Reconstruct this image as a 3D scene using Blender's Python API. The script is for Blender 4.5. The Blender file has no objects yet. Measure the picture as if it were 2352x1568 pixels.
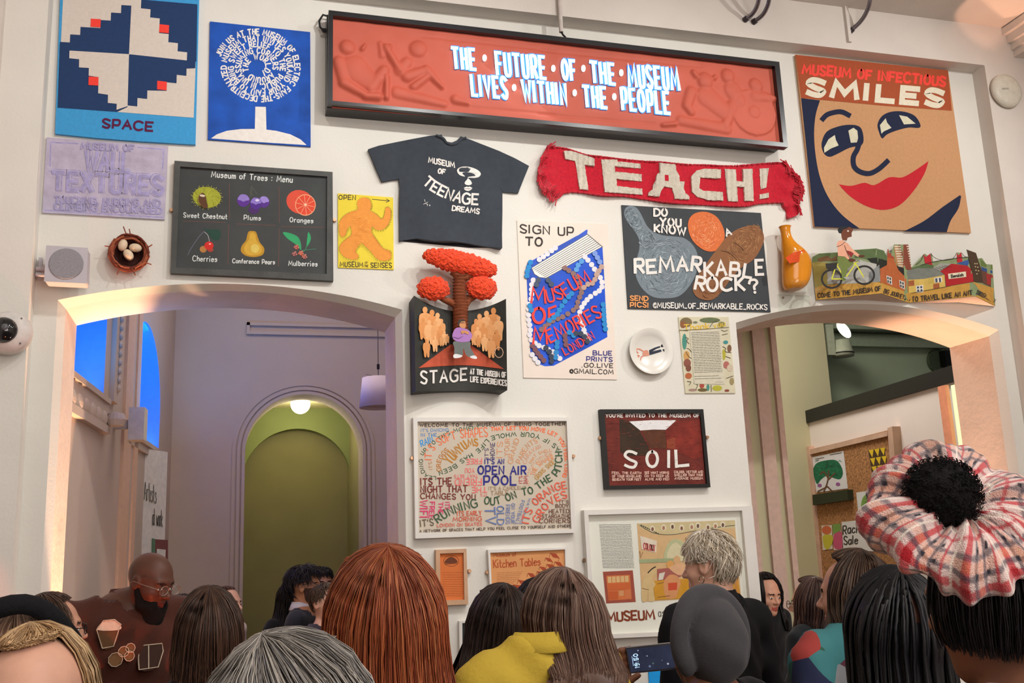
import bpy, math, random
import numpy as np
from mathutils import Vector, Matrix
from mathutils.geometry import tessellate_polygon
random.seed(7); rng=np.random.default_rng(7)
SC=bpy.context.scene; COL=SC.collection
# ------------------------------------------------------------ camera
FPX=2250.; CAMPOS=np.array([0.,-5.2,1.68])
_y,_p,_r=[math.radians(a) for a in (16.23,11.92,-2.29)]
FWD=np.array([math.sin(_y)*math.cos(_p),math.cos(_y)*math.cos(_p),math.sin(_p)])
_rt=np.array([math.cos(_y),-math.sin(_y),0.]); _up=np.cross(_rt,FWD)
RT=_rt*math.cos(_r)+_up*math.sin(_r); UP=-_rt*math.sin(_r)+_up*math.cos(_r)
cd=bpy.data.cameras.new('camera'); cam=bpy.data.objects.new('camera',cd); COL.objects.link(cam)
cd.sensor_width=36; cd.lens=FPX/2352*36; cd.clip_start=.05
cam.matrix_world=Matrix([[RT[0],UP[0],-FWD[0],CAMPOS[0]],[RT[1],UP[1],-FWD[1],CAMPOS[1]],[RT[2],UP[2],-FWD[2],CAMPOS[2]],[0,0,0,1]])
SC.camera=cam
def ray(x,y): return RT*(x-1176)/FPX+UP*(784-y)/FPX+FWD
def W(x,y,Y=0.):                       # point of the plane y=Y seen at photo pixel (x,y)
    d=ray(x,y); return CAMPOS+d*(Y-CAMPOS[1])/d[1]
def PL(x,y,P0,N):                      # the same on any plane
    d=ray(x,y); N=np.array(N,float); return CAMPOS+d*(((np.array(P0)-CAMPOS)@N)/(d@N))
def pix(P):
    v=np.array(P)-CAMPOS; return (1176+FPX*(v@RT)/(v@FWD),784-FPX*(v@UP)/(v@FWD))
# ------------------------------------------------------------ world, lights, exposure
w=bpy.data.worlds.new('world'); SC.world=w; w.use_nodes=True
w.node_tree.nodes['Background'].inputs[0].default_value=(.5,.45,.5,1); w.node_tree.nodes['Background'].inputs[1].default_value=.25
SC.view_settings.view_transform='Standard'; SC.view_settings.look='None'; SC.view_settings.gamma=1
SC.view_settings.use_curve_mapping=False; SC.view_settings.exposure=-.12
def lamp(kind,loc,energy,color,target=None,size=.1,sy=None,spot=60,blend=.5,name='light'):
    l=bpy.data.lights.new(name,kind); l.energy=energy; l.color=color
    o=bpy.data.objects.new(name,l); COL.objects.link(o); o.location=loc
    if kind=='AREA':
        l.size=size
        if sy: l.shape='RECTANGLE'; l.size_y=sy
    else: l.shadow_soft_size=size
    if kind=='SPOT': l.spot_size=math.radians(spot); l.spot_blend=blend
    if target is not None: o.rotation_euler=(Vector(target)-Vector(loc)).to_track_quat('-Z','Y').to_euler()
    return o
WARM=(1,.99,.95)
lamp('SPOT',(.1,-2.6,5.0),50,WARM,(-.75,0,3.9),.05,spot=85,blend=.9,name='track_spot_light')  # extra spot added to brighten the upper left of the wall
lamp('SPOT',(1.35,-2.5,5.0),125,WARM,(0.1,0,3.3),.05,spot=95,blend=.8,name='track_spot_light')
lamp('SPOT',(2.9,-2.6,5.0),125,WARM,(1.8,0,3.1),.05,spot=95,blend=.8,name='track_spot_light')
lamp('SPOT',(4.9,-2.6,5.0),185,WARM,(3.6,0,3.1),.05,spot=95,blend=.8,name='track_spot_light')
lamp('SPOT',(2.2,-3.0,5.0),120,WARM,(1.7,0,1.8),.05,spot=60,blend=.9,name='track_spot_light')
lamp('AREA',(1.6,-5.0,5.0),115,(1,.95,.91),(1.6,-4.4,0),3.0,4.0,name='hall_fill_light')  # broad unseen fill added for the hall's ambient level
lamp('AREA',(2.2,-7.4,2.9),150,(1,.94,.90),(2.2,-.5,5.0),3.5,2.5,name='hall_fill_light')  # unseen fill added behind the camera, aimed up at beam and ceiling
# orange uplights standing in the two arches, plus added cross spots on the jambs
lamp('SPOT',(-.5,.24,.12),800,(1,.55,.3),(-.72,.3,3.0),.02,spot=24,blend=.3,name='uplight_or_fill')
lamp('SPOT',(.7,.2,.9),28,(1,.62,.48),(-.82,.22,2.0),.05,spot=70,blend=.5,name='uplight_or_fill')  # added fill from the opposite side to brighten the left jamb
lamp('SPOT',(4.5,.3,.12),560,(1,.52,.3),(4.74,.36,3.0),.03,spot=26,blend=.8,name='uplight_or_fill')
lamp('SPOT',(3.2,.22,.9),40,(1,.66,.5),(4.84,.22,2.1),.05,spot=70,blend=.5,name='uplight_or_fill')  # unseen cross spot added so the right jamb is lit evenly
lamp('SPOT',(-.3,-1.5,.5),45,(1,.16,.06),(-.5,-.95,1.15),.03,spot=60,blend=.6,name='red_floor_light')
lamp('SPOT',(5.1,-.75,3.6),70,(1,.5,.32),(5.0,-.42,5.12),.02,spot=26,blend=.15,name='uplight_or_fill')
# rooms behind
lamp('AREA',(.6,2.4,4.9),46,(1,.84,.72),(.6,2.4,0),2.0,2.4,name='back_room_light')
lamp('AREA',(4.4,2.4,4.9),105,(1,.93,.84),(4.6,2.6,0),1.4,1.4,name='back_room_light')
# ------------------------------------------------------------ materials
_m={}
def lin(h):
    if isinstance(h,str):
        h=h.lstrip('#'); c=[int(h[i:i+2],16)/255 for i in (0,2,4)]
        return tuple(v/12.92 if v<=.04045 else ((v+.055)/1.055)**2.4 for v in c)
    return tuple(h)
def mat(h,rough=.75,var=.08,scale=25,bump=0.,metal=0.,emit=0.,spec=.3,sheen=0,bscale=None,name=None,alpha=None):
    key=(h,rough,var,scale,bump,metal,emit,spec,sheen,bscale)
    if key in _m: return _m[key]
    c=lin(h); m=bpy.data.materials.new(name or 'paint'); m.use_nodes=True; nt=m.node_tree; b=nt.nodes['Principled BSDF']
    b.inputs['Roughness'].default_value=rough; b.inputs['Metallic'].default_value=metal; b.inputs['Specular IOR Level'].default_value=spec
    tc=nt.nodes.new('ShaderNodeTexCoord')
    n=nt.nodes.new('ShaderNodeTexNoise'); n.inputs['Scale'].default_value=scale; n.inputs['Detail'].default_value=4
    nt.links.new(tc.outputs['Object'],n.inputs['Vector'])
    r=nt.nodes.new('ShaderNodeValToRGB'); r.color_ramp.elements[0].position=.3; r.color_ramp.elements[1].position=.7
    r.color_ramp.elements[0].color=tuple(v*(1-var) for v in c)+(1,); r.color_ramp.elements[1].color=tuple(min(1,v*(1+var)) for v in c)+(1,)
    nt.links.new(n.outputs['Fac'],r.inputs[0]); nt.links.new(r.outputs[0],b.inputs['Base Color'])
    if bump:
        n2=nt.nodes.new('ShaderNodeTexNoise'); n2.inputs['Scale'].default_value=bscale or scale*4; n2.inputs['Detail'].default_value=5
        nt.links.new(tc.outputs['Object'],n2.inputs['Vector'])
        bp=nt.nodes.new('ShaderNodeBump'); bp.inputs['Strength'].default_value=bump; bp.inputs['Distance'].default_value=.01
        nt.links.new(n2.outputs['Fac'],bp.inputs['Height']); nt.links.new(bp.outputs[0],b.inputs['Normal'])
    if emit: b.inputs['Emission Color'].default_value=c+(1,); b.inputs['Emission Strength'].default_value=emit
    if sheen: b.inputs['Sheen Weight'].default_value=sheen
    _m[key]=m; return m
def attr_mat(name,rough=.5,spec=.4,bump=0,bscale=300,sheen=0):      # colour stored per corner: printed cloth, dyed hair
    key=('attr',name,rough,spec,bump,bscale,sheen)
    if key in _m: return _m[key]
    m=bpy.data.materials.new(name); m.use_nodes=True; nt=m.node_tree; b=nt.nodes['Principled BSDF']
    a=nt.nodes.new('ShaderNodeAttribute'); a.attribute_name='Col'; nt.links.new(a.outputs['Color'],b.inputs['Base Color'])
    b.inputs['Roughness'].default_value=rough; b.inputs['Specular IOR Level'].default_value=spec; b.inputs['Sheen Weight'].default_value=sheen
    if bump:
        n2=nt.nodes.new('ShaderNodeTexNoise'); n2.inputs['Scale'].default_value=bscale; tc=nt.nodes.new('ShaderNodeTexCoord'); nt.links.new(tc.outputs['Object'],n2.inputs['Vector'])
        bp=nt.nodes.new('ShaderNodeBump'); bp.inputs['Strength'].default_value=bump; bp.inputs['Distance'].default_value=.01
        nt.links.new(n2.outputs['Fac'],bp.inputs['Height']); nt.links.new(bp.outputs[0],b.inputs['Normal'])
    _m[key]=m; return m
def glass_mat():
    if 'glass' in _m: return _m['glass']
    m=bpy.data.materials.new('clear_glazing'); m.use_nodes=True; nt=m.node_tree; nt.nodes.clear()
    o=nt.nodes.new('ShaderNodeOutputMaterial'); mx=nt.nodes.new('ShaderNodeMixShader'); t=nt.nodes.new('ShaderNodeBsdfTransparent'); g=nt.nodes.new('ShaderNodeBsdfGlossy')
    fr=nt.nodes.new('ShaderNodeMath'); lw=nt.nodes.new('ShaderNodeLayerWeight'); lw.inputs[0].default_value=.3; nt.links.new(lw.outputs['Facing'],fr.inputs[0]); fr.operation='MULTIPLY_ADD'; fr.inputs[1].default_value=.10; fr.inputs[2].default_value=.025; g.inputs['Roughness'].default_value=.04; t.inputs[0].default_value=(.98,.99,.98,1)
    nt.links.new(fr.outputs[0],mx.inputs[0]); nt.links.new(t.outputs[0],mx.inputs[1]); nt.links.new(g.outputs[0],mx.inputs[2]); nt.links.new(mx.outputs[0],o.inputs[0])
    _m['glass']=m; return m
# ------------------------------------------------------------ objects
def link(o,parent=None):
    COL.objects.link(o)
    if parent is not None: o.parent=parent
    return o
def thing(name,label,cat,loc=(0,0,0),rz=0,group=None):
    o=bpy.data.objects.new(name,None); link(o); o.location=loc; o.rotation_euler=(0,0,rz); o.empty_display_size=.05
    o['label']=label; o['category']=cat
    if group: o['group']=group
    bpy.context.view_layer.update() if False else None
    return o
def tag(o,label,cat,group=None):
    o['label']=label; o['category']=cat
    if group: o['group']=group
    return o
class MB:
    def __init__(s): s.v=[]; s.f=[]; s.m=[]; s.mats=[]
    def mi(s,m):
        if m not in s.mats: s.mats.append(m)
        return s.mats.index(m)
    def add(s,vs,fs,m):
        b=len(s.v); s.v+= [tuple(map(float,p)) for p in vs]; k=s.mi(m)
        for f in fs: s.f.append(tuple(b+i for i in f)); s.m.append(k)
    def box(s,a,b,m):
        x0,y0,z0=np.minimum(a,b); x1,y1,z1=np.maximum(a,b)
        s.add([(x0,y0,z0),(x1,y0,z0),(x1,y1,z0),(x0,y1,z0),(x0,y0,z1),(x1,y0,z1),(x1,y1,z1),(x0,y1,z1)],[(0,3,2,1),(4,5,6,7),(0,1,5,4),(1,2,6,5),(2,3,7,6),(3,0,4,7)],m)
    def prism(s,pts,y0,y1,m):          # outline of (x,z) points between two y planes (y0 nearer the camera)
        n=len(pts); A=[(p[0],y0,p[-1]) for p in pts]; B=[(p[0],y1,p[-1]) for p in pts]
        s.sheet3(A,m); s.sheet3(B[::-1],m)
        s.add(A+B,[(i,(i+1)%n,n+(i+1)%n,n+i) for i in range(n)],m)
    def slab(s,P,off,m):               # any planar 3d outline pushed along a vector
        P=[np.array(p,float) for p in P]; Q=[p+np.array(off) for p in P]; n=len(P)
        s.sheet3(P,m); s.sheet3(Q[::-1],m); s.add(P+Q,[(i,n+i,n+(i+1)%n,(i+1)%n) for i in range(n)],m)
    def sheet3(s,P,m):
        vs=[Vector(p) for p in P]
        s.add(P,[tuple(t) for t in tessellate_polygon([vs])],m)
    def tube(s,path,r,m,n=8,cap=True,closed=False):
        P=[np.array(p,float) for p in path]; k=len(P); R=r if hasattr(r,'__len__') else [r]*k
        vs=[];up=np.array([.12,.21,1.])
        for i,p in enumerate(P):
            t=(P[(i+1)%k] if (closed or i<k-1) else p)-(P[i-1] if (closed or i>0) else p); t=t/(np.linalg.norm(t)+1e-9)
            a=np.cross(t,up); a/=np.linalg.norm(a)+1e-9; b=np.cross(a,t)
            for j in range(n):
                an=2*math.pi*j/n; vs.append(p+R[i]*(a*math.cos(an)+b*math.sin(an)))
        fs=[(i*n+j,i*n+(j+1)%n,((i+1)%k)*n+(j+1)%n,((i+1)%k)*n+j) for i in range(k if closed else k-1) for j in range(n)]
        if cap and not closed: fs+=[tuple(range(n))[::-1],tuple((k-1)*n+j for j in range(n))]
        s.add(vs,fs,m)
    def lathe(s,prof,c,m,n=32,axis='z',M=None):
        vs=[]
        for r,h in prof:
            for j in range(n):
                a=2*math.pi*j/n; q=(r*math.cos(a),r*math.sin(a),h)
                if axis=='y': q=(r*math.cos(a),h,r*math.sin(a))
                if M is not None: q=M@Vector(q)
                vs.append(np.array(q)+np.array(c))
        k=len(prof); s.add(vs,[(i*n+j,i*n+(j+1)%n,(i+1)*n+(j+1)%n,(i+1)*n+j) for i in range(k-1) for j in range(n)],m)
    def ell(s,c,r,m,nu=16,nv=10,M=None):
        vs=[]
        for i in range(nv+1):
            t=math.pi*i/nv
            for j in range(nu):
                a=2*math.pi*j/nu; q=np.array([r[0]*math.sin(t)*math.cos(a),r[1]*math.sin(t)*math.sin(a),r[2]*math.cos(t)])
                if M is not None: q=M@q
                vs.append(q+np.array(c))
        s.add(vs,[(i*nu+j,(i+1)*nu+j,(i+1)*nu+(j+1)%nu,i*nu+(j+1)%nu) for i in range(nv) for j in range(nu)],m)
    def build(s,name,parent=None,smooth=False,off=None):
        me=bpy.data.meshes.new(name); v=np.array(s.v,dtype=float).reshape(-1,3)
        if parent is not None and off is None: off=np.array(parent.get('_o',(0,0,0)))
        if off is not None: v=v-np.array(off)
        me.from_pydata(v.tolist(),[],s.f)
        for m in s.mats: me.materials.append(m)
        me.polygons.foreach_set('material_index',s.m)
        if smooth: me.polygons.foreach_set('use_smooth',[True]*len(me.polygons))
        me.update(); o=bpy.data.objects.new(name,me); link(o,parent); return o
def struct(o): o['kind']='structure'; return o
# ------------------------------------------------------------ shell
PLASTER=mat('#dedbd3',.85,.03,3,.12,bscale=60,name='white_plaster')
PLASTER2=mat('#d6cec6',.85,.04,3,.15,bscale=60,name='hall_plaster')
def arc(x0,x1,z,apex,n=28):
    h=apex-z; a=(x1-x0)/2; R=(a*a+h*h)/(2*h); cx=(x0+x1)/2; cz=apex-R; t=math.asin(a/R)
    return [(cx+R*math.sin(-t+2*t*i/n),cz+R*math.cos(-t+2*t*i/n)) for i in range(n+1)]
TH=.44
OP=[(-.853,.891,2.99,3.105),(2.934,4.869,2.968,3.115)]
def outline(ins):
    pts=[(-1.35,0)]
    for x0,x1,z,ap in OP:
        pts+=[(x0+ins,0)]+arc(x0+ins,x1-ins,z-ins,ap-ins*.8)+[(x1-ins,0)]
    return pts+[(5.6,0),(5.6,5.6),(-1.35,5.6)]
mb=MB(); F=[(x,0,z) for x,z in outline(0)]; G=[(x,.06,z) for x,z in outline(.03)]; H=[(x,TH,z) for x,z in outline(.03)]
mb.sheet3(F,PLASTER); mb.sheet3(H,PLASTER2); n=len(F)
mb.add(F+G,[(i,i+1,n+i+1,n+i) for i in range(1,n-4) if not (abs(F[i][2])<1e-6 and abs(F[i+1][2])<1e-6)],PLASTER)
JAMB=mat('#e2d2c6',.9,.05,6,.3,bscale=22,name='jamb_plaster')
mb.add(G+H,[(i,i+1,n+i+1,n+i) for i in range(1,n-4) if not (abs(F[i][2])<1e-6 and abs(F[i+1][2])<1e-6)],JAMB)
struct(mb.build('wall_front'))
def sbox(name,a,b,m): q=MB(); q.box(a,b,m); return struct(q.build(name))
sbox('trim_1',(-.96,-.12,0),(-1.16,0,4.82),PLASTER)              # left pilaster
sbox('trim_2',(-1.16,-.17,0),(-1.35,0,5.12),PLASTER2)
sbox('trim_3',(4.96,-.12,0),(5.6,0,4.82),PLASTER2)               # right pilaster
CEILZ=5.127
sbox('trim_4',(-1.35,-.12,4.82),(5.6,0,CEILZ),PLASTER2)           # beam over the display wall
sbox('ceiling',(-1.45,-9,CEILZ),(5.7,.1,CEILZ+.1),PLASTER2)
sbox('wall_left',(-1.45,-9,0),(-1.35,0,CEILZ),PLASTER2)
sbox('wall_right',(5.45,-9,0),(5.6,-.12,CEILZ),PLASTER2)
sbox('wall_back',(-1.45,-9.1,0),(5.7,-9,CEILZ),PLASTER2)
FLOORM=mat('#6b4a33',.45,.2,4,name='dark_oak_boards')
sbox('floor',(-3.2,-9.1,-.06),(9,8.2,0),FLOORM)
# ------------------------------------------------------------ room behind the left arch
LILAC=mat('#c0afa2',.9,.04,2,.1,bscale=50,name='lilac_grey_plaster')
OLIVE=mat('#968f66',.85,.06,3,.1,bscale=60,name='olive_green_paint'); SAGE=mat('#8c9663',.85,.05,3,name='sage_green_paint')
YB=4.6
cL=W(560,1200,YB)[0]; cR=W(834,1200,YB)[0]; apz=W(692,906,YB)[2]; rr=(cR-cL)/2
def roundarch(x0,x1,ap,n=28):
    r=(x1-x0)/2; c=(x0+x1)/2
    return [(x0,0)]+[(c-r*math.cos(math.pi*i/n),ap-r+r*math.sin(math.pi*i/n)) for i in range(n+1)]+[(x1,0)]
XL=-1.15; XR=2.35; BLUE_E=(20,30)
q=MB(); o=[(XL-.2,0)]+roundarch(cL,cR,apz)+[(XR,0),(XR,5.2),(XL-.2,5.2)]; q.prism(o,YB,YB+.35,LILAC); struct(q.build('wall_back_room'))
q=MB()                                                             # moulded architrave of the round arch
for e,d in ((.0,.03),(.045,.02),(.09,.012)):
    a=roundarch(cL-e-.03,cR+e+.03,apz+e+.03); b=roundarch(cL-e,cR+e,apz+e); m_=len(a)
    A=[(x,YB-d,z) for x,z in a]; B=[(x,YB-d,z) for x,z in b]; Cc=[(x,YB,z) for x,z in a]
    q.add(A+B,[(i,i+1,m_+i+1,m_+i) for i in range(m_-1)],LILAC); q.add(A+Cc,[(i,i+1,m_+i+1,m_+i) for i in range(m_-1)],LILAC)
    q.add(B+[(x,YB,z) for x,z in b],[(i,i+1,m_+i+1,m_+i) for i in range(m_-1)],LILAC)
struct(q.build('trim_5',smooth=False))
# lobby behind: olive niche
q=MB(); q.box((cL-.02,YB+.35,0),(cL-.3,YB+1.6,apz+.7),OLIVE); q.box((cR+.02,YB+.35,0),(cR+.3,YB+1.6,apz+.7),OLIVE)
NP=YB+1.3; nx0=W(553,1200,NP)[0]; nx1=W(808,1200,NP)[0]; nap=W(690,984,NP)[2]
o=[(nx0-.3,0)]+roundarch(nx0,nx1,nap)+[(cR+.3,0),(cR+.3,apz+.7),(nx0-.3,apz+.7)]; q.prism(o,NP,NP+.1,SAGE)
q.box((nx0-.3,NP+.22,0),(cR+.3,NP+.3,apz+.7),OLIVE)
zcl=W(692,937,NP)[2]; q.box((nx0-.3,YB+.35,zcl),(cR+.3,NP+.3,zcl+.1),mat('#d8cfa2',.8,name='cream_paint')); struct(q.build('wall_lobby'))
gp=W(690,928,YB+.45); t=thing('globe_lamp','lit white globe lamp under the green arch ceiling','lamp',gp); t['_o']=tuple(gp)
q=MB(); q.ell(gp,(.1,.1,.1),mat('#fff6d0',.5,0,emit=6,name='lit_opal_glass'),24,16); q.build('glass_shade',t,True)
q=MB(); q.lathe([(.0,zcl-gp[2]),(.045,zcl-gp[2]),(.045,.095),(.04,.09)],gp,mat('#e8e0c8')); q.build('ceiling_rose',t,True)
lamp('POINT',tuple(gp+np.array([0,.25,-.16])),11,(1,.93,.6),size=.08,name='globe_light')
# ceiling, moulding panel, side walls
sbox('ceiling_back_room',(XL-.6,TH,5.2),(XR,YB+.4,5.3),LILAC)
sbox('wall_divider',(XR-.3,TH,0),(XR,YB+1.8,5.2),LILAC)
q=MB(); p0=W(567,741,YB); p1=W(902,768,YB); p2=W(567,760,YB)
zt=p0[2]; zb=p2[2]; x1_=p1[0]
for a,b in (((p0[0],zt),(x1_+.4,zt-.03)),((p0[0],zb),(x1_+.4,zb-.035)),((p0[0],zt),(p0[0]+.03,zb))):
    q.box((a[0],YB-.03,a[1]),(b[0],YB,b[1]),LILAC)
struct(q.build('trim_6'))
# left side wall (a few degrees off square), with two tall blue-lit recesses
SD=np.array([W(398,900,YB)[0]+.87,YB-TH,0]); SLEN=np.linalg.norm(SD); SD/=SLEN; SN=np.array([SD[1],-SD[0],0]); SO=np.array([-.87,TH,0])
def SWp(px,py):
    p=PL(px,py,SO,SN)-SO; return float(p@SD),float(p[2])
def SB(q,name,tagf=None,smooth=False):                               # local (out,along,up) -> world
    q.v=[tuple(SO+SN*v[0]+SD*v[1]+np.array([0,0,v[2]])) for v in q.v]; return q.build(name,smooth=smooth)
def SWd(o_,s_,z_): return tuple(SO+SN*o_+SD*s_+np.array([0,0,z_]))
NB=mat('#5a86e6',.7,.03,name='white_recess_blue_light_tint')  # white recess; part of the blue light on it is put into the colour
ys=[SWp(x,900)[0] for x in (186,238,309,369)]
z1b=SWp(210,890)[1]; z2b=SWp(345,1022)[1]; z2t=SWp(335,736)[1]
Y0a,Y0b=.06,ys[1]; Y1a,Y1b=ys[2]-.25,ys[3]
def niche_pts(a,b,zb,zt,n=24):
    r=(b-a)/2; h=min(.8,zt-zb-.3); return [(b,zb)]+[(a+r+r*math.cos(math.pi*i/n),zt-h+h*math.sin(math.pi*i/n)) for i in range(n+1)]+[(a,zb)]
n1=niche_pts(Y0a,Y0b,z1b,5.0); n2=niche_pts(Y1a,Y1b,z2b,z2t)
def yz(P,x): return [(x,p[0],p[1]) for p in P]
mid=(Y0b+Y1a)/2; q=MB()
q.sheet3(yz([(0,0),(mid,0),(mid,z1b),(0,z1b)],0),LILAC)
q.sheet3(yz([(0,z1b),(Y0a,z1b)]+n1[::-1][1:-1]+[(Y0b,z1b),(mid,z1b),(mid,5.2),(0,5.2)],0),LILAC)
q.sheet3(yz([(mid,0),(SLEN,0),(SLEN,z2b),(mid,z2b)],0),LILAC)
q.sheet3(yz([(mid,z2b),(Y1a,z2b)]+n2[::-1][1:-1]+[(Y1b,z2b),(SLEN,z2b),(SLEN,5.2),(mid,5.2)],0),LILAC)
struct(SB(q,'wall_left_back_room'))
for k_,(P,a,b,zb,zt) in enumerate(((n1,Y0a,Y0b,z1b,5.0),(n2,Y1a,Y1b,z2b,z2t))):
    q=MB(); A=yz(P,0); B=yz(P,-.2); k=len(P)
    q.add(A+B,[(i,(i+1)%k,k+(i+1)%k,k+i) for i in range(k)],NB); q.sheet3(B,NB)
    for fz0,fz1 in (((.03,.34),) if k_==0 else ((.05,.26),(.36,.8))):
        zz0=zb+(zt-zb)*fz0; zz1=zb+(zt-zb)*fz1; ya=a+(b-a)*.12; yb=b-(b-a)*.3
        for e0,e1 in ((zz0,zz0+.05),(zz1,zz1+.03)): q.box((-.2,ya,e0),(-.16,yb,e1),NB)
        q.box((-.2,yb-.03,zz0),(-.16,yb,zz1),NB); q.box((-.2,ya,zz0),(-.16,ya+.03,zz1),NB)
    struct(SB(q,'window_%d'%(k_+1)))
    q=MB(); q.box((-.15,a+.03,zb+.01),(-.02,b-.04,zb+.035),mat('#a8f0ff',.5,0,emit=4,name='cyan_light_strip'))
    tag(SB(q,'light_bar'),'glowing cyan light bar at the foot of the '+('short left' if k_==0 else 'tall arched')+' blue recess','light')
    ym=(a+b)/2
    lamp('AREA',SWd(-.08,ym,zb+.06),BLUE_E[k_],(.01,.33,1),SWd(-.17,ym,zb+2),.1,(b-a)*.8,name='blue_recess_light')
    lamp('AREA',SWd(-.02,ym,(zb+zt)/2),BLUE_E[k_]*.3,(.01,.32,1),SWd(-.3,ym,(zb+zt)/2),.3,1.2,name='blue_recess_light')
    q=MB(); q.box((-.02,a-.02,zb-.04),(.035,b+.08,zb-.005),LILAC); q.box((-.02,a-.02,zb-.10),(.02,b+.04,zb-.04),LILAC)
    struct(SB(q,'trim_%d'%(7+k_)))
q=MB(); z_a=z1b-.10; z_b=SWp(225,972)[1]
q.box((0,0,z_b),(.025,Y0b+.02,z_a),LILAC); q.box((0,0,z_b-.05),(.04,Y0b+.05,z_b),LILAC)
for i in range(6):
    yy=Y0b*(i+.5)/6; q.ell((.025,yy,z_a-.05),(.02,Y0b/16,.05),LILAC,10,8)
q.lathe([(.0,-.05),(.05,-.04),(.065,0),(.05,.04),(0,.05)],(.07,Y0b+.06,z_a-.04),LILAC,16)
struct(SB(q,'trim_9'))
q=MB(); yy=SWp(262,800)[0]
q.box((0,yy-.09,z1b),(.03,yy+.06,5.2),LILAC)
for i in range(34): q.ell((.035,yy+.03,z1b+.1+i*.06),(.016,.03,.024),LILAC,8,6)
struct(SB(q,'trim_10'))
ORG=mat('#d6b49c',.8,.05,name='warm_grey_plaster')
q=MB(); yy=SWp(286,830)[0]; s2_,s3_,s4_=[SWp(x,830)[0] for x in (303,311,319)]; q.box((0,yy,0),(.02,s2_,5.2),ORG); q.box((0,s2_,0),(.008,s3_,5.2),LILAC); q.box((0,s3_,0),(.02,s4_,5.2),ORG); struct(SB(q,'trim_11'))
lamp('SPOT',SWd(.22,yy-.12,.1),70,(1,.5,.26),SWd(.05,yy+.1,3),.03,spot=44,name='uplight_or_fill')
p_=PL(306,975,SO+SN*.12,SN)-SO; s_,z_=float(p_@SD),float(p_[2]); q=MB(); q.box((.1,s_-.07,z_-.11),(.2,s_+.07,z_+.11),mat('#c9c0b8',.5)); q.box((.0,s_-.02,z_-.03),(.1,s_+.02,z_+.03),mat('#a9a098',.5)); tag(SB(q,'wall_speaker'),'small grey box speaker on the orange-lit pilaster beside the blue arch','speaker')
# white partition panel lettered "Artists at work"
YP=YB-1.1; pa=W(322,1030,YP); 
NP_=(1,-.62,0); P0=W(328,1035,YP-.4)
def PW(px,py,d=0): 
    n_=np.array([1,-.62,0])/math.hypot(1,.62); return PL(px,py,P0+n_*d,n_)
t=thing('partition_panel','white free-standing partition lettered Artists at work','partition',(P0[0],P0[1],0)); t['_o']=(P0[0],P0[1],0)
tl=PW(329,1030); tr=PW(384,1075); bl=tl.copy(); bl[2]=0; br=tr.copy(); br[2]=0; tr[2]=tl[2]
q=MB(); n_=np.array([1,-.62,0])/math.hypot(1,.62); q.slab([bl,br,tr,tl],-n_*.12,mat('#d9d6cd',.8)); q.build('panel',t)
q=MB(); BR=mat('#7a4a46',.7); q.slab([PW(354,1238,.004),PW(383,1240,.004),PW(383,1420,.004),PW(352,1420,.004)],n_*.012,BR); q.slab([PW(349,1236,.003),PW(355,1238,.003),PW(352,1420,.003),PW(346,1420,.003)],n_*.012,mat('#5f8068',.7)); q.slab([PW(360,1260,.02),PW(380,1262,.02),PW(378,1300,.02),PW(359,1300,.02)],n_*.003,mat('#d8d5cc',.8)); q.build('notice',t)
ARTW=(t,PW)
# pendant with drum shade
YD=2.6; pc=W(869,868,YD); t=thing('pendant_lamp','white drum-shaded pendant lamp hanging inside the left arch','lamp',pc); t['_o']=tuple(pc)
q=MB(); r1=.13; r2=.155; hh=W(869,868,YD)[2]-W(869,936,YD)[2]
q.lathe([(r1-.01,0),(r1,0),(r2,-hh),(r2-.01,-hh),(r1-.01,0)],pc,mat('#e3d3da',.8,.02,name='shade_cloth'),40); q.lathe([(0,-hh+.02),(r2-.012,-hh+.02)],pc,mat('#cbbdc2',.8)); q.build('lamp_shade',t,True)
q=MB(); top=W(873,776,YD); q.tube([pc+np.array([0,0,-.02]),pc+np.array([0,0,.1]),(pc[0],pc[1],5.2)],.004,mat('#6a6266')); q.build('cord',t)
q=MB(); cc=W(874,842,YD); q.tube([(pc[0],pc[1],cc[2]+.02),(pc[0],pc[1],cc[2]-.02)],.012,mat('#1c1418')); q.tube([(pc[0]-.1,pc[1],pc[2]+.03),(pc[0],pc[1],pc[2]+.01),(pc[0],pc[1],pc[2]+.07)],.003,mat('#8a8086')); q.build('connector',t)
# ------------------------------------------------------------ room behind the right arch
GREEN=mat('#aebfa2',.85,.05,3,name='dark_green_paint'); BEIGEG=mat('#bdb795',.85,.03,2,name='pale_green_plaster')
GTRIM=mat('#98a68e',.8,name='grey_green_paint'); WHITE=mat('#e6dcd6',.85,.02,2,name='white_partition')
YG=4.3
q=MB(); x0=W(1849,800,YG)[0]; q.box((x0-.02,YG,0),(9,YG+.1,5.2),GREEN); q.box((x0-1.5,YG-.4,0),(x0-.0,YG+.1,5.2),BEIGEG); struct(q.build('wall_back_green_room'))
sbox('ceiling_green_room',(XR,TH,5.2),(9,YG+.1,5.3),GTRIM)
zt=W(2000,752,YG-.5)[2]; zz=W(2000,786,YG-.3)[2]; q=MB(); q.box((x0,YG-.1,zz),(9,YG,zz+.13),GTRIM); q.box((x0,YG-.22,zz+.17),(9,YG,zz+.32),GTRIM); struct(q.build('trim_12'))
q=MB(); yj=1.15                                                   # fluted pier seen through the arch
PK=mat('#c9ada0',.85,name='pinkish_plaster')
e=[W(x,900,yj)[0] for x in (1690,1716,1740,1768,1786,1798)]
for i in range(5): q.box((e[i],yj+(0,.03,0,.05,.02)[i],0),(e[i+1],yj+.2,5.2),PK if i%2==0 else BEIGEG)
q.box((XR,yj+.02,0),(e[0],yj+.25,5.2),PK); struct(q.build('trim_13'))
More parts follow.
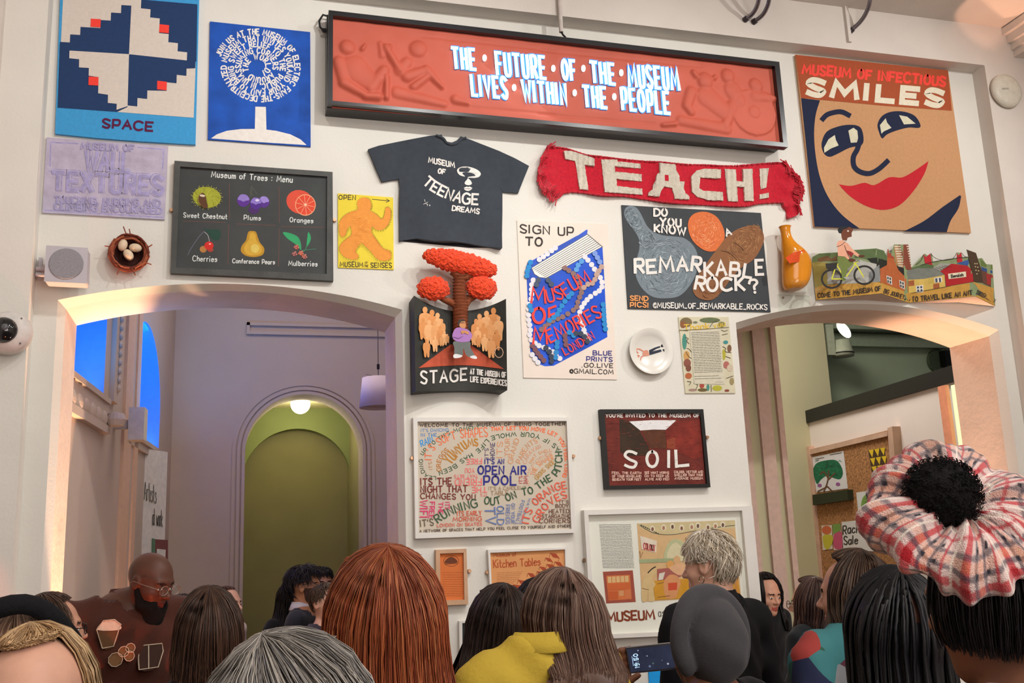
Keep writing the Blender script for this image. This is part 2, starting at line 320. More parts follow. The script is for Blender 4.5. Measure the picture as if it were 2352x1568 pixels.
# white partition with black rail on top, running towards the camera
dirp=np.array([.105,1,0]); dirp/=np.linalg.norm(dirp); NPt=np.array([1,-.105,0]); NPt/=np.linalg.norm(NPt)
PP0=np.array([.935*(5.2+.75),.75,0])
def PR(px,py,d=0): return PL(px,py,PP0-NPt*d,NPt)
a=PR(1838,970); b=PR(2213,868); zr=(a[2]+b[2])/2
pe=PP0+dirp*3.5; p_s=PP0-dirp*.25
q=MB(); q.slab([(p_s[0],p_s[1],0),(pe[0],pe[1],0),(pe[0],pe[1],zr),(p_s[0],p_s[1],zr)],NPt*.1,WHITE); struct(q.build('wall_partition'))
BLK=mat('#22221f',.5,.1,name='black_paint')
q=MB(); r0=p_s-NPt*.03; r1_=PR(1838,970)-NPt*.0; r1_=np.array([r1_[0],r1_[1],0])-NPt*.03
q.slab([(r0[0],r0[1],zr-.02),(r1_[0],r1_[1],zr-.02),(r1_[0],r1_[1],zr+.11),(r0[0],r0[1],zr+.11)],NPt*.08,BLK); struct(q.build('trim_14'))
q=MB(); g0=p_s+NPt*.02; g1=pe+NPt*.02; q.slab([(g0[0],g0[1],zr+.1),(g1[0],g1[1],zr+.1),(g1[0],g1[1],5.2),(g0[0],g0[1],5.2)],NPt*.06,GREEN) if False else None
# light strip beside the far jamb
sx=W(2200,980,TH+.02)[0]
q=MB(); u=W(2188,884,.62); v=W(2216,884,.62); 
q.box((u[0],.60,.0),(v[0],.64,u[2]),mat('#d8f0c0',.5,0,emit=.85,name='pale_green_glow')); tag(q.build('light_strip'),'tall pale green light strip beside the right arch jamb','light')
q=MB(); a_=W(2162,886,.7); q.box((a_[0],.66,0),(u[0],.74,a_[2]),mat('#f0b090',.8)); q.box((v[0],.6,0),(v[0]+.6,.7,5.2),GREEN) ; struct(q.build('trim_15'))
# spot fixture, lamp, security box
sp=W(1938,757,3.2); t=thing('oval_spotlight','lit oval spotlight under the green room ceiling','lamp',sp); t['_o']=tuple(sp)
q=MB(); M3=np.array(Matrix.Rotation(math.radians(-38),3,'Y')); q.ell(sp,(.045,.05,.1),mat('#f8f8d8',.5,0,emit=6,name='lit_diffuser'),16,10,M3); q.build('diffuser',t,True)
q=MB(); q.tube([sp+np.array([.05,.06,.07]),sp+np.array([.09,.08,.2]),(sp[0]+.09,sp[1]+.08,5.2)],.02,GTRIM); q.build('bracket',t)
sp=W(1935,798,YG-.35); t=thing('ceiling_projector','grey cylindrical spotlight on a bracket below the green room beam','lamp',sp); t['_o']=tuple(sp)
q=MB(); q.lathe([(0,.08),(.09,.08),(.105,-.03),(.115,-.05),(.115,-.1),(0,-.1)],sp,mat('#aab09a',.5)); q.lathe([(.118,-.06),(.118,-.075)],sp,BLK); q.build('housing',t,True)
q=MB(); q.box(sp+np.array([-.2,-.03,-.09]),sp+np.array([-.11,.03,.25]),mat('#aab09a',.5)); q.build('bracket',t)
sp=W(2163,826,YG-.03); t=thing('wall_sensor','black sensor box on a round green plate on the dark green wall','sensor',sp); t['_o']=tuple(sp)
q=MB(); q.box(sp+np.array([-.045,-.12,-.09]),sp+np.array([.045,-.02,.09]),mat('#0c0e0a',.4)); q.build('sensor_box',t)
q=MB(); q.lathe([(0,-.02),(.14,-.02),(.14,.03)],sp+np.array([-.05,0,-.02]),mat('#4c5844',.7),axis='y'); q.build('plate',t)
# notice board on the partition
WOODP=mat('#c8a690',.6,.12,8,.1,name='planed_pine')
fp=[PR(1850,1026,.0),PR(2042,981,.0)]
t0=PR(1952,1200); t=thing('notice_board','tall notice board with pine frame and chipboard face behind the right arch','board',(t0[0],t0[1],0)); t['_o']=(t0[0],t0[1],0)
def pslab(q,pts,d0,d1,m): q.slab([PR(*p,d1) for p in pts],NPt*(d1-d0),m)
OSB=mat('#a8794f',.8,.55,55,.2,name='chipboard')
q=MB(); pslab(q,[(1856,1034),(2050,985),(2100,1568),(1905,1568)],.01,.03,OSB); q.build('chipboard_panel',t)
for nm,pts,d in (('left_post',[(1847,1028),(1858,1024),(1905,1568),(1892,1568)],.06),('right_post',[(2038,983),(2049,979),(2097,1568),(2084,1568)],.06),('top_rail',[(1858,1032),(2038,990),(2038,1001),(1858,1044)],.055)):
    q=MB(); pslab(q,pts,.0,d+(.02 if nm=='right_post' else 0),WOODP); q.build(nm,t)
q=MB(); pslab(q,[(1866,1136),(1946,1124),(1948,1148),(1867,1160)],.03,.09,mat('#2c3320',.6)); q.build('shelf',t)
BOARD=(t,PR)
# ------------------------------------------------------------ brush lettering and printed shapes
_F={'A':'0c3k6c/1f5f','B':'0c0k/~0k4k5i4g0g/~0g5g6e5c0c','C':'~6j4k2k0i0e2c4c6d','D':'0c0k/~0k3k6i6e3c0c','E':'5k0k0c5c/0g4g','F':'5k0k0c/0g4g',
'G':'~6j4k2k0i0e2c4c6d6g/4g6g','H':'0k0c/5k5c/0g5g','I':'0k0c','J':'~4k4e3c1c0d','K':'0k0c/5k0f/1g5c','L':'0k0c5c','M':'0c1k4e7k8c','N':'0c0k5c5k',
'O':'~3k1j0g1d3c5d6g5j3k','P':'0c0k/~0k4k5i4f0f','Q':'~3k1j0g1d3c5d6g5j3k/4e6c','R':'0c0k/~0k4k5i4g0g/2g5c','S':'~5j3k1k0i2g4f5e4c2c0d','T':'0k6k/3k3c',
'U':'~0k0e1c4c5e5k','V':'0k3c6k','W':'0k2c4i6c8k','X':'0k5c/5k0c','Y':'0k3g6k/3g3c','Z':'0k5k0c5c','0':'~2k0i0e2c4e4i2k','1':'0j1k1c','2':'~0i2k4i3f0c/0c4c',
'3':'~0j2k4i2g4e2c0d','5':'4k0k0g/~0g3g4e2c0d','9':'~4h2g0h0j2k4j4g3c1c','4':'3c3k0e4e','7':'0k4k1c','.':'0c0c','?':'~0i1k4k5i3g3e/3c3c','!':'0k0e/0c0c',"'":'0k0i',':':'0h0h/0d0d',
',':'1d0b','-':'0g3g','_':'0c4c','@':'~5f4h2h1g1e3d5e5h4j2j0h0e2c5c','/':'0c4k','(':'~2l0j0e2b','1/':'','&':'5c0j2k3j0e1c3c5f',')':'~0l2j2e0b','~':'0g0g','|':'0f0f',
'a':'~4g2h0g0d2c4e/4h4c','b':'0k0c/~0e2c4e3h1h0g','c':'~4g2h0f0d2c4d','d':'4k4c/~4e2c0e1h3h4g','e':'~0f4f4g2h0g0d2c4d','f':'~3k1j1h1c/0h3h','g':'~4g2h0g0e2d4e/~4h4b2a0b',
'h':'0k0c/~0f2h4g4c','i':'0h0c/0k0k','j':'1h1b0a/1k1k','k':'0k0c/4h0e4c','l':'0k0c','m':'0h0c/~0f1h3g3c/~3f5h6g6c','n':'0h0c/~0f2h4g4c','o':'~2h0g0d2c4d4g2h',
'p':'0h0a/~0g2h4f2c0d','r':'0h0c/~0f1h3h','s':'~4g2h0g2f4e2c0d','t':'1k1d3c/0h3h','u':'~0h0d2c4d/4h4c','v':'0h2c4h','w':'0h1c3g4c6h','x':'0h4c/4h0c','y':'0h2d/4h1a','z':'0h4h0c4c'}
def _glyph(c):
    out=[];w=0
    for s in _F[c].split('/'):
        if not s: continue
        sm=s[0]=='~' and len(s)>1; s=s[1:] if sm else s
        P=[(int(s[i]),ord(s[i+1])-99) for i in range(0,len(s),2)]; w=max([w]+[p[0] for p in P])
        if sm: P=catmull(P,3)
        out.append([(x/8,y/8) for x,y in P])
    return out,w/8
def catmull(P,n=4,closed=False):
    P=[np.array(p,float) for p in P]; k=len(P); R=[]
    if closed: rng_=range(k)
    else: rng_=range(k-1)
    for i in rng_:
        if closed: a,b,c,d=P[i-1],P[i],P[(i+1)%k],P[(i+2)%k]
        else: a=P[max(i-1,0)];b=P[i];c=P[i+1];d=P[min(i+2,k-1)]
        for j in range(n):
            t=j/n; R.append(.5*((2*b)+(-a+c)*t+(2*a-5*b+4*c-d)*t*t+(-a+3*b-3*c+d)*t**3))
    if not closed: R.append(P[-1])
    return [tuple(r) for r in R]
def wallmap(t): return lambda x,y,d: W(x,y,-(t+d))
class Ink:
    def __init__(s,ox,oy,sc,mp,rough=.7,base=.0006):
        s.o=(ox,oy,sc); s.mp=wallmap(mp) if not callable(mp) else mp; s.mb=MB(); s.L=base; s.rough=rough; s.kw={}; s.parts=[]
    def _c(s,c): return c if not isinstance(c,str) else mat(c,s.rough,.05,40,**s.kw)
    def _p(s,p,e=0): return s.mp(s.o[0]+p[0]/s.o[2],s.o[1]+p[1]/s.o[2],s.L+e)
    def poly(s,P,c):
        s.L+=.00006; s.mb.sheet3([s._p(p) for p in P],s._c(c))
    def spoly(s,P,c,n=5): s.poly(catmull(P,n,True),c)
    def ell(s,cx,cy,rx,ry,c,rot=0,n=20):
        a=math.radians(rot); s.poly([(cx+rx*math.cos(t)*math.cos(a)-ry*math.sin(t)*math.sin(a),cy+rx*math.cos(t)*math.sin(a)+ry*math.sin(t)*math.cos(a)) for t in [2*math.pi*i/n for i in range(n)]],c)
    def _rib(s,P,w,c,e,closed=False,w1=None):
        P=[np.array(p,float) for p in P]
        Q=[P[0]]
        for p in P[1:]:
            if np.linalg.norm(p-Q[-1])>1e-6: Q.append(p)
        if closed and np.linalg.norm(Q[0]-Q[-1])<1e-6: Q=Q[:-1]
        if len(Q)<2:
            c0=Q[0]; r=w*.6; s.mb.sheet3([s._p((c0[0]+r*math.cos(t),c0[1]+r*math.sin(t)),e) for t in [math.pi*i/4 for i in range(8)]],c); return
        n=len(Q); A=[];B=[]
        for i in range(n):
            d0=(Q[i]-Q[i-1]) if (i>0 or closed) else (Q[1]-Q[0]); d1=(Q[(i+1)%n]-Q[i]) if (i<n-1 or closed) else (Q[-1]-Q[-2])
            d0=d0/np.linalg.norm(d0); d1=d1/np.linalg.norm(d1); m=d0+d1; L=np.linalg.norm(m)
            m=m/L if L>.2 else np.array([-d1[1],d1[0]])*0+d0
            nn=np.array([-m[1],m[0]]); k=min(1.7,1/max(.3,float(nn@np.array([-d0[1],d0[0]]))))
            ww=(w if w1 is None else w+(w1-w)*i/(n-1))/2*k
            q=Q[i]
            if not closed and i==0: q=q-d1*w*.3
            if not closed and i==n-1: q=q+d0*w*.3
            A.append(q+nn*ww); B.append(q-nn*ww)
        V=[s._p(p,e) for p in A+B]; r=range(n if closed else n-1)
        s.mb.add(V,[(i,(i+1)%n,n+(i+1)%n,n+i) for i in r],c)
    def line(s,P,w,c,closed=False,smooth=False,w1=None):
        s.L+=.00006
        if smooth: P=catmull(P,4,closed)
        s._rib(P,w,s._c(c),0,closed,w1)
    def text(s,t,x0,y0,x1,y1,h,w,c,up=None,jit=.05,gap=.3,smallfirst=None):
        s.L+=.00006
        p0=np.array([x0,y0],float); d=np.array([x1,y1],float)-p0; L=np.linalg.norm(d); d/=L
        u=np.array([d[1],-d[0]]) if up is None else np.array(up,float)/np.linalg.norm(up)
        s._lay(t,lambda a:(p0+d*a,d,u),L,h,w,c,jit,gap)
    def tpath(s,t,P,h,w,c,jit=.03,gap=.3,flip=False,smooth=True,h1=None):
        s.L+=.00006
        P=[np.array(p,float) for p in (catmull(P,8) if smooth else P)]; seg=[np.linalg.norm(P[i+1]-P[i]) for i in range(len(P)-1)]; cum=np.concatenate([[0],np.cumsum(seg)]); L=cum[-1]
        def f(a):
            i=min(len(seg)-1,max(0,int(np.searchsorted(cum,a)-1))); dd=P[i+1]-P[i]; dd=dd/np.linalg.norm(dd)
            return P[i]+dd*(a-cum[i]),dd,np.array([dd[1],-dd[0]])
        s._lay(t,f,L,h,w,c,jit,gap,h1)
    def _lay(s,t,f,L,h,w,c,jit,gap,h1=None):
        keep=s.mb; s.mb=MB(); s.parts.append(s.mb)
        c=s._c(c); G=[(ch,)+(_glyph(ch) if ch!=' ' else ([],.35)) for ch in t]
        tot=sum(max(g[2],.12)+gap for g in G)-gap; hw=w/h if h else .1
        sx=(L-w)/(tot); a=w/2
        for ch,st,gw in G:
            gw=max(gw,.12); hh=h if h1 is None else h+(h1-h)*a/L
            o,d,u=f(a+gw*sx/2); j=(random.random()-.5)*jit*hh; j2=1+(random.random()-.5)*jit*1.5
            for q,P in enumerate(st):
                s._rib([o+d*(x-gw/2)*sx+u*(y*hh*j2+j) for x,y in P],w,c,.00001+.00001*(q%4))
            a+=(gw+gap)*sx
        s.mb=keep
    def done(s,name,parent,**k):
        for b in s.parts: b.build(name,parent)
        return s.mb.build(name,parent,**k) if s.mb.f else None
def art(name,label,cat,center,t=0.,group=None):
    p=W(center[0],center[1],-t); o=thing(name,label,cat,p,group=group); o['_o']=tuple(float(v) for v in p); return o
def board(o,name,corners,t,m,ox=0,oy=0,sc=1,back=0.,edge=None):
    q=MB(); q.slab([W(ox+x/sc,oy+y/sc,-t) for x,y in corners],(0,t-back-.0005,0),m); return q.build(name,o)
def rails(o,outer,inner,t,m,ox,oy,sc,names=('frame',),lip=.0):
    O=[W(ox+x/sc,oy+y/sc,-t) for x,y in outer]; I=[W(ox+x/sc,oy+y/sc,-t) for x,y in inner]; q=MB()
    for i in range(4):
        j=(i+1)%4; q.slab([O[i],O[j],I[j],I[i]],(0,t-.0005,0),m)
    return q.build('frame',o)
def clip(o,x,y,t=.02,c='#b89070'):
    q=MB(); p=W(x,y,-t*.5); q.lathe([(0,-.012),(.009,-.012),(.011,-.004),(.011,.008)],p,mat(c,.35,.05,metal=.8),10,axis='y'); q.build('mirror_clip',o)
INK='#3a332e'; WH='#e6e2dc'
# ---- quilt with stepped pattern
k0=(90,0,3.015)
o=art('quilted_banner','blue bordered patchwork banner with stepped navy and cream diamond lettered SPACE','banner',(290,300),.02)
QF=mat('#3f9dd8',.9,.06,60,.3,bscale=300,name='sky_blue_cloth',sheen=.2); NV=mat('#1e3a66',.9,.06,60,.3,bscale=300,name='navy_cloth',sheen=.2); CR=mat('#d8cec4',.9,.04,60,.3,bscale=300,name='cream_cloth',sheen=.2); RDC=mat('#f2463c',.9,.04,60,.2,bscale=300,name='red_cloth')
board(o,'border_cloth',[(148,-110),(1110,-95),(1082,1000),(700,978),(400,955),(110,925)],.02,QF,*k0)
def G(i,j):
    ex=(66.7,7.2) if i>0 else (68.7,4.2); ey=(2.7,-56) if j>0 else (1.6,-59)
    return (622+i*ex[0]+j*ey[0],375+i*ex[1]+j*ey[1])
def stair(I,si,sj,hs,m):
    P=[G(0,0)]; n=len(hs)
    P.append(G(0,sj*hs[0]))
    for k,h in enumerate(hs):
        if k: P.append(G(si*k,sj*h))
        P.append(G(si*(k+1),sj*h))
    P.append(G(si*n,0)); I.poly(P,m)
I=Ink(*k0,.02,base=.001)
I.poly([G(0,0),G(0,7),G(-6.9,7.2),G(-6.9,0)],CR); I.poly([G(0,0),G(7,0),(1095,30),(710,-3),(708,-30),G(0,7)],NV)
I.poly([G(0,0),G(-7,0),(127,745),(540,775),G(0,-6.3)],NV); I.poly([G(0,0),G(0,-6.2),(540,775),(1070,815),(1083,460),G(6.9,0)],CR)
I.L+=.001; stair(I,-1,1,[6,5,4,3,3,2,1],NV); stair(I,1,1,[7,5.8,4.8,3,2,1],CR)
I.mb.build('stepped_patchwork',o)
I=Ink(*k0,.02,base=.0025)
I.poly([G(0,0),G(-6,0),G(-6,-.9),G(-5,-.95),G(-5,-1.9),G(-4,-1.9),G(-4,-2.8),G(-3,-2.9),G(-3,-4.8),G(-2,-4.9),G(-2,-5.85),G(-1.1,-5.9),G(-1.1,-6.6),G(0,-6.1)],CR)
I.poly([G(0,0),G(6.9,0),G(6.9,-.8),G(6,-.95),G(6,-1.8),G(5,-1.8),G(5,-2.8),G(4,-2.8),G(4,-3.8),G(2,-4),G(2,-5),G(1,-5),G(1,-6),G(0,-6)],NV)
I.done('diamond_patchwork',o)
for a,b in ((-4,3.1),(3,3.1),(-4,-3.9),(3,-3.75)):
    I=Ink(*k0,.02,base=.004); I.poly([G(a,b),G(a+1,b),G(a+1,b+1),G(a,b+1)],RDC); I.done('red_patch',o)
I=Ink(*k0,.02,base=.002); I.text('SPACE',432,880,792,905,58,15,'#5a1040'); I.done('lettering',o)
# ---- electric fans poster
o=art('spiral_text_poster','blue painted poster with white lettering spiralling into a tree shape','poster',(596,195),.012)
board(o,'panel',[(1182,148),(1877,222),(1880,1015),(1168,965)],.012,mat('#1650b0',.7,.22,9,name='blue_gouache'),*k0)
I=Ink(*k0,.012); P=[]
for i in range(150):
    t=i/149*4.62; a=math.pi+math.radians(14)+t*2*math.pi; r=274-50.5*t
    x=r*math.cos(a); P.append((1520+x,463+.86*r*math.sin(a)+.05*x))
I.tpath('JOIN US AT THE MUSEUM OF ELECTRIC FANS-THE DECENTRALIZED MUSEUM THAT INVITES YOU(AND YOUR FAN) TO BRING SWEET RELIEF TO THE PUBLIC, IN UNASSUMING CORNERS AROUND THE WORLD!',P,36,9,WH,smooth=False,gap=.34,jit=.02)
I.done('lettering',o)
I=Ink(*k0,.012); I.poly([(1497,738),(1570,740),(1574,912),(1493,905)],WH); I.poly([(1190,958),(1230,930),(1300,905),(1400,893),(1530,892),(1640,905),(1740,930),(1810,965),(1852,1004),(1500,982)],WH); I.done('painted_trunk',o)
# ---- wall textures relief
LV=mat('#b7afc4',.85,.13,14,.35,bscale=45,name='rubbed_lavender_plaster'); LV2=mat('#a39cc8',.85,.2,30,.3,bscale=60,name='lavender_crayon')
o=art('relief_plaque','pale lavender embossed plaque lettered Wall Textures','plaque',(242,410),.012)
board(o,'panel',[(52,950),(893,1012),(868,1520),(20,1472)],.012,LV,*k0)
def relief(o,I,t,x0,y0,x1,y1,h,w):
    for dd,cc in ((.0,LV2),(.0015,LV),(.003,LV2)):
        I.L=dd; I.text(t,x0,y0,x1,y1,h,w*(1.5-dd*250),cc,jit=0)
I=Ink(*k0,.012,rough=.85)
relief(o,I,'MUSEUM OF',285,1030,660,1048,40,11); relief(o,I,'WALL',305,1172,635,1192,125,30); relief(o,I,'TEXTURES',75,1308,865,1345,118,30)
relief(o,I,'TOUCHING, HUGGING AND',100,1403,840,1428,42,12); relief(o,I,'CLIMBING ENCOURAGED',100,1448,850,1480,42,12)
for L in ([(75,1150),(80,985),(270,995)],[(680,1020),(862,1035),(855,1170)],[(70,1185),(640,1200)],[(40,1455),(855,1505)]): I.L=.0; I.line(L,9,LV2)
I.done('raised_lettering',o)
# ---- menu board
k1=(380,350,4.355); CHK=mat('#3a3d3d',.6,.16,5,.1,bscale=30,name='slate_paint'); FRG=mat('#474846',.55,.25,9,.15,bscale=60,name='charcoal_painted_wood')
o=art('menu_board','black framed chalkboard menu painted with six fruits and nuts','board',(580,500),.03)
rails(o,[(90,82),(1672,195),(1680,1283),(52,1205)],[(148,140),(1618,240),(1612,1215),(108,1150)],.035,FRG,*k1)
board(o,'slate_panel',[(130,125),(1630,228),(1626,1228),(100,1165)],.02,CHK,*k1)
I=Ink(*k1,.02); c='#dfe3e0'
I.text('Museum of Trees : Menu',455,245,1272,300,56,9,c,jit=.03,gap=.36)
for t_,x0,y0,x1,y1,h in (('Sweet Chestnut',178,648,618,666,46),('Plums',782,672,955,680,44),('Oranges',1240,695,1480,706,46),('Cherries',270,1084,518,1094,50),('Conference Pears',668,1104,1096,1118,42),('Mulberries',1228,1130,1522,1138,46)):
    I.text(t_,x0,y0,x1,y1,h,7.5,c,jit=.04,gap=.36)
I.done('lettering',o)
I=Ink(*k1,.02); bl='#7a4f44'
for L in ([(175,685),(600,700)],[(700,715),(1100,730)],[(1160,742),(1590,750)],[(640,310),(640,660)],[(632,720),(625,1120)],[(1135,340),(1140,700)],[(1138,760),(1130,1140)]): I.line(L,4,bl)
I.done('divider_lines',o)
I=Ink(*k1,.02); YG_='#a3a834'
I.ell(415,448,142,104,YG_,8)
for i in range(120):
    a=i*2.399; r=math.sqrt((i+.5)/120); x=415+150*r*math.cos(a); y=448+112*r*math.sin(a); I.line([(x,y),(x+18*math.cos(a),y+18*math.sin(a))],3.5,('#b8bc3c','#8e9428','#c2c452')[i%3])
I.spoly([(365,400),(335,430),(328,480),(350,530),(400,560),(425,540),(415,500),(400,430)],'#5a3a22'); I.spoly([(355,420),(345,435),(380,445),(398,430)],'#d8c8b0'); I.line([(370,400),(335,430),(328,480),(350,525)],4,'#b09a40',smooth=True); I.done('sweet_chestnut_painting',o)
I=Ink(*k1,.02)
for L in ([(862,335),(850,400),(880,430)],[(862,340),(915,415)],[(868,370),(850,440)]): I.line(L,7,'#55584c',smooth=True)
for x,y,rx,ry,c1,c2 in ((885,570,55,45,'#4a2a66','#4a2a66'),(780,480,64,64,'#5a2f8e','#8f7ac4'),(985,495,56,58,'#553088','#9a86d0'),(905,510,60,60,'#4e2a88','#8a74c4')):
    I.ell(x,y,rx,ry,c1); I.spoly([(x-rx*.9,y-ry*.2),(x-rx*.5,y-ry*.85),(x,y-ry*.97),(x+rx*.6,y-ry*.75),(x+rx*.92,y-ry*.1),(x+rx*.3,y+ry*.05),(x,y+ry*.2),(x-rx*.4,y)],c2)
I.ell(918,478,20,12,'#d8d0f0'); I.done('plum_painting',o)
I=Ink(*k1,.02); I.ell(1345,495,138,118,'#d8503a',20); I.ell(1400,525,104,108,'#e8a07a'); I.ell(1400,525,96,99,'#dc4a30')
for i in range(10):
    a=i*math.pi/5+.2; I.line([(1400,525),(1400+94*math.cos(a),525+97*math.sin(a))],4,'#ecb090')
I.ell(1400,522,12,12,'#f0c8a8'); I.done('orange_painting',o)
I=Ink(*k1,.02); I.spoly([(385,765),(440,770),(520,770),(552,800),(545,860),(500,880),(455,855),(420,800)],'#23453a')
I.line([(390,795),(425,830),(440,890)],6,'#a8a8ac',smooth=True); I.line([(385,790),(330,850),(250,970),(225,1025)],6,'#6a6a7c',smooth=True); I.ell(378,968,35,34,'#b07840'); I.ell(450,975,30,20,'#a04030'); I.ell(435,932,46,42,'#cc2a22'); I.ell(445,915,12,8,'#f0a8a0'); I.done('cherry_painting',o)
I=Ink(*k1,.02); I.line([(872,755),(866,790)],8,'#4a4234'); I.spoly([(868,785),(905,795),(925,850),(945,900),(988,960),(975,1020),(920,1042),(860,1045),(795,1028),(755,985),(765,930),(805,880),(820,820),(835,790)],'#b98c28'); I.spoly([(868,800),(900,820),(910,880),(960,950),(950,1010),(870,1030),(800,1005),(790,940),(835,870),(845,815)],'#cfa53a'); I.ell(895,960,42,44,'#d8c060'); I.done('pear_painting',o)
I=Ink(*k1,.02); GRN='#35a066'
I.spoly([(1175,800),(1240,805),(1320,840),(1352,900),(1356,975),(1310,925),(1220,860)],GRN); I.spoly([(1430,795),(1455,850),(1440,905),(1412,940),(1418,860)],GRN); I.line([(1415,930),(1400,975),(1365,995)],5,GRN); I.line([(1500,965),(1400,975),(1365,985)],5,'#3a8a66')
for x,y,cc in ((1310,945,'#a8443a'),(1290,1012,'#7a3e44'),(1355,1005,'#c8583a'),(1390,1040,'#9a4c44')):
    for i in range(12): I.ell(x+14*math.cos(i*2.4)*math.sqrt(i/3),y+11*math.sin(i*2.4)*math.sqrt(i/3),8,8,cc if i%2 else '#c08074',n=8)
I.done('mulberry_painting',o)
clip(o,394,483); clip(o,768,506)
# ---- senses poster
o=art('yellow_figure_poster','yellow poster of a striding shaggy orange figure, lettered Museum of the Senses','poster',(840,532),.008)
board(o,'panel',[(1725,408),(2278,450),(2284,1172),(1728,1150)],.008,mat('#e6cf3c',.7,.05,12,name='yellow_gouache'),*k1)
I=Ink(*k1,.008); OR='#e8963e'
head=[(1990,450),(2040,470),(2062,530),(2050,580),(2100,610),(2165,665),(2190,620),(2200,560),(2225,545),(2252,575),(2255,640),(2235,710),(2180,770),(2110,775),(2068,740),(2065,800),(2110,870),(2180,960),(2240,980),(2262,1030),(2235,1075),(2160,1082),(2110,1060),(2060,1000),(1990,930),(1960,905),(1920,950),(1905,990),(1930,1030),(1920,1065),(1860,1070),(1790,1045),(1745,990),(1745,930),(1800,870),(1860,820),(1850,740),(1820,770),(1800,830),(1765,848),(1738,800),(1740,700),(1790,630),(1860,590),(1920,570),(1915,500),(1945,462)]
I.spoly(head,OR,3)
hp=catmull(head,3,True)
for i in range(0,len(hp)):
    a=np.array(hp[i]); b=np.array(hp[(i+1)%len(hp)]); d=b-a; L=np.linalg.norm(d)
    for q_ in range(int(max(1,L//9))):
        p=a+d*q_*9/L; n_=np.array([d[1],-d[0]])/L; n_=n_+np.array([.2,.3]); I.line([p-n_*2,p+n_*11],2.4,'#4a3a22')
for i in range(60):
    x=1840+200*random.random(); y=620+330*random.random(); 
    if abs(x-(1940+(y-620)*.18))<75: I.line([(x,y),(x+16,y+8*random.random()-8)],4,('#f0b45a','#dc8430')[i%2])
I.done('shaggy_figure',o)
I=Ink(*k1,.008); I.text('OPEN',1730,470,1905,474,44,8,INK); I.line([(2068,468),(2238,484)],6,INK); I.line([(2210,465),(2242,484),(2208,498)],6,INK)
I.text('MUSEUM',1742,1140,1980,1144,46,8,INK); I.text('OF',1992,1112,2028,1112,20,5,'#8a7a2a'); I.text('THE',1988,1145,2030,1145,20,5,'#6a5a2a'); I.text('SENSES',2050,1148,2266,1152,46,8,INK); I.done('lettering',o)
# ---- t-shirt
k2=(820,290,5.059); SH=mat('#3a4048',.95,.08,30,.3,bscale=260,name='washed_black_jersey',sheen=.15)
o=art('tshirt','charcoal t-shirt printed Museum of Teenage Dreams, pinned flat on the wall','t-shirt',(1040,430),.03)
body=[(985,95),(1000,140),(1040,175),(1100,188),(1160,165),(1205,115),(1330,160),(1650,285),(1835,370),(2000,460),(1950,580),(1872,775),(1800,768),(1700,768),(1650,690),(1690,760),(1690,1000),(1685,1250),(1688,1412),(1500,1395),(1300,1360),(1100,1330),(900,1330),(700,1300),(495,1330),(492,1000),(500,700),(485,600),(480,612),(290,642),(210,460),(130,265),(250,225),(600,155),(840,110)]
def shirtmap(x,y,d):
    zx=(x-820)*5.059; zy=(y-290)*5.059
    puff=.022+.010*math.sin(zx*.008)*math.sin(zy*.006)+.012*max(0,min(1,(zy-1150)/250))+.006*math.sin(zx*.02+zy*.004)
    return W(x,y,-(puff+d))
q=MB(); pts=[(820+x/5.059,290+y/5.059) for x,y in body]
def gridfill(q,pts,mp,m,nx,ny,thick=None):
    # dense sheet: clip a grid against the outline
    import bmesh
    bm=bmesh.new(); vs=[bm.verts.new((x,y,0)) for x,y in pts]; f=bm.faces.new(vs)
    x0=min(p[0] for p in pts);x1=max(p[0] for p in pts);y0=min(p[1] for p in pts);y1=max(p[1] for p in pts)
    for i in range(1,nx): 
        bmesh.ops.bisect_plane(bm,geom=bm.verts[:]+bm.edges[:]+bm.faces[:],plane_co=(x0+(x1-x0)*i/nx,0,0),plane_no=(1,0,0))
    for i in range(1,ny):
        bmesh.ops.bisect_plane(bm,geom=bm.verts[:]+bm.edges[:]+bm.faces[:],plane_co=(0,y0+(y1-y0)*i/ny,0),plane_no=(0,1,0))
    bmesh.ops.triangulate(bm,faces=bm.faces[:]); bmesh.ops.dissolve_degenerate(bm,dist=.001,edges=bm.edges[:])
    bm.verts.index_update(); V=[mp(v.co.x,v.co.y,0) for v in bm.verts]; F=[tuple(v.index for v in f.verts) for f in bm.faces]; 
    B=[(e.verts[0].index,e.verts[1].index) for e in bm.edges if len(e.link_faces)==1]; bm.free()
    q.add(V,F,m)
    if thick is not None:
        n=len(V); q.add(V+[np.array([v[0],thick,v[2]]) for v in V],[(a,b,n+b,n+a) for a,b in B],m)
gridfill(q,pts,shirtmap,SH,26,22,thick=-.004); q.build('jersey_front',o,smooth=True)
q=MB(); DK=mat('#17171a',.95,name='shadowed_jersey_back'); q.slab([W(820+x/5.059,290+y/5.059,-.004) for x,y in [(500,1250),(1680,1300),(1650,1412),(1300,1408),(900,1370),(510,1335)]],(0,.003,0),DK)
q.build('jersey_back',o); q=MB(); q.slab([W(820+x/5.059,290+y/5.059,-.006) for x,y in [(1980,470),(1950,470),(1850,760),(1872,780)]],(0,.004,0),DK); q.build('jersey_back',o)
q=MB(); q.tube([shirtmap(820+x/5.059,290+y/5.059,.004) for x,y in catmull([(920,105),(1000,140),(1040,190),(1100,210),(1165,195),(1215,150),(1270,135)],5)],.008,SH,6); q.build('collar_rib',o,smooth=True)
I=Ink(*k2,shirtmap,base=.002); I.text('MUSEUM',825,415,1140,480,58,15,WH,up=(0,-1)); I.text('OF',932,540,1025,560,52,16,WH)
I.tpath('TEENAGE',[(755,655),(860,740),(1010,822),(1180,882),(1290,900),(1415,908)],112,24,WH,smooth=True,h1=118,jit=0); I.text('DREAMS',1098,975,1425,1016,54,15,WH)
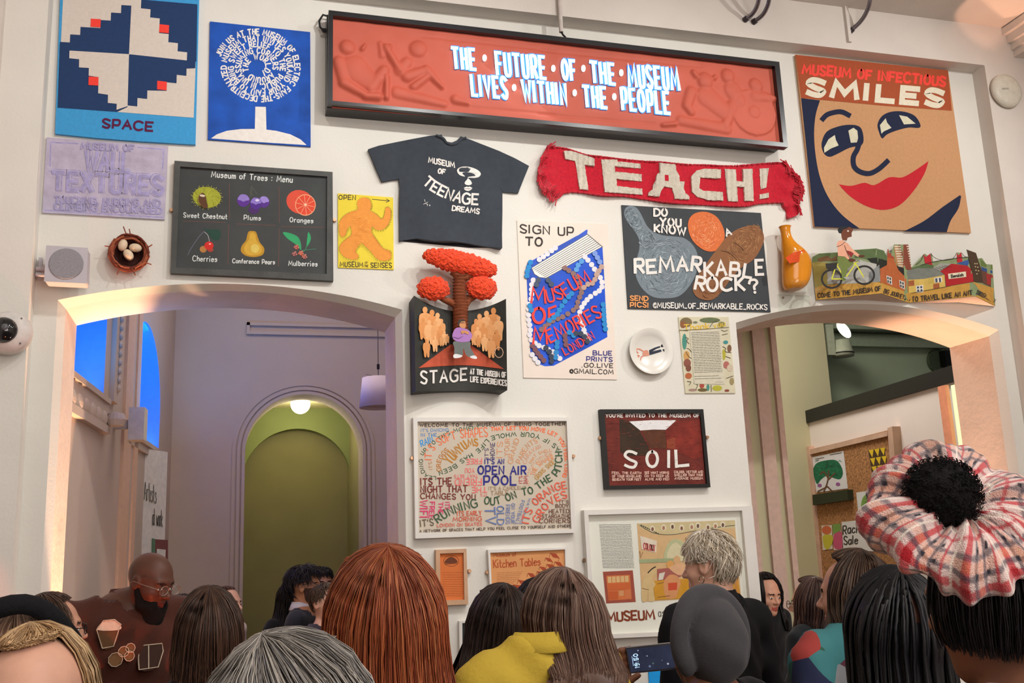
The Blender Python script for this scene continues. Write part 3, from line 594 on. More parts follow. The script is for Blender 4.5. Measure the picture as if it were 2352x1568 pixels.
I.line([(785,850),(790,875)],6,WH); I.line([(772,905),(822,880)],5,WH); I.line([(800,900),(822,905),(815,925)],5,WH); I.ell(845,918,6,9,WH); I.done('printed_lettering',o)
I=Ink(*k2,shirtmap,base=.002)
I.spoly([(1165,500),(1215,470),(1300,470),(1390,500),(1438,545),(1420,585),(1370,600),(1320,598),(1290,600),(1320,630),(1335,665),(1310,682),(1270,680),(1250,655),(1285,610),(1290,590),(1330,582),(1375,575),(1360,555),(1300,535),(1240,535),(1225,550),(1255,582),(1200,570),(1170,540)],WH,3)
I.spoly([(1240,718),(1275,700),(1290,706),(1310,700),(1340,720),(1300,722)],WH); I.spoly([(1245,726),(1300,728),(1335,726),(1300,750),(1265,745)],WH); I.ell(1215,500,26,8,'#444a50',15); I.ell(1380,525,26,8,'#444a50',15); I.done('printed_face',o)
# ------------------------------------------------------------ illuminated relief sign
SY=-.16
BK=mat('#1c1c20',.28,.1,6,name='black_powder_coat',spec=.5)
o=art('relief_sign','long black-framed terracotta relief sign lit with the words The Future of the Museum','sign',(1280,200),.13)
c3=(720,0,4.127)
q=MB(); TLp,TRp,BRp,BLp=(755,23),(1790,142),(1810,338),(753,237)
pl=[W(*p,SY) for p in (TLp,TRp,BRp,BLp)]; inn=[W(*p,SY) for p in ((765,35),(1780,152),(1799,327),(764,231))]
for i in range(4):
    j=(i+1)%4; q.slab([pl[i],pl[j],inn[j],inn[i]],(0,.05,0),BK)
q.build('frame',o)
q=MB(); b0=W(752,238,SY); b1=W(1810,338,SY); b2=W(1775,360,SY); b3=W(753,290,SY)
zb=(W(752,276,SY)[2]+W(1790,362,SY)[2])/2; q.box((pl[3][0],SY+.05,b0[2]-.002),(pl[2][0],-.001,pl[0][2]),BK); q.build('housing',o)
# relief: figures pressed as soft low relief in one clay sheet
x0,x1=inn[0][0]-.004,inn[2][0]+.004; z1=max(inn[0][2],inn[1][2])+.004; z0=min(inn[2][2],inn[3][2])-.004
nx,nz=480,92; X,Z=np.meshgrid(np.linspace(x0,x1,nx),np.linspace(z0,z1,nz)); Hh=np.zeros_like(X)
def rp(px,py): w_=W(px,py,SY); return w_[0],w_[2]
def addcap(a,b,r0,r1,h,sc=c3):
    global Hh
    ax,az=rp(sc[0]+a[0]/sc[2],sc[1]+a[1]/sc[2]); bx,bz=rp(sc[0]+b[0]/sc[2],sc[1]+b[1]/sc[2])
    r0=r0/sc[2]/405; r1=r1/sc[2]/405
    dx,dz=bx-ax,bz-az; L=dx*dx+dz*dz+1e-9; t=np.clip(((X-ax)*dx+(Z-az)*dz)/L,0,1); d=np.hypot(X-ax-t*dx,Z-az-t*dz); r=r0+(r1-r0)*t
    v=h*np.sqrt(np.clip(1-(d/r)**2,0,1)); Hh=np.maximum(Hh,v)
hs=.022
for a,b,r0,r1,h in (((330,420),(330,420),75,75,1),((400,620),(560,760),130,90,.8),((250,560),(300,760),60,50,.9),((300,760),(500,880),55,35,1.1),((500,890),(620,890),35,45,1.2),((560,800),(680,640),60,50,.9),((700,440),(830,640),34,40,1.2),((700,440),(680,400),30,12,1.2),((715,440),(705,395),12,8,1.3),((735,440),(738,400),12,8,1.3),((830,640),(900,560),60,50,.8),((1000,440),(1010,430),85,80,1),((900,700),(1080,640),60,45,1.0),((1080,640),(1230,800),50,28,1.1),((960,800),(1090,700),40,36,1.0),((800,850),(1250,960),60,40,.7),((700,900),(700,700),30,30,1.2),((1360,920),(1480,960),50,20,.9),((640,380),(660,500),20,30,.6),((470,440),(500,400),20,12,1)):
    addcap(a,b,r0,r1,h*hs)
c4=(1240,0,3.794)
for a,b,r0,r1,h in (((1460,680),(1460,690),85,80,1.1),((1380,640),(1360,610),30,30,1),((1540,660),(1550,650),26,22,1),((1660,640),(1660,650),75,70,1),((1900,720),(1910,730),70,70,1),((1340,780),(1300,900),60,50,.9),((1300,900),(1340,960),50,40,1),((1480,820),(1620,940),110,90,.8),((1700,760),(1760,860),90,80,.8),((1900,820),(2060,840),70,40,.9),((1250,1030),(1650,1100),50,60,.7),((1200,1060),(1090,1070),25,20,.9),((1700,900),(1640,1080),60,50,.9)):
    addcap(a,b,r0,r1,h*hs,c4)
cx,cz=rp(1240+1890/3.794,960/3.794); R=rp(1240+2070/3.794,960/3.794)[0]-cx; d=np.hypot((X-cx),(Z-cz)*1.0); Hh=np.maximum(Hh,np.where(d<R,.009,0)); Hh=np.where(abs(d-R)<.006,.014,Hh); Hh=np.where((d<R)&(np.hypot((X-cx)*1.0,Z-cz)<R*.25),.016,Hh)
ring=np.hypot((X-rp(1240+1475/3.794,690/3.794)[0])/.085,(Z-rp(1240,690/3.794)[1]+.02)/.1)
for (a,b),sc in ((((1040,310),(2310,450)),c3),(((1510,990),(2311,1060)),c3),(((0,410),(1420,555)),c4),(((0,970),(1030,1055)),c4)):
    ax,az=rp(sc[0]+a[0]/sc[2],sc[1]+a[1]/sc[2]); bx,bz=rp(sc[0]+b[0]/sc[2],sc[1]+b[1]/sc[2]); dx,dz=bx-ax,bz-az; L=dx*dx+dz*dz; t=np.clip(((X-ax)*dx+(Z-az)*dz)/L,0,1); dd=np.hypot(X-ax-t*dx,Z-az-t*dz)
    Hh=Hh-.008*np.exp(-(dd/.0045)**2)
Hh+=.0015*np.sin(X*31+Z*17)*np.sin(Z*43-X*9)
for k in range(2): Hh[1:-1,1:-1]=(Hh[1:-1,1:-1]*2+Hh[:-2,1:-1]+Hh[2:,1:-1]+Hh[1:-1,:-2]+Hh[1:-1,2:])/6
V=np.stack([X,(SY+.038)-Hh,Z],-1).reshape(-1,3); idx=np.arange(nx*nz).reshape(nz,nx)
Fq=np.stack([idx[:-1,:-1],idx[:-1,1:],idx[1:,1:],idx[1:,:-1]],-1).reshape(-1,4)
TER=mat('#c05c49',.6,.05,4,.05,bscale=200,name='terracotta')
q=MB(); q.v=V.tolist(); q.f=[tuple(f) for f in Fq.tolist()]; q.m=[0]*len(q.f); q.mats=[TER]; q.build('relief_panel',o,smooth=True)
LT=SY+.036
LC=mat('#c2f4ff',.5,0,emit=1.9,name='lit_white_led'); LB=mat('#3f7fd8',.5,0,emit=1.0,name='blue_led_halo')
I=Ink(*c3,lambda x,y,d:W(x,y,LT-d),base=.006)
c0=(0,0,1.)
for t_,p,h in (('THE',(1038,155,1096,160),54),('FUTURE',(1139,170,1257,181),58),('OF',(1290,181,1326,184),52),('THE',(1356,187,1416,194),54),('MUSEUM',(1442,197,1564,206),56),('LIVES',(1082,218,1169,225),54),('WITHIN',(1199,230,1305,240),54),('THE',(1339,243,1397,248),54),('PEOPLE',(1427,250,1542,261),56)):
    for cc,w_,b_,nm in ((LB,11,.003,'blue_glow_fringe'),(LC,7,.012,'lit_lettering')):  # wider emissive strokes stand in for the blue glow round the letters
        J=Ink(*c0,lambda x,y,d:W(x,y,LT-d),base=b_); J.text(t_,*p,h-8,w_,cc,up=(-.09,-1),jit=0,gap=.5); J.done(nm,o)
for x,y in ((1113,133),(1271,157),(1340,157),(1427,167),(1181,201),(1320,213),(1411,222)):
    J=Ink(*c0,lambda x,y,d:W(x,y,LT-d),base=.012); J.ell(x,y,5,8,LC); J.done('lit_dot',o)
lamp('AREA',tuple(W(1280,190,SY-.05)),6,(.6,.9,1),tuple(W(1280,190,-2)),1.2,.3,name='sign_glow')
q=MB(); q.tube([W(755,38,-.06),W(742,34,-.06),W(733,48,-.06),W(735,62,-.05),W(743,70,-.05),W(752,70,-.06)],.006,mat('#18181a',.5),8); q.tube([W(742,69,-.05),W(753,71,-.06)],.012,mat('#18181a',.5)); q.build('power_cable',o,True)
q=MB(); p=W(748,68,0); q.box(p+np.array([-.03,-.03,-.05]),p+np.array([.03,0,.05]),mat('#cfcac4',.5)); tag(q.build('wall_socket'),'small white wall socket at the left end of the lit relief sign','socket')
# conduit and the curved picture-light arms on the beam
q=MB(); a=W(1281,-60,-.14); b=W(1289,74,-.14); q.tube([(b[0],-.14,CEILZ),(b[0],-.14,b[2])],.013,mat('#c9bfb8',.6),10); q.build('cable_conduit'); 
tag(bpy.data.objects['cable_conduit'],'thin white conduit dropping from the beam onto the relief sign','pipe')
q=MB(); q.tube([(b[0],-.14,b[2]+.005),W(1293,80,-.14),W(1299,86,-.13)],.006,mat('#2a2426')); q.build('cable_end',bpy.data.objects['cable_conduit'])
AM=mat('#8e8990',.25,.05,metal=.9,name='brushed_steel')
for lb,P in (('left curved steel lamp arm of the close pair on the beam',[(1713,44),(1728,32),(1738,15),(1743,-6),(1742,-40)]),('right curved steel lamp arm of the close pair on the beam',[(1733,49),(1750,36),(1761,18),(1767,-4),(1767,-40)]),('single curved steel lamp arm on the beam above the smiling face banner',[(1956,69),(1976,50),(1990,28),(1998,2),(2000,-40)])):
    pts=[]
    for i,(x,y) in enumerate(P): pts.append(W(x,y,-.13-.05*i))
    q=MB(); q.tube(catmull(pts,5),.014,AM,10); t_=q.build('lamp_arm',smooth=True); tag(t_,lb,'lamp arm')
    q=MB(); d_=(pts[0]-pts[1]); d_/=np.linalg.norm(d_); q.tube([pts[0]-d_*.012,pts[0]+d_*.012],.019,mat('#4a4448',.4,metal=.6),12); q.build('end_cap',t_)
q=MB(); p=W(1945,40,-.13); q.box((p[0]-.012,-.14,p[2]-.18),(p[0]+.012,-.12,CEILZ),PLASTER2); struct(q.build('trim_16'))
# plaster corbel at the top right
q=MB(); cb=W(2318,95,-.12)
for i,(dx,dz,h) in enumerate(((0,0,.05),(.03,.05,.05),(.07,.10,.06),(.12,.16,.05))): q.box((5.5,-.12-.1-dx,cb[2]-.12+dz),(cb[0]+.02-dx*.6,-.12,cb[2]-.12+dz+h),PLASTER2)
struct(q.build('trim_17'))
# round wifi disc
p=W(2306,212,-.12); o=thing('ceiling_access_disc','round white disc sensor on the pilaster right of the smiling face banner','sensor',p); o['_o']=tuple(p)
q=MB(); q.lathe([(0,-.05),(.09,-.048),(.118,-.035),(.125,-.015),(.11,0)],p,mat('#cfcabb',.4),40,axis='y'); q.build('cover',o,True)
I=Ink(0,0,1,lambda x,y,d:W(x,y,-.172-d)); I.line([(2303,203),(2316,203)],3,'#aaa698'); I.done('mark',o)
# cctv dome
p=W(15,765,-.17); o=thing('security_camera','white domed security camera on the left pilaster','camera',p); o['_o']=tuple(p)
q=MB(); q.lathe([(0,-.07),(.055,-.068),(.085,-.055),(.1,-.03),(.105,0)],p+np.array([.012,0,0]),mat('#d2cdc8',.4),40,axis='y'); q.build('housing',o,True)
q=MB(); pp=p+np.array([.0,-.068,.0]); q.ell(pp,(.062,.05,.062),mat('#16181a',.08,.05,spec=.8,name='smoked_dome'),24,14); q.build('dome',o,True)
q=MB(); q.ell(pp+np.array([.012,-.04,.005]),(.018,.014,.018),mat('#5a5c60',.2),12,8); q.build('lens',o,True)
q=MB()
for a in range(4): q.ell(p+np.array([.012+.085*math.cos(a*1.57+.8),-.055,.085*math.sin(a*1.57+.8)]),(.005,.004,.005),mat('#6a6866',.4),8,6)
q.build('screws',o)
# square wall speaker left
sp=W(153,609,-.14); o=thing('wall_loudspeaker','square white loudspeaker with round grille on the wall above the left arch corner','speaker',sp); o['_o']=tuple(sp)
WG=mat('#bdb9c0',.5,.03,name='off_white_plastic'); q=MB(); c_=[W(x,y,-.16) for x,y in ((106,563),(202,569),(199,651),(101,646))]
import bmesh
def bevel(ob,w_=.008,seg=3):
    m_=ob.modifiers.new('b','BEVEL'); m_.width=w_; m_.segments=seg; return ob
q.slab(c_,(0,.09,0),WG); bevel(q.build('cabinet',o),.012,3)
q=MB(); g=W(152,606,-.16); q.lathe([(0,-.006),(.076,-.006),(.08,0)],g,mat('#96949a',.6,.12,120,.4,bscale=700,name='perforated_grille'),40,axis='y'); q.build('grille',o)
q=MB(); 
for dz in (-.015,-.045): q.tube([W(103,615,-.06)+np.array([.03,0,dz+.01]),W(84,615,-.05)+np.array([0,0,dz+.01])],.011,WG,10)
q.box(W(86,640,-.03),W(100,595,-.0),WG); q.build('bracket',o)
# nest
p=W(297,582,-.05); o=thing('birds_nest','woven reddish bird nest fixed to the wall, holding three eggs','nest',p); o['_o']=tuple(p)
q=MB(); tw=[mat('#8c4630',.8,.2,40,name='twig_a'),mat('#6e3226',.8,.2,40,name='twig_b'),mat('#a0583c',.8,.2,40,name='twig_c')]
for i in range(150):
    a=random.random()*6.28; R=.075+.022*random.random(); dp=random.random()*.075; R*=(.72+.28*math.sqrt(dp/.075)); P=[]
    for k in range(6): b=a+k*.26; P.append(p+np.array([R*math.cos(b)*(1+.06*random.random()),.045-dp+.012*random.random(),R*math.sin(b)*1.02*(1+.06*random.random())]))
    q.tube(P,.0035+.002*random.random(),tw[i%3],5)
q.lathe([(0,.042),(.05,.035),(.075,.0),(.07,.045)],p,mat('#3a1a14',.9,.3,60),20,axis='y')
for a,L in ((1.7,.14),(1.5,.125),(4.2,.13),(4.9,.125),(.3,.12),(-.6,.125),(2.8,.12)): q.tube([p+np.array([.08*math.cos(a),-.01,.08*math.sin(a)]),p+np.array([L*math.cos(a+.1),-.02,L*math.sin(a+.1)])],.003,tw[0],5)
q.build('woven_twigs',o)
EG=mat('#d8c2a6',.4,.04,30,name='egg_shell')
for x,y,an,lb in ((282,563,75,'cream egg lying at the upper left of the wall nest'),(311,569,-8,'cream egg lying at the right of the wall nest'),(295,585,-55,'cream egg lying at the bottom of the wall nest')):
    q=MB(); M3=np.array(Matrix.Rotation(math.radians(-an),3,'Y')); q.ell(W(x,y,-.062),(.0315,.022,.0225),EG,20,14,M3); tag(q.build('egg',smooth=True),lb,'egg','eggs in the wall nest')
# ---- scarf
k5=(1210,320,3.5636); RW=mat('#c4142c',.95,.15,60,.6,bscale=160,name='red_wool',sheen=.3); CWL=mat('#d2c8b8',.95,.1,60,.6,bscale=160,name='cream_wool',sheen=.3)
o=art('knitted_scarf','red knitted scarf with cream letters spelling TEACH! and ragged ends','scarf',(1540,405),.03)
top=catmull([(180,60),(320,75),(480,125),(600,140),(800,165),(960,180),(1090,185),(1300,205),(1480,210),(1650,218),(1800,210),(2040,192),(2130,205)],6); bot=catmull([(245,488),(270,455),(330,435),(420,432),(600,455),(800,465),(960,490),(1200,520),(1450,535),(1650,545),(1800,545),(1900,525),(2100,515)],6)
left=catmull([(245,488),(190,430),(150,380),(112,320),(105,250),(130,130),(180,60)],5); right=catmull([(2130,205),(2190,270),(2250,350),(2245,430),(2225,500),(2230,600),(2145,640),(2115,560),(2100,515)],5)
pts=[(x+random.uniform(-2,2),y+random.uniform(-2.5,2.5)) for x,y in left[:-1]+top[:-1]+right[:-1]+bot[::-1][:-1]]
def scarfmap(x,y,d): zx=(x-1210)*3.5636; zy=(y-320)*3.5636; return W(x,y,-(.02+.008*math.sin(zx*.012)+.004*math.sin(zx*.15)+d+(.012*math.sin(zy*.05) if zx<240 or zx>2080 else 0)))
q=MB(); gridfill(q,[(1210+x/3.5636,320+y/3.5636) for x,y in pts],scarfmap,RW,60,14,thick=-.002); q.build('knitted_band',o,True)
q=MB()
def edge(P,step=8):
    for i in range(len(P)-1):
        a=np.array(P[i]);b=np.array(P[i+1]);L=np.linalg.norm(b-a)
        for k in range(max(1,int(L/step))):
            c_=a+(b-a)*k*step/max(L,1); w_=scarfmap(1210+c_[0]/3.5636,320+c_[1]/3.5636,.002); q.ell(w_,(.0045+.002*random.random(),.006,.005+.002*random.random()),RW,6,4)
edge(top); edge(bot); q.build('knitted_edging',o,True)['kind']='stuff'
q=MB()
for P,sg in ((left,-1),(right[:24],1)):
    for i in range(90):
        a=random.choice(P); a=np.array(a); b_=a+np.array([sg*random.uniform(5,22) if sg<0 else random.uniform(-10,22),random.uniform(20,70)]); a2=a+np.array([-sg*random.uniform(10,60),-random.uniform(10,50)])
        q.tube([scarfmap(1210+p_[0]/3.5636,320+p_[1]/3.5636,.006+.006*random.random()) for p_ in (a2,a,b_)],.0035,RW,5)
q.build('fringe',o)['kind']='stuff'
I=Ink(*k5,scarfmap,base=.004,rough=.95)
L_=[('T',[[(305,95),(360,92),(555,155),(555,218),(475,205),(505,412),(435,408),(395,175),(315,158)]]),
('E',[[(610,165),(740,165),(745,180),(932,198),(932,238),(722,218),(722,262),(940,285),(942,345),(735,322),(738,380),(945,405),(948,452),(640,430)]]),
('A',[[(1085,190),(1218,205),(1222,250),(1250,300),(1252,345),(1290,345),(1285,400),(1300,440),(1332,465),(1332,490),(1212,485),(1200,430),(1190,395),(1125,385),(1105,410),(1085,468),(992,458),(995,435),(1030,410),(1035,375),(1060,330),(1065,285),(1090,270)]]),
('C',[[(1390,255),(1450,238),(1590,245),(1590,318),(1420,312),(1412,400),(1445,420),(1605,430),(1608,500),(1480,495),(1400,470),(1355,430),(1348,300)]]),
('H',[[(1620,240),(1712,248),(1715,340),(1775,345),(1770,240),(1848,240),(1858,505),(1785,500),(1780,390),(1722,385),(1728,508),(1650,505)]]),
('bang',[[(1905,240),(1980,235),(1960,395),(1915,408)],[(1905,450),(1980,435),(1982,475),(1908,488)]])]
for nm,Ps in L_:
    J=Ink(*k5,scarfmap,base=.0); J.L=.0
    for P in Ps:
        Q=[]; 
        for i in range(len(P)):
            a=np.array(P[i]);b=np.array(P[(i+1)%len(P)]);n_=max(1,int(np.linalg.norm(b-a)//14))
            for k in range(n_): Q.append(a+(b-a)*k/n_+np.array([random.uniform(-2,2),random.uniform(-2,2)]))
        gridfill(J.mb,[(1210+x/3.5636,320+y/3.5636) for x,y in Q],lambda x,y,d:scarfmap(x,y,.011),CWL,10,8,thick=-.015)
    if nm=='A':
        J.L=.0135; J.poly([(1118,288),(1160,292),(1162,340),(1122,338)],RW)
    J.mb.build('knitted_letter',o)
# knit stitches as small raised ribs on the letters
# ---- smiles banner
k6=(1780,0,2.8007); o=art('face_banner','large cloth banner of a smiling red-lipped face, lettered Museum of Infectious Smiles','banner',(2030,330),.02)
TAN=mat('#c8976c',.9,.05,50,.3,bscale=250,name='tan_cloth',sheen=.15); RUS=mat('#a8502e',.9,.06,50,.3,bscale=250,name='rust_cloth',sheen=.15); NVD=mat('#1a2440',.9,.06,50,.3,bscale=250,name='dark_navy_cloth',sheen=.15); REDL=mat('#c4202e',.9,.05,50,.3,bscale=250,name='lipstick_red_cloth',sheen=.15)
board(o,'backing_cloth',[(132,352),(1113,452),(1262,1498),(255,1455)],.02,TAN,*k6)
J=lambda nm,P,m,b=.0008,sp=False: (lambda I:(I.spoly(P,m,4) if sp else I.poly(P,m),I.done(nm,o)))(Ink(*k6,.02,base=b))
J('heading_cloth',[(132,352),(1113,452),(1138,712),(700,680),(168,630)],RUS,.0012)
fl=catmull([(290,645),(262,740),(252,860),(262,1000),(290,1140),(345,1270),(430,1380),(545,1470)],6)
J('hair_patch',[(168,631)]+fl+[(255,1457)],NVD); J('hair_patch',[(832,1486)]+catmull([(832,1486),(960,1420),(1080,1330),(1190,1255)],5)+catmull([(1198,1262),(1180,1340),(1130,1420),(1105,1493)],5),NVD)
I=Ink(*k6,.02,base=.001); I.line([(305,768),(340,735),(420,718),(478,742)],32,NVD,smooth=True); I.done('eyebrow',o)
J('eye_outline',[(300,925),(330,850),(400,815),(480,802),(545,815),(568,870),(560,930),(480,950),(400,990),(350,1008),(315,985)],NVD,.001,True); J('eye_outline',[(660,800),(690,745),(750,718),(830,718),(900,745),(935,800),(925,822),(860,820),(780,840),(720,865),(690,890),(670,850)],NVD,.001,True)
for P in ([(315,950),(345,895),(385,868),(392,900),(410,935),(360,955),(318,982)],[(472,840),(505,822),(530,840),(538,915),(488,918),(480,880)],[(675,805),(712,760),(722,790),(750,822),(700,845),(685,860)],[(798,740),(850,750),(905,795),(830,800)]): J('eye_white',P,mat('#d6d2b8',.9,name='cream_eye_cloth'),.0022)
I=Ink(*k6,.02,base=.0024); I.line([(548,900),(530,960),(505,1010),(510,1070),(550,1105),(610,1115),(670,1085),(725,1035)],32,NVD,smooth=True); I.done('nose_line',o)
J('lips',catmull([(412,1185),(490,1195),(575,1175),(640,1190),(735,1140),(820,1140),(910,1090),(988,1035)],4)+catmull([(988,1035),(960,1120),(890,1230),(800,1320),(700,1350),(600,1330),(500,1275),(430,1210)],4),REDL,.001)
I=Ink(*k6,.02,base=.002); I.text('MUSEUM OF INFECTIOUS',168,470,1100,552,56,17,'#f0483c',jit=.08); I.done('lettering',o)
I=Ink(*k6,.02,base=.002); I.text('SMILES',192,603,1090,680,92,36,'#e4dcc6',jit=0,gap=.36); I.done('lettering',o)
# ---- stage with crocheted tree
k7=(920,560,4.3556)
o=art('stage_box','curved black stage box with crocheted orange tree and cut-out crowd, lettered Stage','artwork',(1055,740),.12)
# concave-front box: sides proud, middle back
def stagemap(x,y,d=0):
    zx=(x-920)*4.3556; u=(zx-600)/460; return W(x,y,-(.055+.10*min(1.1,u*u)+d))
BKP=mat('#33332f',.6,.15,12,name='black_board')
q=MB(); P=[]; n_=24
topc=[(130+930*i/n_,0) for i in range(n_+1)]
def topy(zx): u=(zx-600)/460; return (520+155*(1-u*u)) if zx<600 else (545+125*(1-u*u))
A=[];B=[]
for i in range(n_+1):
    zx=135+i*(1055-135)/n_; zx2=150+i*(1068-150)/n_; yb=1468+15*math.sin(i/n_*3.14)*.2+ (i/n_)*-5
    A.append(stagemap(920+zx/4.3556,560+topy(zx)/4.3556)); B.append(stagemap(920+zx2/4.3556,560+yb/4.3556))
m_=n_+1; q.add(A+B,[(i,m_+i,m_+i+1,i+1) for i in range(n_)],BKP)
A2=[np.array([a[0],-.001,a[2]-.0]) for a in A]; B2=[np.array([b[0],-.001,b[2]]) for b in B]
q.add(A+A2,[(i,i+1,m_+i+1,m_+i) for i in range(n_)],BKP); q.add(B+B2,[(i,i+1,m_+i+1,m_+i) for i in range(n_)],BKP); q.add([A[0],B[0],B2[0],A2[0]],[(0,1,2,3)],BKP); q.add([A[-1],B[-1],B2[-1],A2[-1]],[(0,1,2,3)],BKP)
q.build('curved_board',o)
def chop(P,n=6):
    R=[]
    for i in range(len(P)):
        a=np.array(P[i],float);b=np.array(P[(i+1)%len(P)],float)
        for k in range(n): R.append(tuple(a+(b-a)*k/n))
    return R
I=Ink(*k7,stagemap,base=.002)
gridfill(I.mb,[(920+x/4.3556,560+y/4.3556) for x,y in [(500,1005),(700,1005),(1035,1252),(900,1235),(750,1218),(600,1212),(400,1222),(180,1240)]],lambda x,y,d:stagemap(x,y,.003),mat('#c0563c',.7,.1,name='terracotta_paint'),14,3); I.done('painted_floor',o)
I=Ink(*k7,stagemap,base=.004); I.text('STAGE',195,1395,670,1362,110,20,WH,jit=.1,gap=.38,up=(0,-1)); I.text('AT THE MUSEUM OF',692,1298,1058,1338,50,11,WH,up=(0,-1),gap=.35); I.text('LIFE EXPERIENCES',695,1375,1065,1418,52,11,WH,up=(0,-1),gap=.35); I.done('lettering',o)
PC=[mat('#e0a068',.75,.05,name='peach_card'),mat('#d89258',.75,.05,name='peach_card'),mat('#e8ae78',.75,.05,name='peach_card')]
rs=random.Random(3)
def figure(cx,cy,h,k,sit=False):
    I=Ink(*k7,stagemap,base=.012+.0006*k); m=PC[k%3]; w_=h*.17
    I.ell(cx,cy-h*.90,h*.085,h*.11,m,n=12)
    I.spoly([(cx-w_*.4,cy-h*.8),(cx-w_*1.1,cy-h*.72),(cx-w_*1.2,cy-h*.45),(cx-w_*.9,cy-h*.3),(cx-w_*.7,cy),(cx-w_*.1,cy),(cx,cy-h*.25),(cx+w_*.3,cy),(cx+w_*.9,cy),(cx+w_*.95,cy-h*.3),(cx+w_*1.2,cy-h*.5),(cx+w_*1.1,cy-h*.72),(cx+w_*.4,cy-h*.8)],m,2)
    I.line([(cx-w_*.5,cy-h*.7),(cx-w_*.2,cy-h*.5),(cx+w_*.5,cy-h*.48)],3.5,'#b8743e',smooth=True); return I.done('crowd_figure',o)
kk=0
for cx,cy,h in ((245,930,300),(315,960,300),(370,960,270),(410,950,200),(225,950,210),(285,1000,240),(345,1000,230),(395,1010,190),(440,1010,140),(470,990,90),(260,1130,180),(345,1075,150),(410,1020,110),
                (930,950,310),(860,970,300),(790,980,280),(755,990,240),(980,960,240),(900,980,220),(830,1000,210),(770,1010,180),(730,1010,120),(960,1060,200),(840,1070,170),(905,1135,210),(780,1030,120)):
    figure(cx,cy,h,kk); kk+=1
I=Ink(*k7,stagemap,base=.03); I.line([(985+42*math.cos(a/10*6.28),1085+52*math.sin(a/10*6.28)) for a in range(11)],6,'#e8c0a0'); I.done('hoop',o)
TRK=mat('#8a4a2e',.9,.2,30,.4,bscale=120,name='brown_wrapped_yarn'); ORY=mat('#e84820',.9,.12,60,.5,bscale=200,name='orange_yarn',sheen=.2)
def tp(x,y,dep=-.105): return W(920+x/4.3556,560+y/4.3556,dep)
q=MB()
q.tube(catmull([tp(600,1000,-.075),tp(600,850,-.08),tp(598,700,-.09),tp(596,600,-.1),tp(590,450,-.105),tp(600,330,-.11),tp(610,270,-.11)],4),[.040+.0*i for i in range(9)]+[.043-.0012*i for i in range(16)],TRK,16)
q.tube(catmull([tp(590,640,-.1),tp(520,590,-.1),tp(440,560,-.1),tp(380,530,-.105)],4),[.026-.0012*i for i in range(13)],TRK,12); q.tube(catmull([tp(620,640,-.1),tp(680,560,-.1),tp(740,530,-.1),tp(780,500,-.105)],4),[.026-.0013*i for i in range(13)],TRK,12)
q.tube(catmull([tp(600,350,-.11),tp(560,290,-.11),tp(520,260,-.11)],4),[.03]*9,TRK,12); q.tube(catmull([tp(600,350,-.11),tp(660,310,-.11),tp(710,300,-.11)],4),[.03]*9,TRK,12)
for i in range(22): yy=290+i*32; q.tube([tp(600,yy,-.105)+np.array([.0435*math.cos(a/12*6.283),.0435*math.sin(a/12*6.283),.006*math.sin(a/12*6.283)]) for a in range(13)],.0022,mat('#74391f',.9,name='dark_yarn'),4,closed=False)
q.build('tree_trunk',o,True)
def blobs(q,cx,cy,rx,ry,rot,n,dep):
    a=math.radians(rot)
    for i in range(n):
        r=math.sqrt((i+.5)/n); t=i*2.39996; u=rx*r*math.cos(t); v=ry*r*math.sin(t); x=cx+u*math.cos(a)-v*math.sin(a); y=cy+u*math.sin(a)+v*math.cos(a)
        p_=tp(x,y,dep-.045*math.sqrt(max(0,1-r*r))); R=.0135+.003*random.random()
        nn=np.array([random.uniform(-.5,.5),-1,random.uniform(-.5,.5)]); nn/=np.linalg.norm(nn); a1=np.cross(nn,[0,0,1]); a1/=np.linalg.norm(a1); a2=np.cross(nn,a1)
        q.tube([p_+(a1*math.cos(s_/7*6.283)+a2*math.sin(s_/7*6.283))*R*.75+nn*.002*(s_%2) for s_ in range(8)],R*.5,ORY,6)
    q.ell(tp(cx,cy,dep),(rx/4.3556/400*.95,.03,ry/4.3556/400*.95),ORY,18,10,np.array(Matrix.Rotation(a,3,'Y')))
for nm,ar in (('leaf_cluster',(600,190,365,95,13,230,-.11)),('leaf_cluster',(330,447,145,100,3,100,-.11)),('leaf_cluster',(810,440,138,100,8,95,-.11))):
    q=MB(); blobs(q,*ar); q.build(nm,o,True)['kind']='stuff'
I=Ink(*k7,lambda x,y,d:W(x,y,-(.160+d)),base=.0)
def cut(nm,P,c,b,sp=True):
    J_=Ink(*k7,lambda x,y,d:W(x,y,-(.160+d)),base=b); (J_.spoly(P,c,4) if sp else J_.poly(P,c)); return J_.done(nm,o)
cut('cutout_trousers',[(535,975),(690,975),(700,1040),(745,1120),(700,1135),(655,1110),(628,1045),(620,1115),(545,1110),(538,1040)],'#6a6e6c',.001)
cut('cutout_jumper',[(545,850),(590,835),(640,845),(685,865),(718,915),(700,955),(690,972),(610,982),(540,962),(518,915)],'#a878b8',.002)
cut('cutout_shoe',[(530,1110),(560,1100),(620,1118),(590,1138),(535,1140)],'#dcdcdc',.003); cut('cutout_shoe',[(695,1125),(740,1115),(765,1135),(755,1150),(710,1142)],'#dcdcdc',.003)
cut('cutout_head',[(585,790),(605,770),(640,768),(652,800),(650,835),(620,842),(590,820)],'#c88a5c',.003); cut('cutout_hair',[(575,800),(580,765),(620,750),(645,770),(610,775),(592,795),(585,825)],'#3a302a',.004)
J_=Ink(*k7,lambda x,y,d:W(x,y,-(.160+d)),base=.005); J_.line([(600,790),(622,785),(640,790)],4,'#3a302a'); J_.line([(530,930),(580,945),(620,925)],5,'#7a4e8a'); J_.spoly([(605,870),(640,865),(680,880),(675,905),(640,890),(615,900)],'#c88a5c'); J_.done('cutout_details',o)
clip(o,945,744)
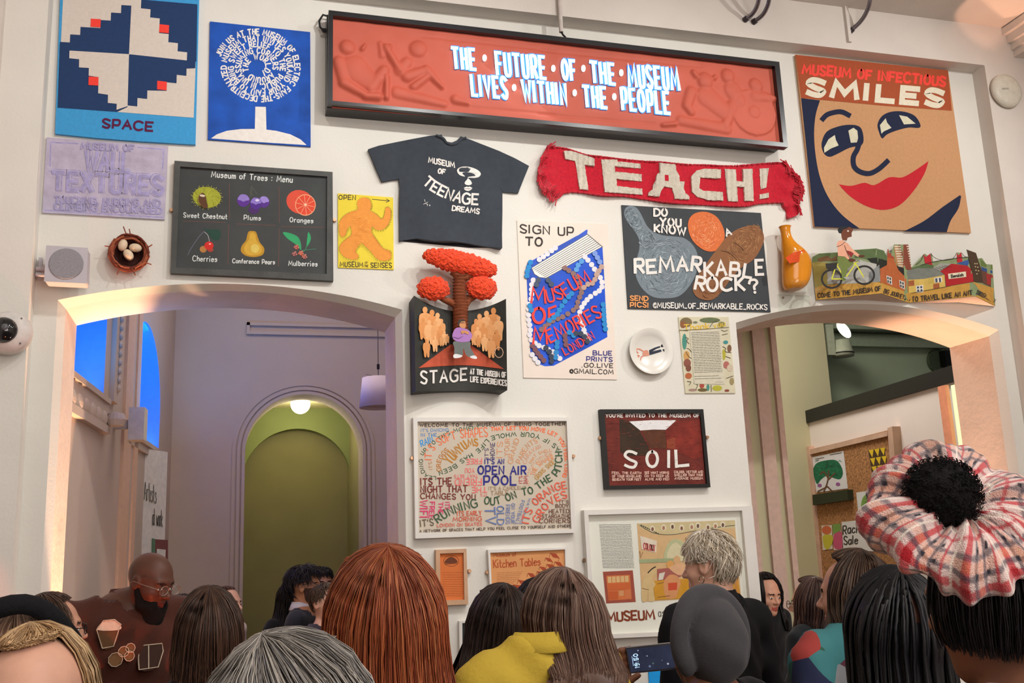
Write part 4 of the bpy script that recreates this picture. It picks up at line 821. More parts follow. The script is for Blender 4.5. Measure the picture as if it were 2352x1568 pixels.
# ---- book poster
k8=(1170,490,3.919)
o=art('book_poster','cream poster with a collaged blue book, lettered Sign Up To Museum of Memories','poster',(1300,690),.006)
board(o,'paper',[(68,62),(885,95),(970,1495),(128,1478)],.006,mat('#e6d8cc',.85,.03,8,name='cream_paper'),*k8)
I=Ink(*k8,.006); I.text('SIGN UP',92,172,582,200,70,14,INK,up=(0,-1)); I.text('TO',138,288,302,292,72,16,INK)
bk='#33307a'; I.text('BLUE',748,1272,925,1276,36,9,bk); I.text('PRINTS',690,1328,930,1334,38,9,bk); I.text('.GO.LIVE',650,1382,935,1388,36,8,INK); I.text('@GMAIL.COM',540,1436,938,1446,38,8,INK); I.done('lettering',o)
I=Ink(*k8,.006,rough=.35); I.kw={'spec':.6}
cov=[(150,475),(165,445),(600,205),(622,195),(695,145),(705,150),(700,185),(838,300),(850,500),(870,900),(882,1112),(740,1190),(400,1370),(320,1375),(240,1345),(190,1280),(170,900)]
I.poly(cov,mat('#1a4fc4',.3,.35,4,name='blue_foil')); 
I.poly([(200,490),(700,185),(838,300),(330,580),(270,575),(225,545)],'#e2dfda')
for i in range(10): t=i/9; I.line([(200+130*t,490+92*t),(700+135*t,188+112*t)],5,INK)
I.line([(200,490),(225,545),(270,575),(330,582)],5,INK); I.line([(700,185),(838,300)],6,INK); I.done('collaged_book',o)
rs=random.Random(5)
def dots(P,c,r,step):
    P=catmull(P,8); acc=0; last=np.array(P[0])
    for p in P:
        p=np.array(p)
        if np.linalg.norm(p-last)>=step or acc==0:
            I=None; DI.ell(p[0],p[1],r,r,c,n=14); last=p; acc=1
DI=Ink(*k8,.006,base=.0032)
wd='#dedbe0'
for P,c in (([(680,390),(740,460),(790,540),(830,600),(825,680),(740,740),(680,800),(640,870),(630,940),(665,1020),(680,1080),(730,1150)],wd),([(215,600),(200,650),(200,750),(175,830),(175,960),(190,1040),(185,1120),(250,1180),(320,1210),(400,1250),(430,1290),(465,1310)],wd),([(270,415),(320,380),(380,335),(440,290)],wd),([(205,1270),(240,1320),(270,1355)],wd),
 ([(500,490),(560,530),(620,580),(650,700),(620,780),(600,850),(480,930),(400,960),(330,1010),(280,1050)],'#8a6a66'),([(830,480),(780,560),(760,620),(700,640),(650,690)],'#b89a8c'),([(210,1190),(250,1250),(300,1310),(330,1350)],'#7a5258'),([(500,1100),(510,1180)],'#7a5258'),
 ([(770,360),(800,410),(825,455)],'#7a98d8'),([(650,430),(610,480),(600,540)],'#5a9ad8'),([(560,720),(500,790),(450,870),(420,920),(330,980)],'#2a86c8'),([(845,820),(850,900),(855,980),(865,1040)],'#2a86c8'),([(190,440),(160,530),(160,580)],'#2a86c8'),([(185,830),(200,880)],'#2a86c8'),([(430,1160),(425,1230),(415,1300)],'#2a86c8'),([(540,1070),(600,1110)],'#2a86c8'),([(330,1210),(370,1260),(380,1330)],'#3c4456'),([(350,600),(380,640)],'#4a5468'),([(260,600),(240,650)],'#4a5468'),([(600,1080),(660,1090),(720,1180)],'#3c4456')):
    dots(P,c,24,40)
DI.done('paper_dots',o)['kind']='stuff'
I=Ink(*k8,.006,base=.0075); rr='#f2453c'
def spell(t,pts,h1,h2,w,tb):
    I.text(t[0],*tb,h1,w,rr,up=(-.02,-1),jit=0); I.text(t[1:],*pts,h2,w*.75,rr,up=(0,-1),jit=0)
I.text('M',188,805,335,805,140,20,rr,up=(0,-1),jit=0); I.tpath('USEUM',[(345,800),(480,760),(600,680),(740,610)],112,15,rr,jit=0)
I.text('O',200,985,330,985,135,24,rr,up=(0,-1),jit=0); I.text('F',350,985,430,955,125,20,rr,up=(-.03,-1),jit=0)
I.text('M',205,1172,350,1172,145,20,rr,up=(0,-1),jit=0); I.tpath('EMORIES',[(365,1165),(520,1090),(680,1010),(840,920)],112,15,rr,jit=0)
I.tpath('LONDON',[(500,1278),(600,1225),(775,1120)],72,10,rr,jit=0); I.done('lettering',o)
# ---- rocks poster
k9=(1410,460,5.8077); DKG=mat('#3c4044',.7,.08,10,name='dark_slate_gouache')
o=art('rock_poster','dark poster of three gourd-like stones asking Do You Know a Remarkable Rock','poster',(1600,595),.008)
board(o,'panel',[(102,62),(1962,168),(2092,1490),(187,1445)],.008,DKG,*k9)
I=Ink(*k9,.008)
def scrib(cx,cy,rx,ry,n,cols,rot=0,inside=None,L=60):
    r_=random.Random(int(cx)); a=math.radians(rot)
    for i in range(n):
        t=r_.random()*6.28; r=math.sqrt(r_.random())*.93; u=rx*r*math.cos(t); v=ry*r*math.sin(t); x=cx+u*math.cos(a)-v*math.sin(a); y=cy+u*math.sin(a)+v*math.cos(a); an=t+1.57+r_.uniform(-.5,.5)+a; l=L*r_.uniform(.4,1)
        dx,dy=math.cos(an)*l/2,math.sin(an)*l/2; I.L-=.00006; I.L+=.000004; I.line([(x-dx,y-dy),(x+(r_.random()-.5)*12,y+(r_.random()-.5)*12),(x+dx,y+dy)],4,cols[i%len(cols)])
gour=[(215,72),(290,90),(350,160),(400,260),(450,350),(530,420),(650,465),(800,480),(930,500),(1040,580),(1110,700),(1120,850),(1080,1020),(980,1180),(860,1280),(700,1305),(530,1290),(400,1200),(310,1060),(280,900),(310,760),(340,640),(335,520),(270,400),(190,300),(140,200),(150,110)]
I.spoly(gour,'#76828a',3); g=['#9aa8b0','#b4c0c6','#5a666e','#8c9aa4','#4c565e']
scrib(690,880,400,400,420,g,L=90); scrib(440,530,110,130,90,g,L=80); scrib(270,260,90,190,110,g,rot=-28,L=60); I.done('grey_gourd_stone',o)
I=Ink(*k9,.008,base=.0028); I.spoly([(1160,152),(1260,160),(1360,210),(1430,300),(1475,420),(1470,530),(1420,630),(1330,680),(1220,670),(1110,600),(1030,500),(990,370),(1000,260),(1060,185)],'#d8703c',3); scrib(1230,415,215,240,260,['#ec9050','#f0a878','#c8542a','#e07a3c','#f2b890'],L=45); I.done('orange_pebble',o)
I=Ink(*k9,.008,base=.0034); I.spoly([(1850,335),(1930,355),(1990,430),(2000,540),(1940,680),(1850,800),(1700,900),(1560,1050),(1450,1200),(1340,1310),(1230,1330),(1110,1290),(1050,1190),(1090,1050),(1200,900),(1290,760),(1400,620),(1520,470),(1680,370)],'#8a5c3a',3); scrib(1750,580,330,190,280,['#a8784c','#6e4428','#b88a5c','#7c5232'],rot=-52,L=70); scrib(1310,1120,230,180,160,['#8a5434','#5a3420','#9c6a44'],rot=-45,L=70)
I.line([(1600,560),(1680,610),(1740,680)],6,'#4a2c1a',smooth=True); I.line([(1430,670),(1540,700),(1640,790)],6,'#4a2c1a',smooth=True); I.done('brown_oblong_stone',o)
I=Ink(*k9,.008,base=.0052); S=lambda t_,x0,y0,x1,y1,h,w_=26,**k:I.text(t_,x0,y0,x1,y1,h,w_,WH,**{**dict(up=(0,-1),jit=0,gap=.32),**k})
S('DO',525,205,722,208,92); S('YOU',605,330,905,350,95); S('KNOW',530,415,968,462,95); I.text('A',1492,480,1580,450,85,24,WH,jit=0)
I.tpath('REMAR',[(265,965),(440,960),(600,950),(800,935),(980,930),(1165,950)],178,40,WH,jit=.1,gap=.3); I.tpath('KABL',[(1195,1005),(1380,1000),(1560,995),(1720,1010),(1850,1030)],175,38,WH,jit=.1,gap=.3); I.text('E',1880,990,2012,985,190,38,WH,jit=0)
I.tpath('ROCK',[(1062,1180),(1250,1210),(1450,1205),(1760,1195)],170,38,WH,jit=.1,gap=.3); I.text('?',1800,1235,1940,1220,165,34,WH,jit=0)
I.text('@MUSEUM_OF_REMARKABLE_ROCKS',520,1430,2050,1455,66,14,WH,gap=.3,jit=.12)
I.text('SEND',212,1330,458,1340,56,15,'#f0a060',jit=.1); I.text('PICS!',212,1418,468,1425,60,15,'#f0a060',jit=.1); I.done('lettering',o)
# ---- yellow vase on clear shelf
k10=(1760,500,4.2764); vp=W(1826,590,-.09)
AMB=mat('#d8860c',.15,.06,8,name='amber_glaze',spec=.7)
o=art('amber_vase','glossy amber ceramic bottle vase with orange brush mark on a clear wall shelf','vase',(1826,650),.09)
yv=-.085; P=[(183,88,66),(183,100,58),(186,130,50),(200,200,52),(222,260,78),(260,320,118),(290,380,146),(300,450,160),(300,540,158),(290,620,145),(278,680,120),(268,705,80)]
q=MB(); prof=[]
ax0=W(1760+183/4.2764,500+88/4.2764,yv); ax1=W(1760+270/4.2764,500+705/4.2764,yv)
n_=36; vs=[]
for cx,cy,r in P:
    c_=W(1760+cx/4.2764,500+cy/4.2764,yv); r_=r/4.2764/400*1.02
    for j in range(n_): a=2*math.pi*j/n_; vs.append((c_[0]+r_*math.cos(a),c_[1]+r_*.5*math.sin(a) if False else c_[1]+min(r_,.078)*math.sin(a),c_[2]))
q.add(vs,[(i*n_+j,i*n_+(j+1)%n_,(i+1)*n_+(j+1)%n_,(i+1)*n_+j) for i in range(len(P)-1) for j in range(n_)],AMB); q.add(vs[-n_:],[tuple(range(n_))],AMB); q.add(vs[:n_],[tuple(range(n_))[::-1]],mat('#a85c0a',.3))
ob=q.build('glazed_body',o,True); sm=ob.modifiers.new('s','SUBSURF'); sm.levels=1; sm.render_levels=2
def vasemap(x,y,d):
    zx=(x-1760)*4.2764; zy=(y-500)*4.2764; cx=300; u=(zx-cx)/165; return W(x,y,yv-min(.078,.0965)*math.sqrt(max(.05,1-u*u))-.004-d)
I=Ink(*k10,vasemap); 
for i in range(7): I.line([(195+i*6,395+i*8),(260,350+i*14),(370+i*5,320+i*16),(425,380+i*6)][:3+(i%2)],12,'#d84a14'); 
I.done('brush_mark',o)
o=art('clear_shelf','clear acrylic wall bracket shelf carrying the amber vase','shelf',(1820,660),.09)
GL=glass_mat(); q=MB(); s0=W(1787,700,-.0)[0]; s1=W(1860,700,-.0)[0]; zs=ax1[2]-.012
q.box((s0,-.17,zs-.006),(s1,-.004,zs),GL); q.box((s0,-.008,zs-.16),(s1,-.002,zs),GL); q.box((s0,-.17,zs),(s1,-.166,zs+.05),GL); q.build('acrylic_sheet',o)
q=MB(); q.lathe([(0,-.004),(.006,-.004),(.007,0)],W(1799,683,-.009),mat('#9a8a80',.3,metal=.8),10,axis='y'); q.build('screw',o)
# ---- folded city artwork
cb_y=690
def citymap(x,y,d=0):
    l=.115; f=[1873-(689-y)*-.0,0]; xs=[1873+(y-689)*.12,2024+(y-674)*.105,2086+(y-696)*.11,2239+(y-680)*.12,2285+(y-703)*.14]; dep=[.005,CF1,.005,CF2,.01]
    return W(x,y,-(float(np.interp(x,xs,dep))+.004+d))
def solveY(px,py,z):
    best=min((abs(W(px,py,-t/500)[2]-z),t/500) for t in range(0,200)); return best[1]
zc=W(1873,690)[2]; CF1=solveY(2024,672,zc); CF2=solveY(2239,680,W(2285,703)[2])
CF1=min(max(CF1,.04),.16); CF2=min(max(CF2,.04),.16); print('CF',CF1,CF2)
o=art('folded_city_artwork','zigzag folded painted townscape with a cut-out cyclist riding past','artwork',(2080,620),.05)
def cpoly(I,P,m,n=5): 
    gridfill(I.mb,[(I.o[0]+x/I.o[2],I.o[1]+y/I.o[2]) for x,y in P],lambda x,y,d:citymap(x,y,I.L),m,14,2)
base=[(452,385),(520,350),(680,340),(860,315),(1080,300),(1160,325),(1185,400),(1195,310),(1225,355),(1255,260),(1300,262),(1395,262),(1430,515),(1430,485),(1555,350),(1600,380),(1625,345),(1640,430),(1870,395),(1870,340),(1915,345),(1930,390),(1985,385),(1965,310),(2060,345),(2075,400),(2120,395),(2160,455),(2222,460),(2250,868),(2050,770),(1400,835),(1130,742),(488,808),(455,440)]
CD=mat('#c8b088',.8,.1,name='painted_card')
def cityI(b): return Ink(*k10,citymap,base=b)
I=cityI(0); I.L=0
gridfill(I.mb,[(1760+x/4.2764,500+y/4.2764) for x,y in base],lambda x,y,d:citymap(x,y,0),mat('#8a9a70',.8,.15,name='painted_card'),40,4,thick=None)
n_=len(base); tmp=[(1760+x/4.2764,500+y/4.2764) for x,y in base]
I.mb.build('folded_card',o)
q=MB(); low=[(488,810),(1130,745),(1400,837),(2050,772),(2248,870)]; LP=[citymap(1760+x/4.2764,500+y/4.2764) for x,y in low]; LW=[np.array([p[0],-.001,p[2]]) for p in LP]
q.add(LP+LW,[(i,i+1,6+i,5+i) for i in range(4)],mat('#d8c8bc',.85,name='white_card')); q.build('underside_card',o)
def cp(P,c,b=.001,nm='painted_shape',w=None):
    I=cityI(b); cpoly(I,P,mat(c,.8,.1,30)); 
    if w: 
        for k in range(len(P)): I.L=b+.0006; I.line(chop([P[k],P[(k+1)%len(P)]],4)[:5] if False else [P[k],P[(k+1)%len(P)]],w,INK)
    return I.done(nm,o)
cp([(475,690),(560,660),(880,640),(1130,630),(1400,740),(1700,690),(2040,632),(2235,690),(2248,865),(2050,770),(1400,833),(1130,742),(490,806)],'#c99a48',.0008,'painted_road')
cp([(452,440),(480,430),(600,440),(600,650),(475,685)],'#9c8c48',.0008); cp([(455,385),(520,350),(700,345),(700,390),(500,430),(455,440)],'#6a7c50',.0009)
cp([(500,400),(600,372),(640,400),(690,372),(700,420),(510,430)],'#7a5a3c',.0012); cp([(860,320),(1080,302),(1150,320),(1185,380),(1185,420),(1100,440),(960,400),(870,390)],'#5c7048',.0010)
cp([(990,400),(1080,390),(1185,420),(1190,470),(1120,500),(1040,450)],'#2a2c26',.0013); cp([(600,650),(600,500),(850,420),(920,415),(1110,460),(1120,628),(870,645)],'#b8b8b2',.0014); cp([(1010,540),(1110,460),(1122,628),(1005,632)],'#8c9090',.0016)
cp([(1190,390),(1250,400),(1285,480),(1380,570),(1400,735),(1120,635),(1118,500),(1185,465)],'#b8653a',.0020,'painted_house'); cp([(1190,395),(1190,310),(1200,305),(1205,350),(1225,345),(1230,370),(1255,385),(1262,410)],'#a84a34',.0018)
cp([(1280,470),(1370,500),(1382,600),(1345,560),(1300,515)],'#2c2a2a',.0022)
for x,y in ((1180,565),(1305,610)):
    cp([(x,y),(x+52,y+18),(x+58,y+(96)),(x+8,y+(70))],'#dcd8d0',.0026,'painted_window')
    for a,b in ((8,12),(30,20),(10,45),(32,54)): cp([(x+a,y+b),(x+a+14,y+b+4),(x+a+15,y+b+28),(x+a+1,y+b+24)],'#3a4048',.003,'painted_pane')
cp([(1300,262),(1395,262),(1428,515),(1385,510),(1340,480),(1320,360)],'#8a4a38',.0018,'painted_tower'); cp([(1255,270),(1300,275),(1345,490),(1300,480),(1270,440)],'#b88a5a',.0019,'painted_tower')
for i in range(9):
    for x0,x1 in ((1258,1296),(1300,1318),(1378,1396)): 
        dx=i*5; cp([(x0+dx,275+i*24),(x1+dx,275+i*24),(x1+dx+1,287+i*24),(x0+dx+1,287+i*24)],'#e0d8c8',.0024,'painted_window')
cp([(1380,520),(1480,495),(1670,495),(1750,560),(1550,600),(1385,608)],'#7c8078',.0020,'painted_roof'); cp([(1395,608),(1750,560),(1758,678),(1400,745)],'#d6b862',.0018,'painted_house')
for P,c in (([(1395,620),(1452,612),(1455,665),(1400,672)],'#a8603a'),([(1640,650),(1700,640),(1702,690),(1642,700)],'#a8603a'),([(1540,660),(1545,730),(1475,735),(1470,668)],'#e8e4dc'),([(1650,590),(1725,580),(1728,630),(1655,638)],'#e8e4dc'),([(1590,595),(1640,592),(1642,640),(1592,645)],'#c8b058')): cp(P,c,.0024)
for x,y in ((1480,675),(1512,672),(1482,705),(1514,702),(1660,595),(1695,592),(1662,615),(1697,612)): cp([(x,y),(x+20,y-2),(x+21,y+18),(x+1,y+20)],'#4a5468',.003,'painted_pane')
cp([(1630,495),(1710,445),(1820,450),(1710,520),(1680,520)],'#a0a298',.0022,'painted_roof'); cp([(1710,525),(1820,450),(1975,470),(2030,520),(2050,625),(1765,675),(1755,560)],'#b0262a',.0020,'painted_warehouse'); cp([(1785,550),(1960,527),(1965,580),(1792,602)],'#e6dcc0',.003,'painted_sign')
cp([(1430,490),(1560,450),(1640,465),(1650,490),(1480,500),(1430,515)],'#5a7048',.0012); 
for P in ([(1545,360),(1570,385),(1610,350),(1632,465),(1560,450)],[(1870,345),(1890,370),(1915,335),(1928,430),(1875,440)]): cp(P,'#c02a34',.0016,'painted_bridge_pier')
cp([(1965,310),(2060,345),(2110,500),(2130,640),(2040,630),(2030,560)],'#4c3a2a',.0024,'painted_building'); cp([(2110,500),(2220,560),(2228,690),(2130,645)],'#6a4436',.0022,'painted_building'); cp([(1870,450),(1985,410),(1990,450),(1980,470)],'#3a5a98',.0012); cp([(2110,480),(2220,520),(2222,545),(2120,520)],'#2f4f8a',.0026); cp([(2160,540),(2225,565),(2228,660),(2170,650)],'#a83030',.0026); cp([(2100,400),(2160,455),(2222,460),(2222,510),(2110,470)],'#6a7c44',.0014)
I=cityI(.0034)
for P in ([(1465,465),(1520,420),(1545,360)],[(1612,350),(1660,395),(1730,415),(1830,400),(1870,345)],[(1918,345),(1950,380),(1985,385)],[(1520,465),(1650,430),(1870,395),(1985,385)]): I.line(P,5,INK,smooth=True)
for i in range(5): I.line([(1640+i*28,492-i*6),(1700+i*28,520-i*10)],3,INK)
I.line([(1395,745),(1758,678),(2050,630)],4,INK)
for x,y in ((2050,450),(2070,450),(2055,480),(2078,485),(2060,515),(2085,520),(2070,550)): I.ell(x,y,7,7,'#c8b890',n=8)
I.done('ink_outlines',o)
I=cityI(.0042); I.text('Bendish',1815,588,1940,572,26,7,INK,jit=0) if False else I.text('Benaish',1815,588,1940,572,28,7,INK,jit=0)
I.tpath('COME TO THE MUSEUM OF',[(505,785),(750,760),(1130,712)],42,9,INK,gap=.3); I.tpath('BIG JOURNEYS IT',[(1150,735),(1280,775),(1415,822)],40,7,INK,gap=.3); I.tpath('TO TRAVEL LIKE AN ANT',[(1430,822),(1700,795),(2030,755)],44,9,INK,gap=.3); I.tpath('THROUGH LONDON',[(2055,745),(2150,790),(2240,838)],40,6,INK,gap=.25); I.done('lettering',o)
# cyclist cut-out, stands proud of the card on its own layer
cyc=lambda x,y,d: W(x,y,-(CF1+.03+d))
o2=art('cyclist_cutout','flat painted cut-out of a cyclist in a peach hoodie on a yellow bicycle','artwork',(1944,600),CF1+.03)
def cy(P,c,b,nm,sp=True): J_=Ink(*k10,cyc,base=b); (J_.spoly(P,c,3) if sp else J_.poly(P,c)); return J_.done(nm,o2)
for cx,cy_ in ((643,600),(962,563)):
    J_=Ink(*k10,cyc,base=.001); J_.line([(cx+97*math.cos(t*.2618),cy_+88*math.sin(t*.2618)) for t in range(24)],20,'#2a2826',closed=True); J_.done('wheel',o2)
J_=Ink(*k10,cyc,base=.002); yl='#d2d23c'
for P in ([(645,600),(690,455),(880,450)],[(645,600),(770,600),(690,455)],[(770,600),(880,450),(955,580)],[(680,450),(720,505)],[(870,440),(900,430)]): J_.line(P,12,yl)
J_.done('bicycle_frame',o2)
cy([(580,450),(700,440),(690,500),(640,520),(590,500)],'#2c2a28',.003,'pannier',False)
cy([(700,380),(800,385),(850,420),(860,450),(800,500),(785,550),(780,620),(745,620),(735,500),(705,440)],'#6e7c40',.004,'trousers',False)
cy([(700,290),(690,260),(710,225),(750,220),(800,250),(850,310),(925,370),(905,385),(840,350),(800,330),(830,410),(810,415),(770,380),(705,375)],'#e0a488',.005,'hoodie',False)
cy([(740,195),(735,150),(720,110),(760,90),(820,90),(855,115),(838,150),(840,185),(800,195),(790,225),(750,220)],'#6e3c26',.006,'head_shape',False)
cy([(700,120),(715,92),(760,80),(820,88),(790,105),(755,115),(735,155),(712,150)],'#1e2024',.007,'hair_shape',False)
cy([(790,320),(830,330),(860,350),(835,390),(800,350)],'#8c2c2a',.0062,'bag_shape',False); cy([(810,405),(850,400),(880,420),(850,432),(818,425)],'#5a3020',.007,'hand_shape'); cy([(905,370),(950,365),(970,378),(930,392)],'#5a3020',.007,'hand_shape')
J_=Ink(*k10,cyc,base=.008); J_.line([(770,270),(790,330),(825,400)],4,INK,smooth=True); J_.line([(690,285),(740,265),(780,230)],4,INK,smooth=True); J_.ell(803,130,9,7,'#e8e4dc'); J_.line([(880,430),(910,415),(915,435)],5,'#5a5c60'); J_.ell(790,590,28,10,'#a8a8a4'); J_.done('ink_outlines',o2)
# ---- plate
k11=(1420,710,7.1267); o=art('china_plate','round white china plate painted with a reclining shirtless man','plate',(1491,809),.03)
WP=mat('#dcd8d0',.25,.02,8,name='white_china',spec=.5); c_=W(1420+515/7.1267,710+695/7.1267,-.012)
pr=(W(1420+875/7.1267,810,-.03)[0]-W(1420+155/7.1267,810,-.03)[0])/2
q=MB(); q.lathe([(0,-.010),(pr*.62,-.010),(pr*.70,-.018),(pr*.98,-.030),(pr,-.030),(pr*.99,-.026),(pr*.66,.0),(0,.004)],c_,WP,48,axis='y'); q.build('plate_body',o,True)
pm=lambda x,y,d:W(x,y,-.0235-d)
def PI(nm,P,c,b): J_=Ink(*k11,pm,base=b); J_.spoly(P,c,3); J_.done(nm,o)
I=Ink(*k11,pm,base=.0005); I.poly([(505,670),(600,625),(680,600),(690,625),(620,650),(560,690),(700,655),(712,690),(600,725),(515,750)],'#2a3040'); I.spoly([(695,600),(740,545),(765,550),(760,590),(725,620)],'#28262a'); I.spoly([(735,650),(790,665),(805,690),(780,698),(735,680)],'#28262a')
I.spoly([(400,710),(440,670),(480,672),(500,715),(510,750),(450,765),(410,760)],'#d09078'); I.line([(420,690),(350,650),(290,645),(300,690),(340,725)],18,'#d88a70'); I.line([(420,755),(380,780),(350,870),(325,800),(335,760)],18,'#d88a70'); I.ell(345,745,32,26,'#e4dcd0'); I.ell(330,760,22,14,'#c87c64'); I.done('painted_figure',o)
# ---- thank-you certificate
o=art('thank_you_card','small illustrated card with gold Thank you heading and typed letter','card',(1625,815),.008)
board(o,'card',[(985,125),(1805,125),(1922,1372),(1100,1375)],.008,mat('#cfc8ac',.7,.08,10,name='aged_card'),*k11)
I=Ink(*k11,.008); 
for x,y,rx,ry,c in ((1110,215,100,80,'#7a6a4a'),(1060,250,50,60,'#8a5a3c'),(1500,180,170,45,'#66704e'),(1260,215,40,20,'#7a7a60'),(1690,250,60,50,'#8a8452'),(1085,530,38,130,'#4a8a7c'),(1120,760,50,80,'#c89858'),(1130,880,60,70,'#8a5244'),(1150,960,45,60,'#7a4a3a'),(1150,1090,55,50,'#b0623c'),(1380,1320,80,28,'#6a5a34'),(1370,1250,40,40,'#a84a3c'),(1620,1290,80,45,'#b0ac38'),(1220,1320,70,20,'#a08078'),(1730,740,30,90,'#b0a838'),(1760,540,40,30,'#3f8a8c'),(1820,640,35,60,'#7a5a44'),(1770,910,50,60,'#b06a60'),(1830,960,50,60,'#c8b8a0'),(1860,1180,35,60,'#9a8a60'),(1470,1280,25,55,'#4a8a7c'),(1780,1330,40,20,'#8a4a3a')): I.ell(x,y,rx,ry,c)
for P in ([(1100,460),(1150,480),(1120,520),(1160,560)],[(1120,640),(1160,650),(1200,700)],[(1110,700),(1160,780),(1200,800)],[(1500,290),(1560,210),(1620,190)],[(1690,340),(1740,360),(1790,340)],[(1700,420),(1790,400)],[(1710,610),(1760,640),(1750,690),(1850,710)],[(1760,770),(1840,800)],[(1770,1130),(1880,1090)],[(1130,1180),(1190,1190),(1160,1240)],[(1270,1310),(1300,1240),(1240,1210)],[(1520,1240),(1525,1345)],[(1000,340),(1140,350)]): I.line(P,9,'#55483a',smooth=True)
I.line([(1000,345),(1400,325),(1810,295)],8,'#6a6440'); I.done('tree_drawings',o)
I=Ink(*k11,.008,rough=.4,base=.002); I.tpath('Thank',[(1075,345),(1280,330),(1500,310)],90,18,'#e0b844'); I.tpath('you',[(1560,305),(1760,270)],80,14,'#d8b83c'); I.done('lettering',o)
I=Ink(*k11,.008,base=.0026); I.poly([(1170,355),(1670,315),(1745,1225),(1245,1222)],'#cdc7b2'); r_=random.Random(2)
for i in range(27):
    y=385+i*27 if i<25 else 1100+(i-25)*40; x0=1195+i*2.2; x=x0
    while x<1195+455+i*2.2-(0 if i<25 else 60):
        l=r_.uniform(25,70); I.L-=.00006; I.line([(x,y-(x-x0)*.03),(min(x+l,1650+i*2.2),y-(x+l-x0)*.03)],7,'#8e897a'); x+=l+12
I.line([(1590,1190),(1720,1192)],6,'#8e897a'); I.done('typed_letter',o)['kind']='stuff'
# ---- being together frame
k12=(930,940,5.2268); o=art('wordy_frame','white framed multicolour hand-lettered poster about Being Together, below the stage box','picture',(1136,1098),.035)
FW=mat('#dedad4',.5,.03,6,name='white_lacquer'); PAP=mat('#cbbfae',.85,.03,8,name='buff_paper')
rails(o,[(100,95),(1985,95),(2050,1480),(127,1550)],[(152,145),(1942,138),(2000,1435),(168,1480)],.04,FW,*k12)
board(o,'paper',[(140,130),(1955,130),(2015,1445),(155,1495)],.02,PAP,*k12)
I=Ink(*k12,.02); dk='#3a2826'; gr='#3c5c40'; rd='#e86450'; or_='#ee7a52'; pk='#ee7a78'; bl_='#2c2c86'; bu='#4a8ac8'; br='#7a2e2a'; tn='#d89a70'; mg='#e83c78'; sb='#6a80b8'; bn='#6a4030'
T=lambda t_,x0,y0,x1,y1,h,w_,c,**k: I.text(t_,x0,y0,x1,y1,h,w_,c,**{**dict(gap=.3),**k})
T('WELCOME TO THE MUSEUM OF BEING TOGETHER',175,208,1925,192,38,8,dk,gap=.36)
T("IT'S DANCING",190,268,525,262,34,6,bu); T('IN THE',190,325,385,322,36,7,bu); T('RAIN',195,450,345,380,70,12,'#3a98dc',up=(-.3,-1))
I.tpath('LEADING UP TO THIS MOMENT',[(375,805),(300,795),(235,740),(215,640),(225,540),(300,465),(400,380),(520,310),(650,262),(900,240)],42,8,gr,gap=.36)
I.tpath("IT'S SOFT SHAPES",[(318,610),(330,520),(390,450),(500,390),(640,345),(800,335),(1000,320)],78,12,or_,gap=.28,h1=110); I.tpath('THAT LET YOU MOVE LET YOU FEEL LONG',[(1030,258),(1250,245),(1500,250),(1650,270),(1790,320),(1880,420),(1920,560),(1920,700),(1890,810)],42,12,or_,gap=.28)
I.tpath('LIFE HAS BEEN',[(910,400),(830,530),(700,620),(560,700),(420,745)],-1,7,gr) if False else None
I.tpath('AS IF YOUR WHOLE LIFE HAS BEEN',[(1870,480),(1800,410),(1700,345),(1600,300),(1400,272),(1250,280),(1100,305),(1000,340),(940,400),(850,490),(700,580),(560,680),(400,745)],48,9,gr,gap=.36)
I.tpath('GREGGS',[(435,740),(430,640),(465,560),(530,490)],48,9,'#c07a34'); I.tpath('YUMYUMS',[(555,665),(600,600),(680,520),(760,450),(885,430)],125,17,'#c0822e',gap=.25,h1=75); T("IT'S",330,720,318,625,34,6,'#c08a50')
T("IT'S",1002,585,1002,465,42,7,'#4a3a6a',up=(-1,0)); T('HOME',1078,585,1078,395,52,8,'#4a3a6a',up=(-1,0))
T("ITS",1165,580,1172,385,62,10,tn,up=(-1,0)); T('YOUR',1245,560,1262,345,55,8,tn,up=(-1,.05)); I.tpath('GRAND',[(1295,655),(1320,520),(1375,360)],58,9,tn); I.tpath('PARENTS',[(1385,655),(1430,560),(1490,460),(1600,390)],58,9,tn); I.tpath('CARAVAN',[(1455,655),(1510,540),(1640,455)],44,7,'#e0a484'); I.tpath('THAT SMELL',[(1515,660),(1580,560),(1680,520),(1765,500)],34,6,'#e0a070'); I.tpath('THE SIMMER',[(1560,800),(1600,700),(1680,640),(1790,590)],54,8,'#e89a68'); I.tpath('GROHS SHOE',[(1590,850),(1650,780),(1720,710),(1810,640)],50,8,'#c89a58'); I.tpath('IN MEMORIES',[(1500,910),(1490,800),(1530,690),(1650,580),(1770,545)],26,5,'#e0a886')
T('FREE',928,585,735,600,-62 if False else 60,10,pk,up=(0,1)) ; T('YOU',840,705,720,708,52,8,pk,up=(0,1)); T('THAT SETS',880,778,590,785,36,6,pk,up=(0,1)); T('FRIEND',925,830,600,835,78,12,pk,up=(0,1)); T('THE',990,930,800,935,62,11,pk,up=(0,1)); T("IT'S",985,1008,905,1010,32,5,pk,up=(0,1))
T("IT'S AN",955,652,1195,652,56,11,bl_); T('OPEN AIR',870,775,1462,778,96,18,bl_); T('POOL',940,905,1345,902,105,20,bl_); T("IT'S",1408,888,1408,795,36,6,'#c04048',up=(-1,0)); T('2AM',1468,895,1468,795,42,7,'#c04048',up=(-1,0))
T('ITS THE',185,905,568,895,76,13,br); T('NIGHT THAT',185,995,755,990,76,13,br); T('CHANGES YOU',185,1068,850,1082,62,11,br)
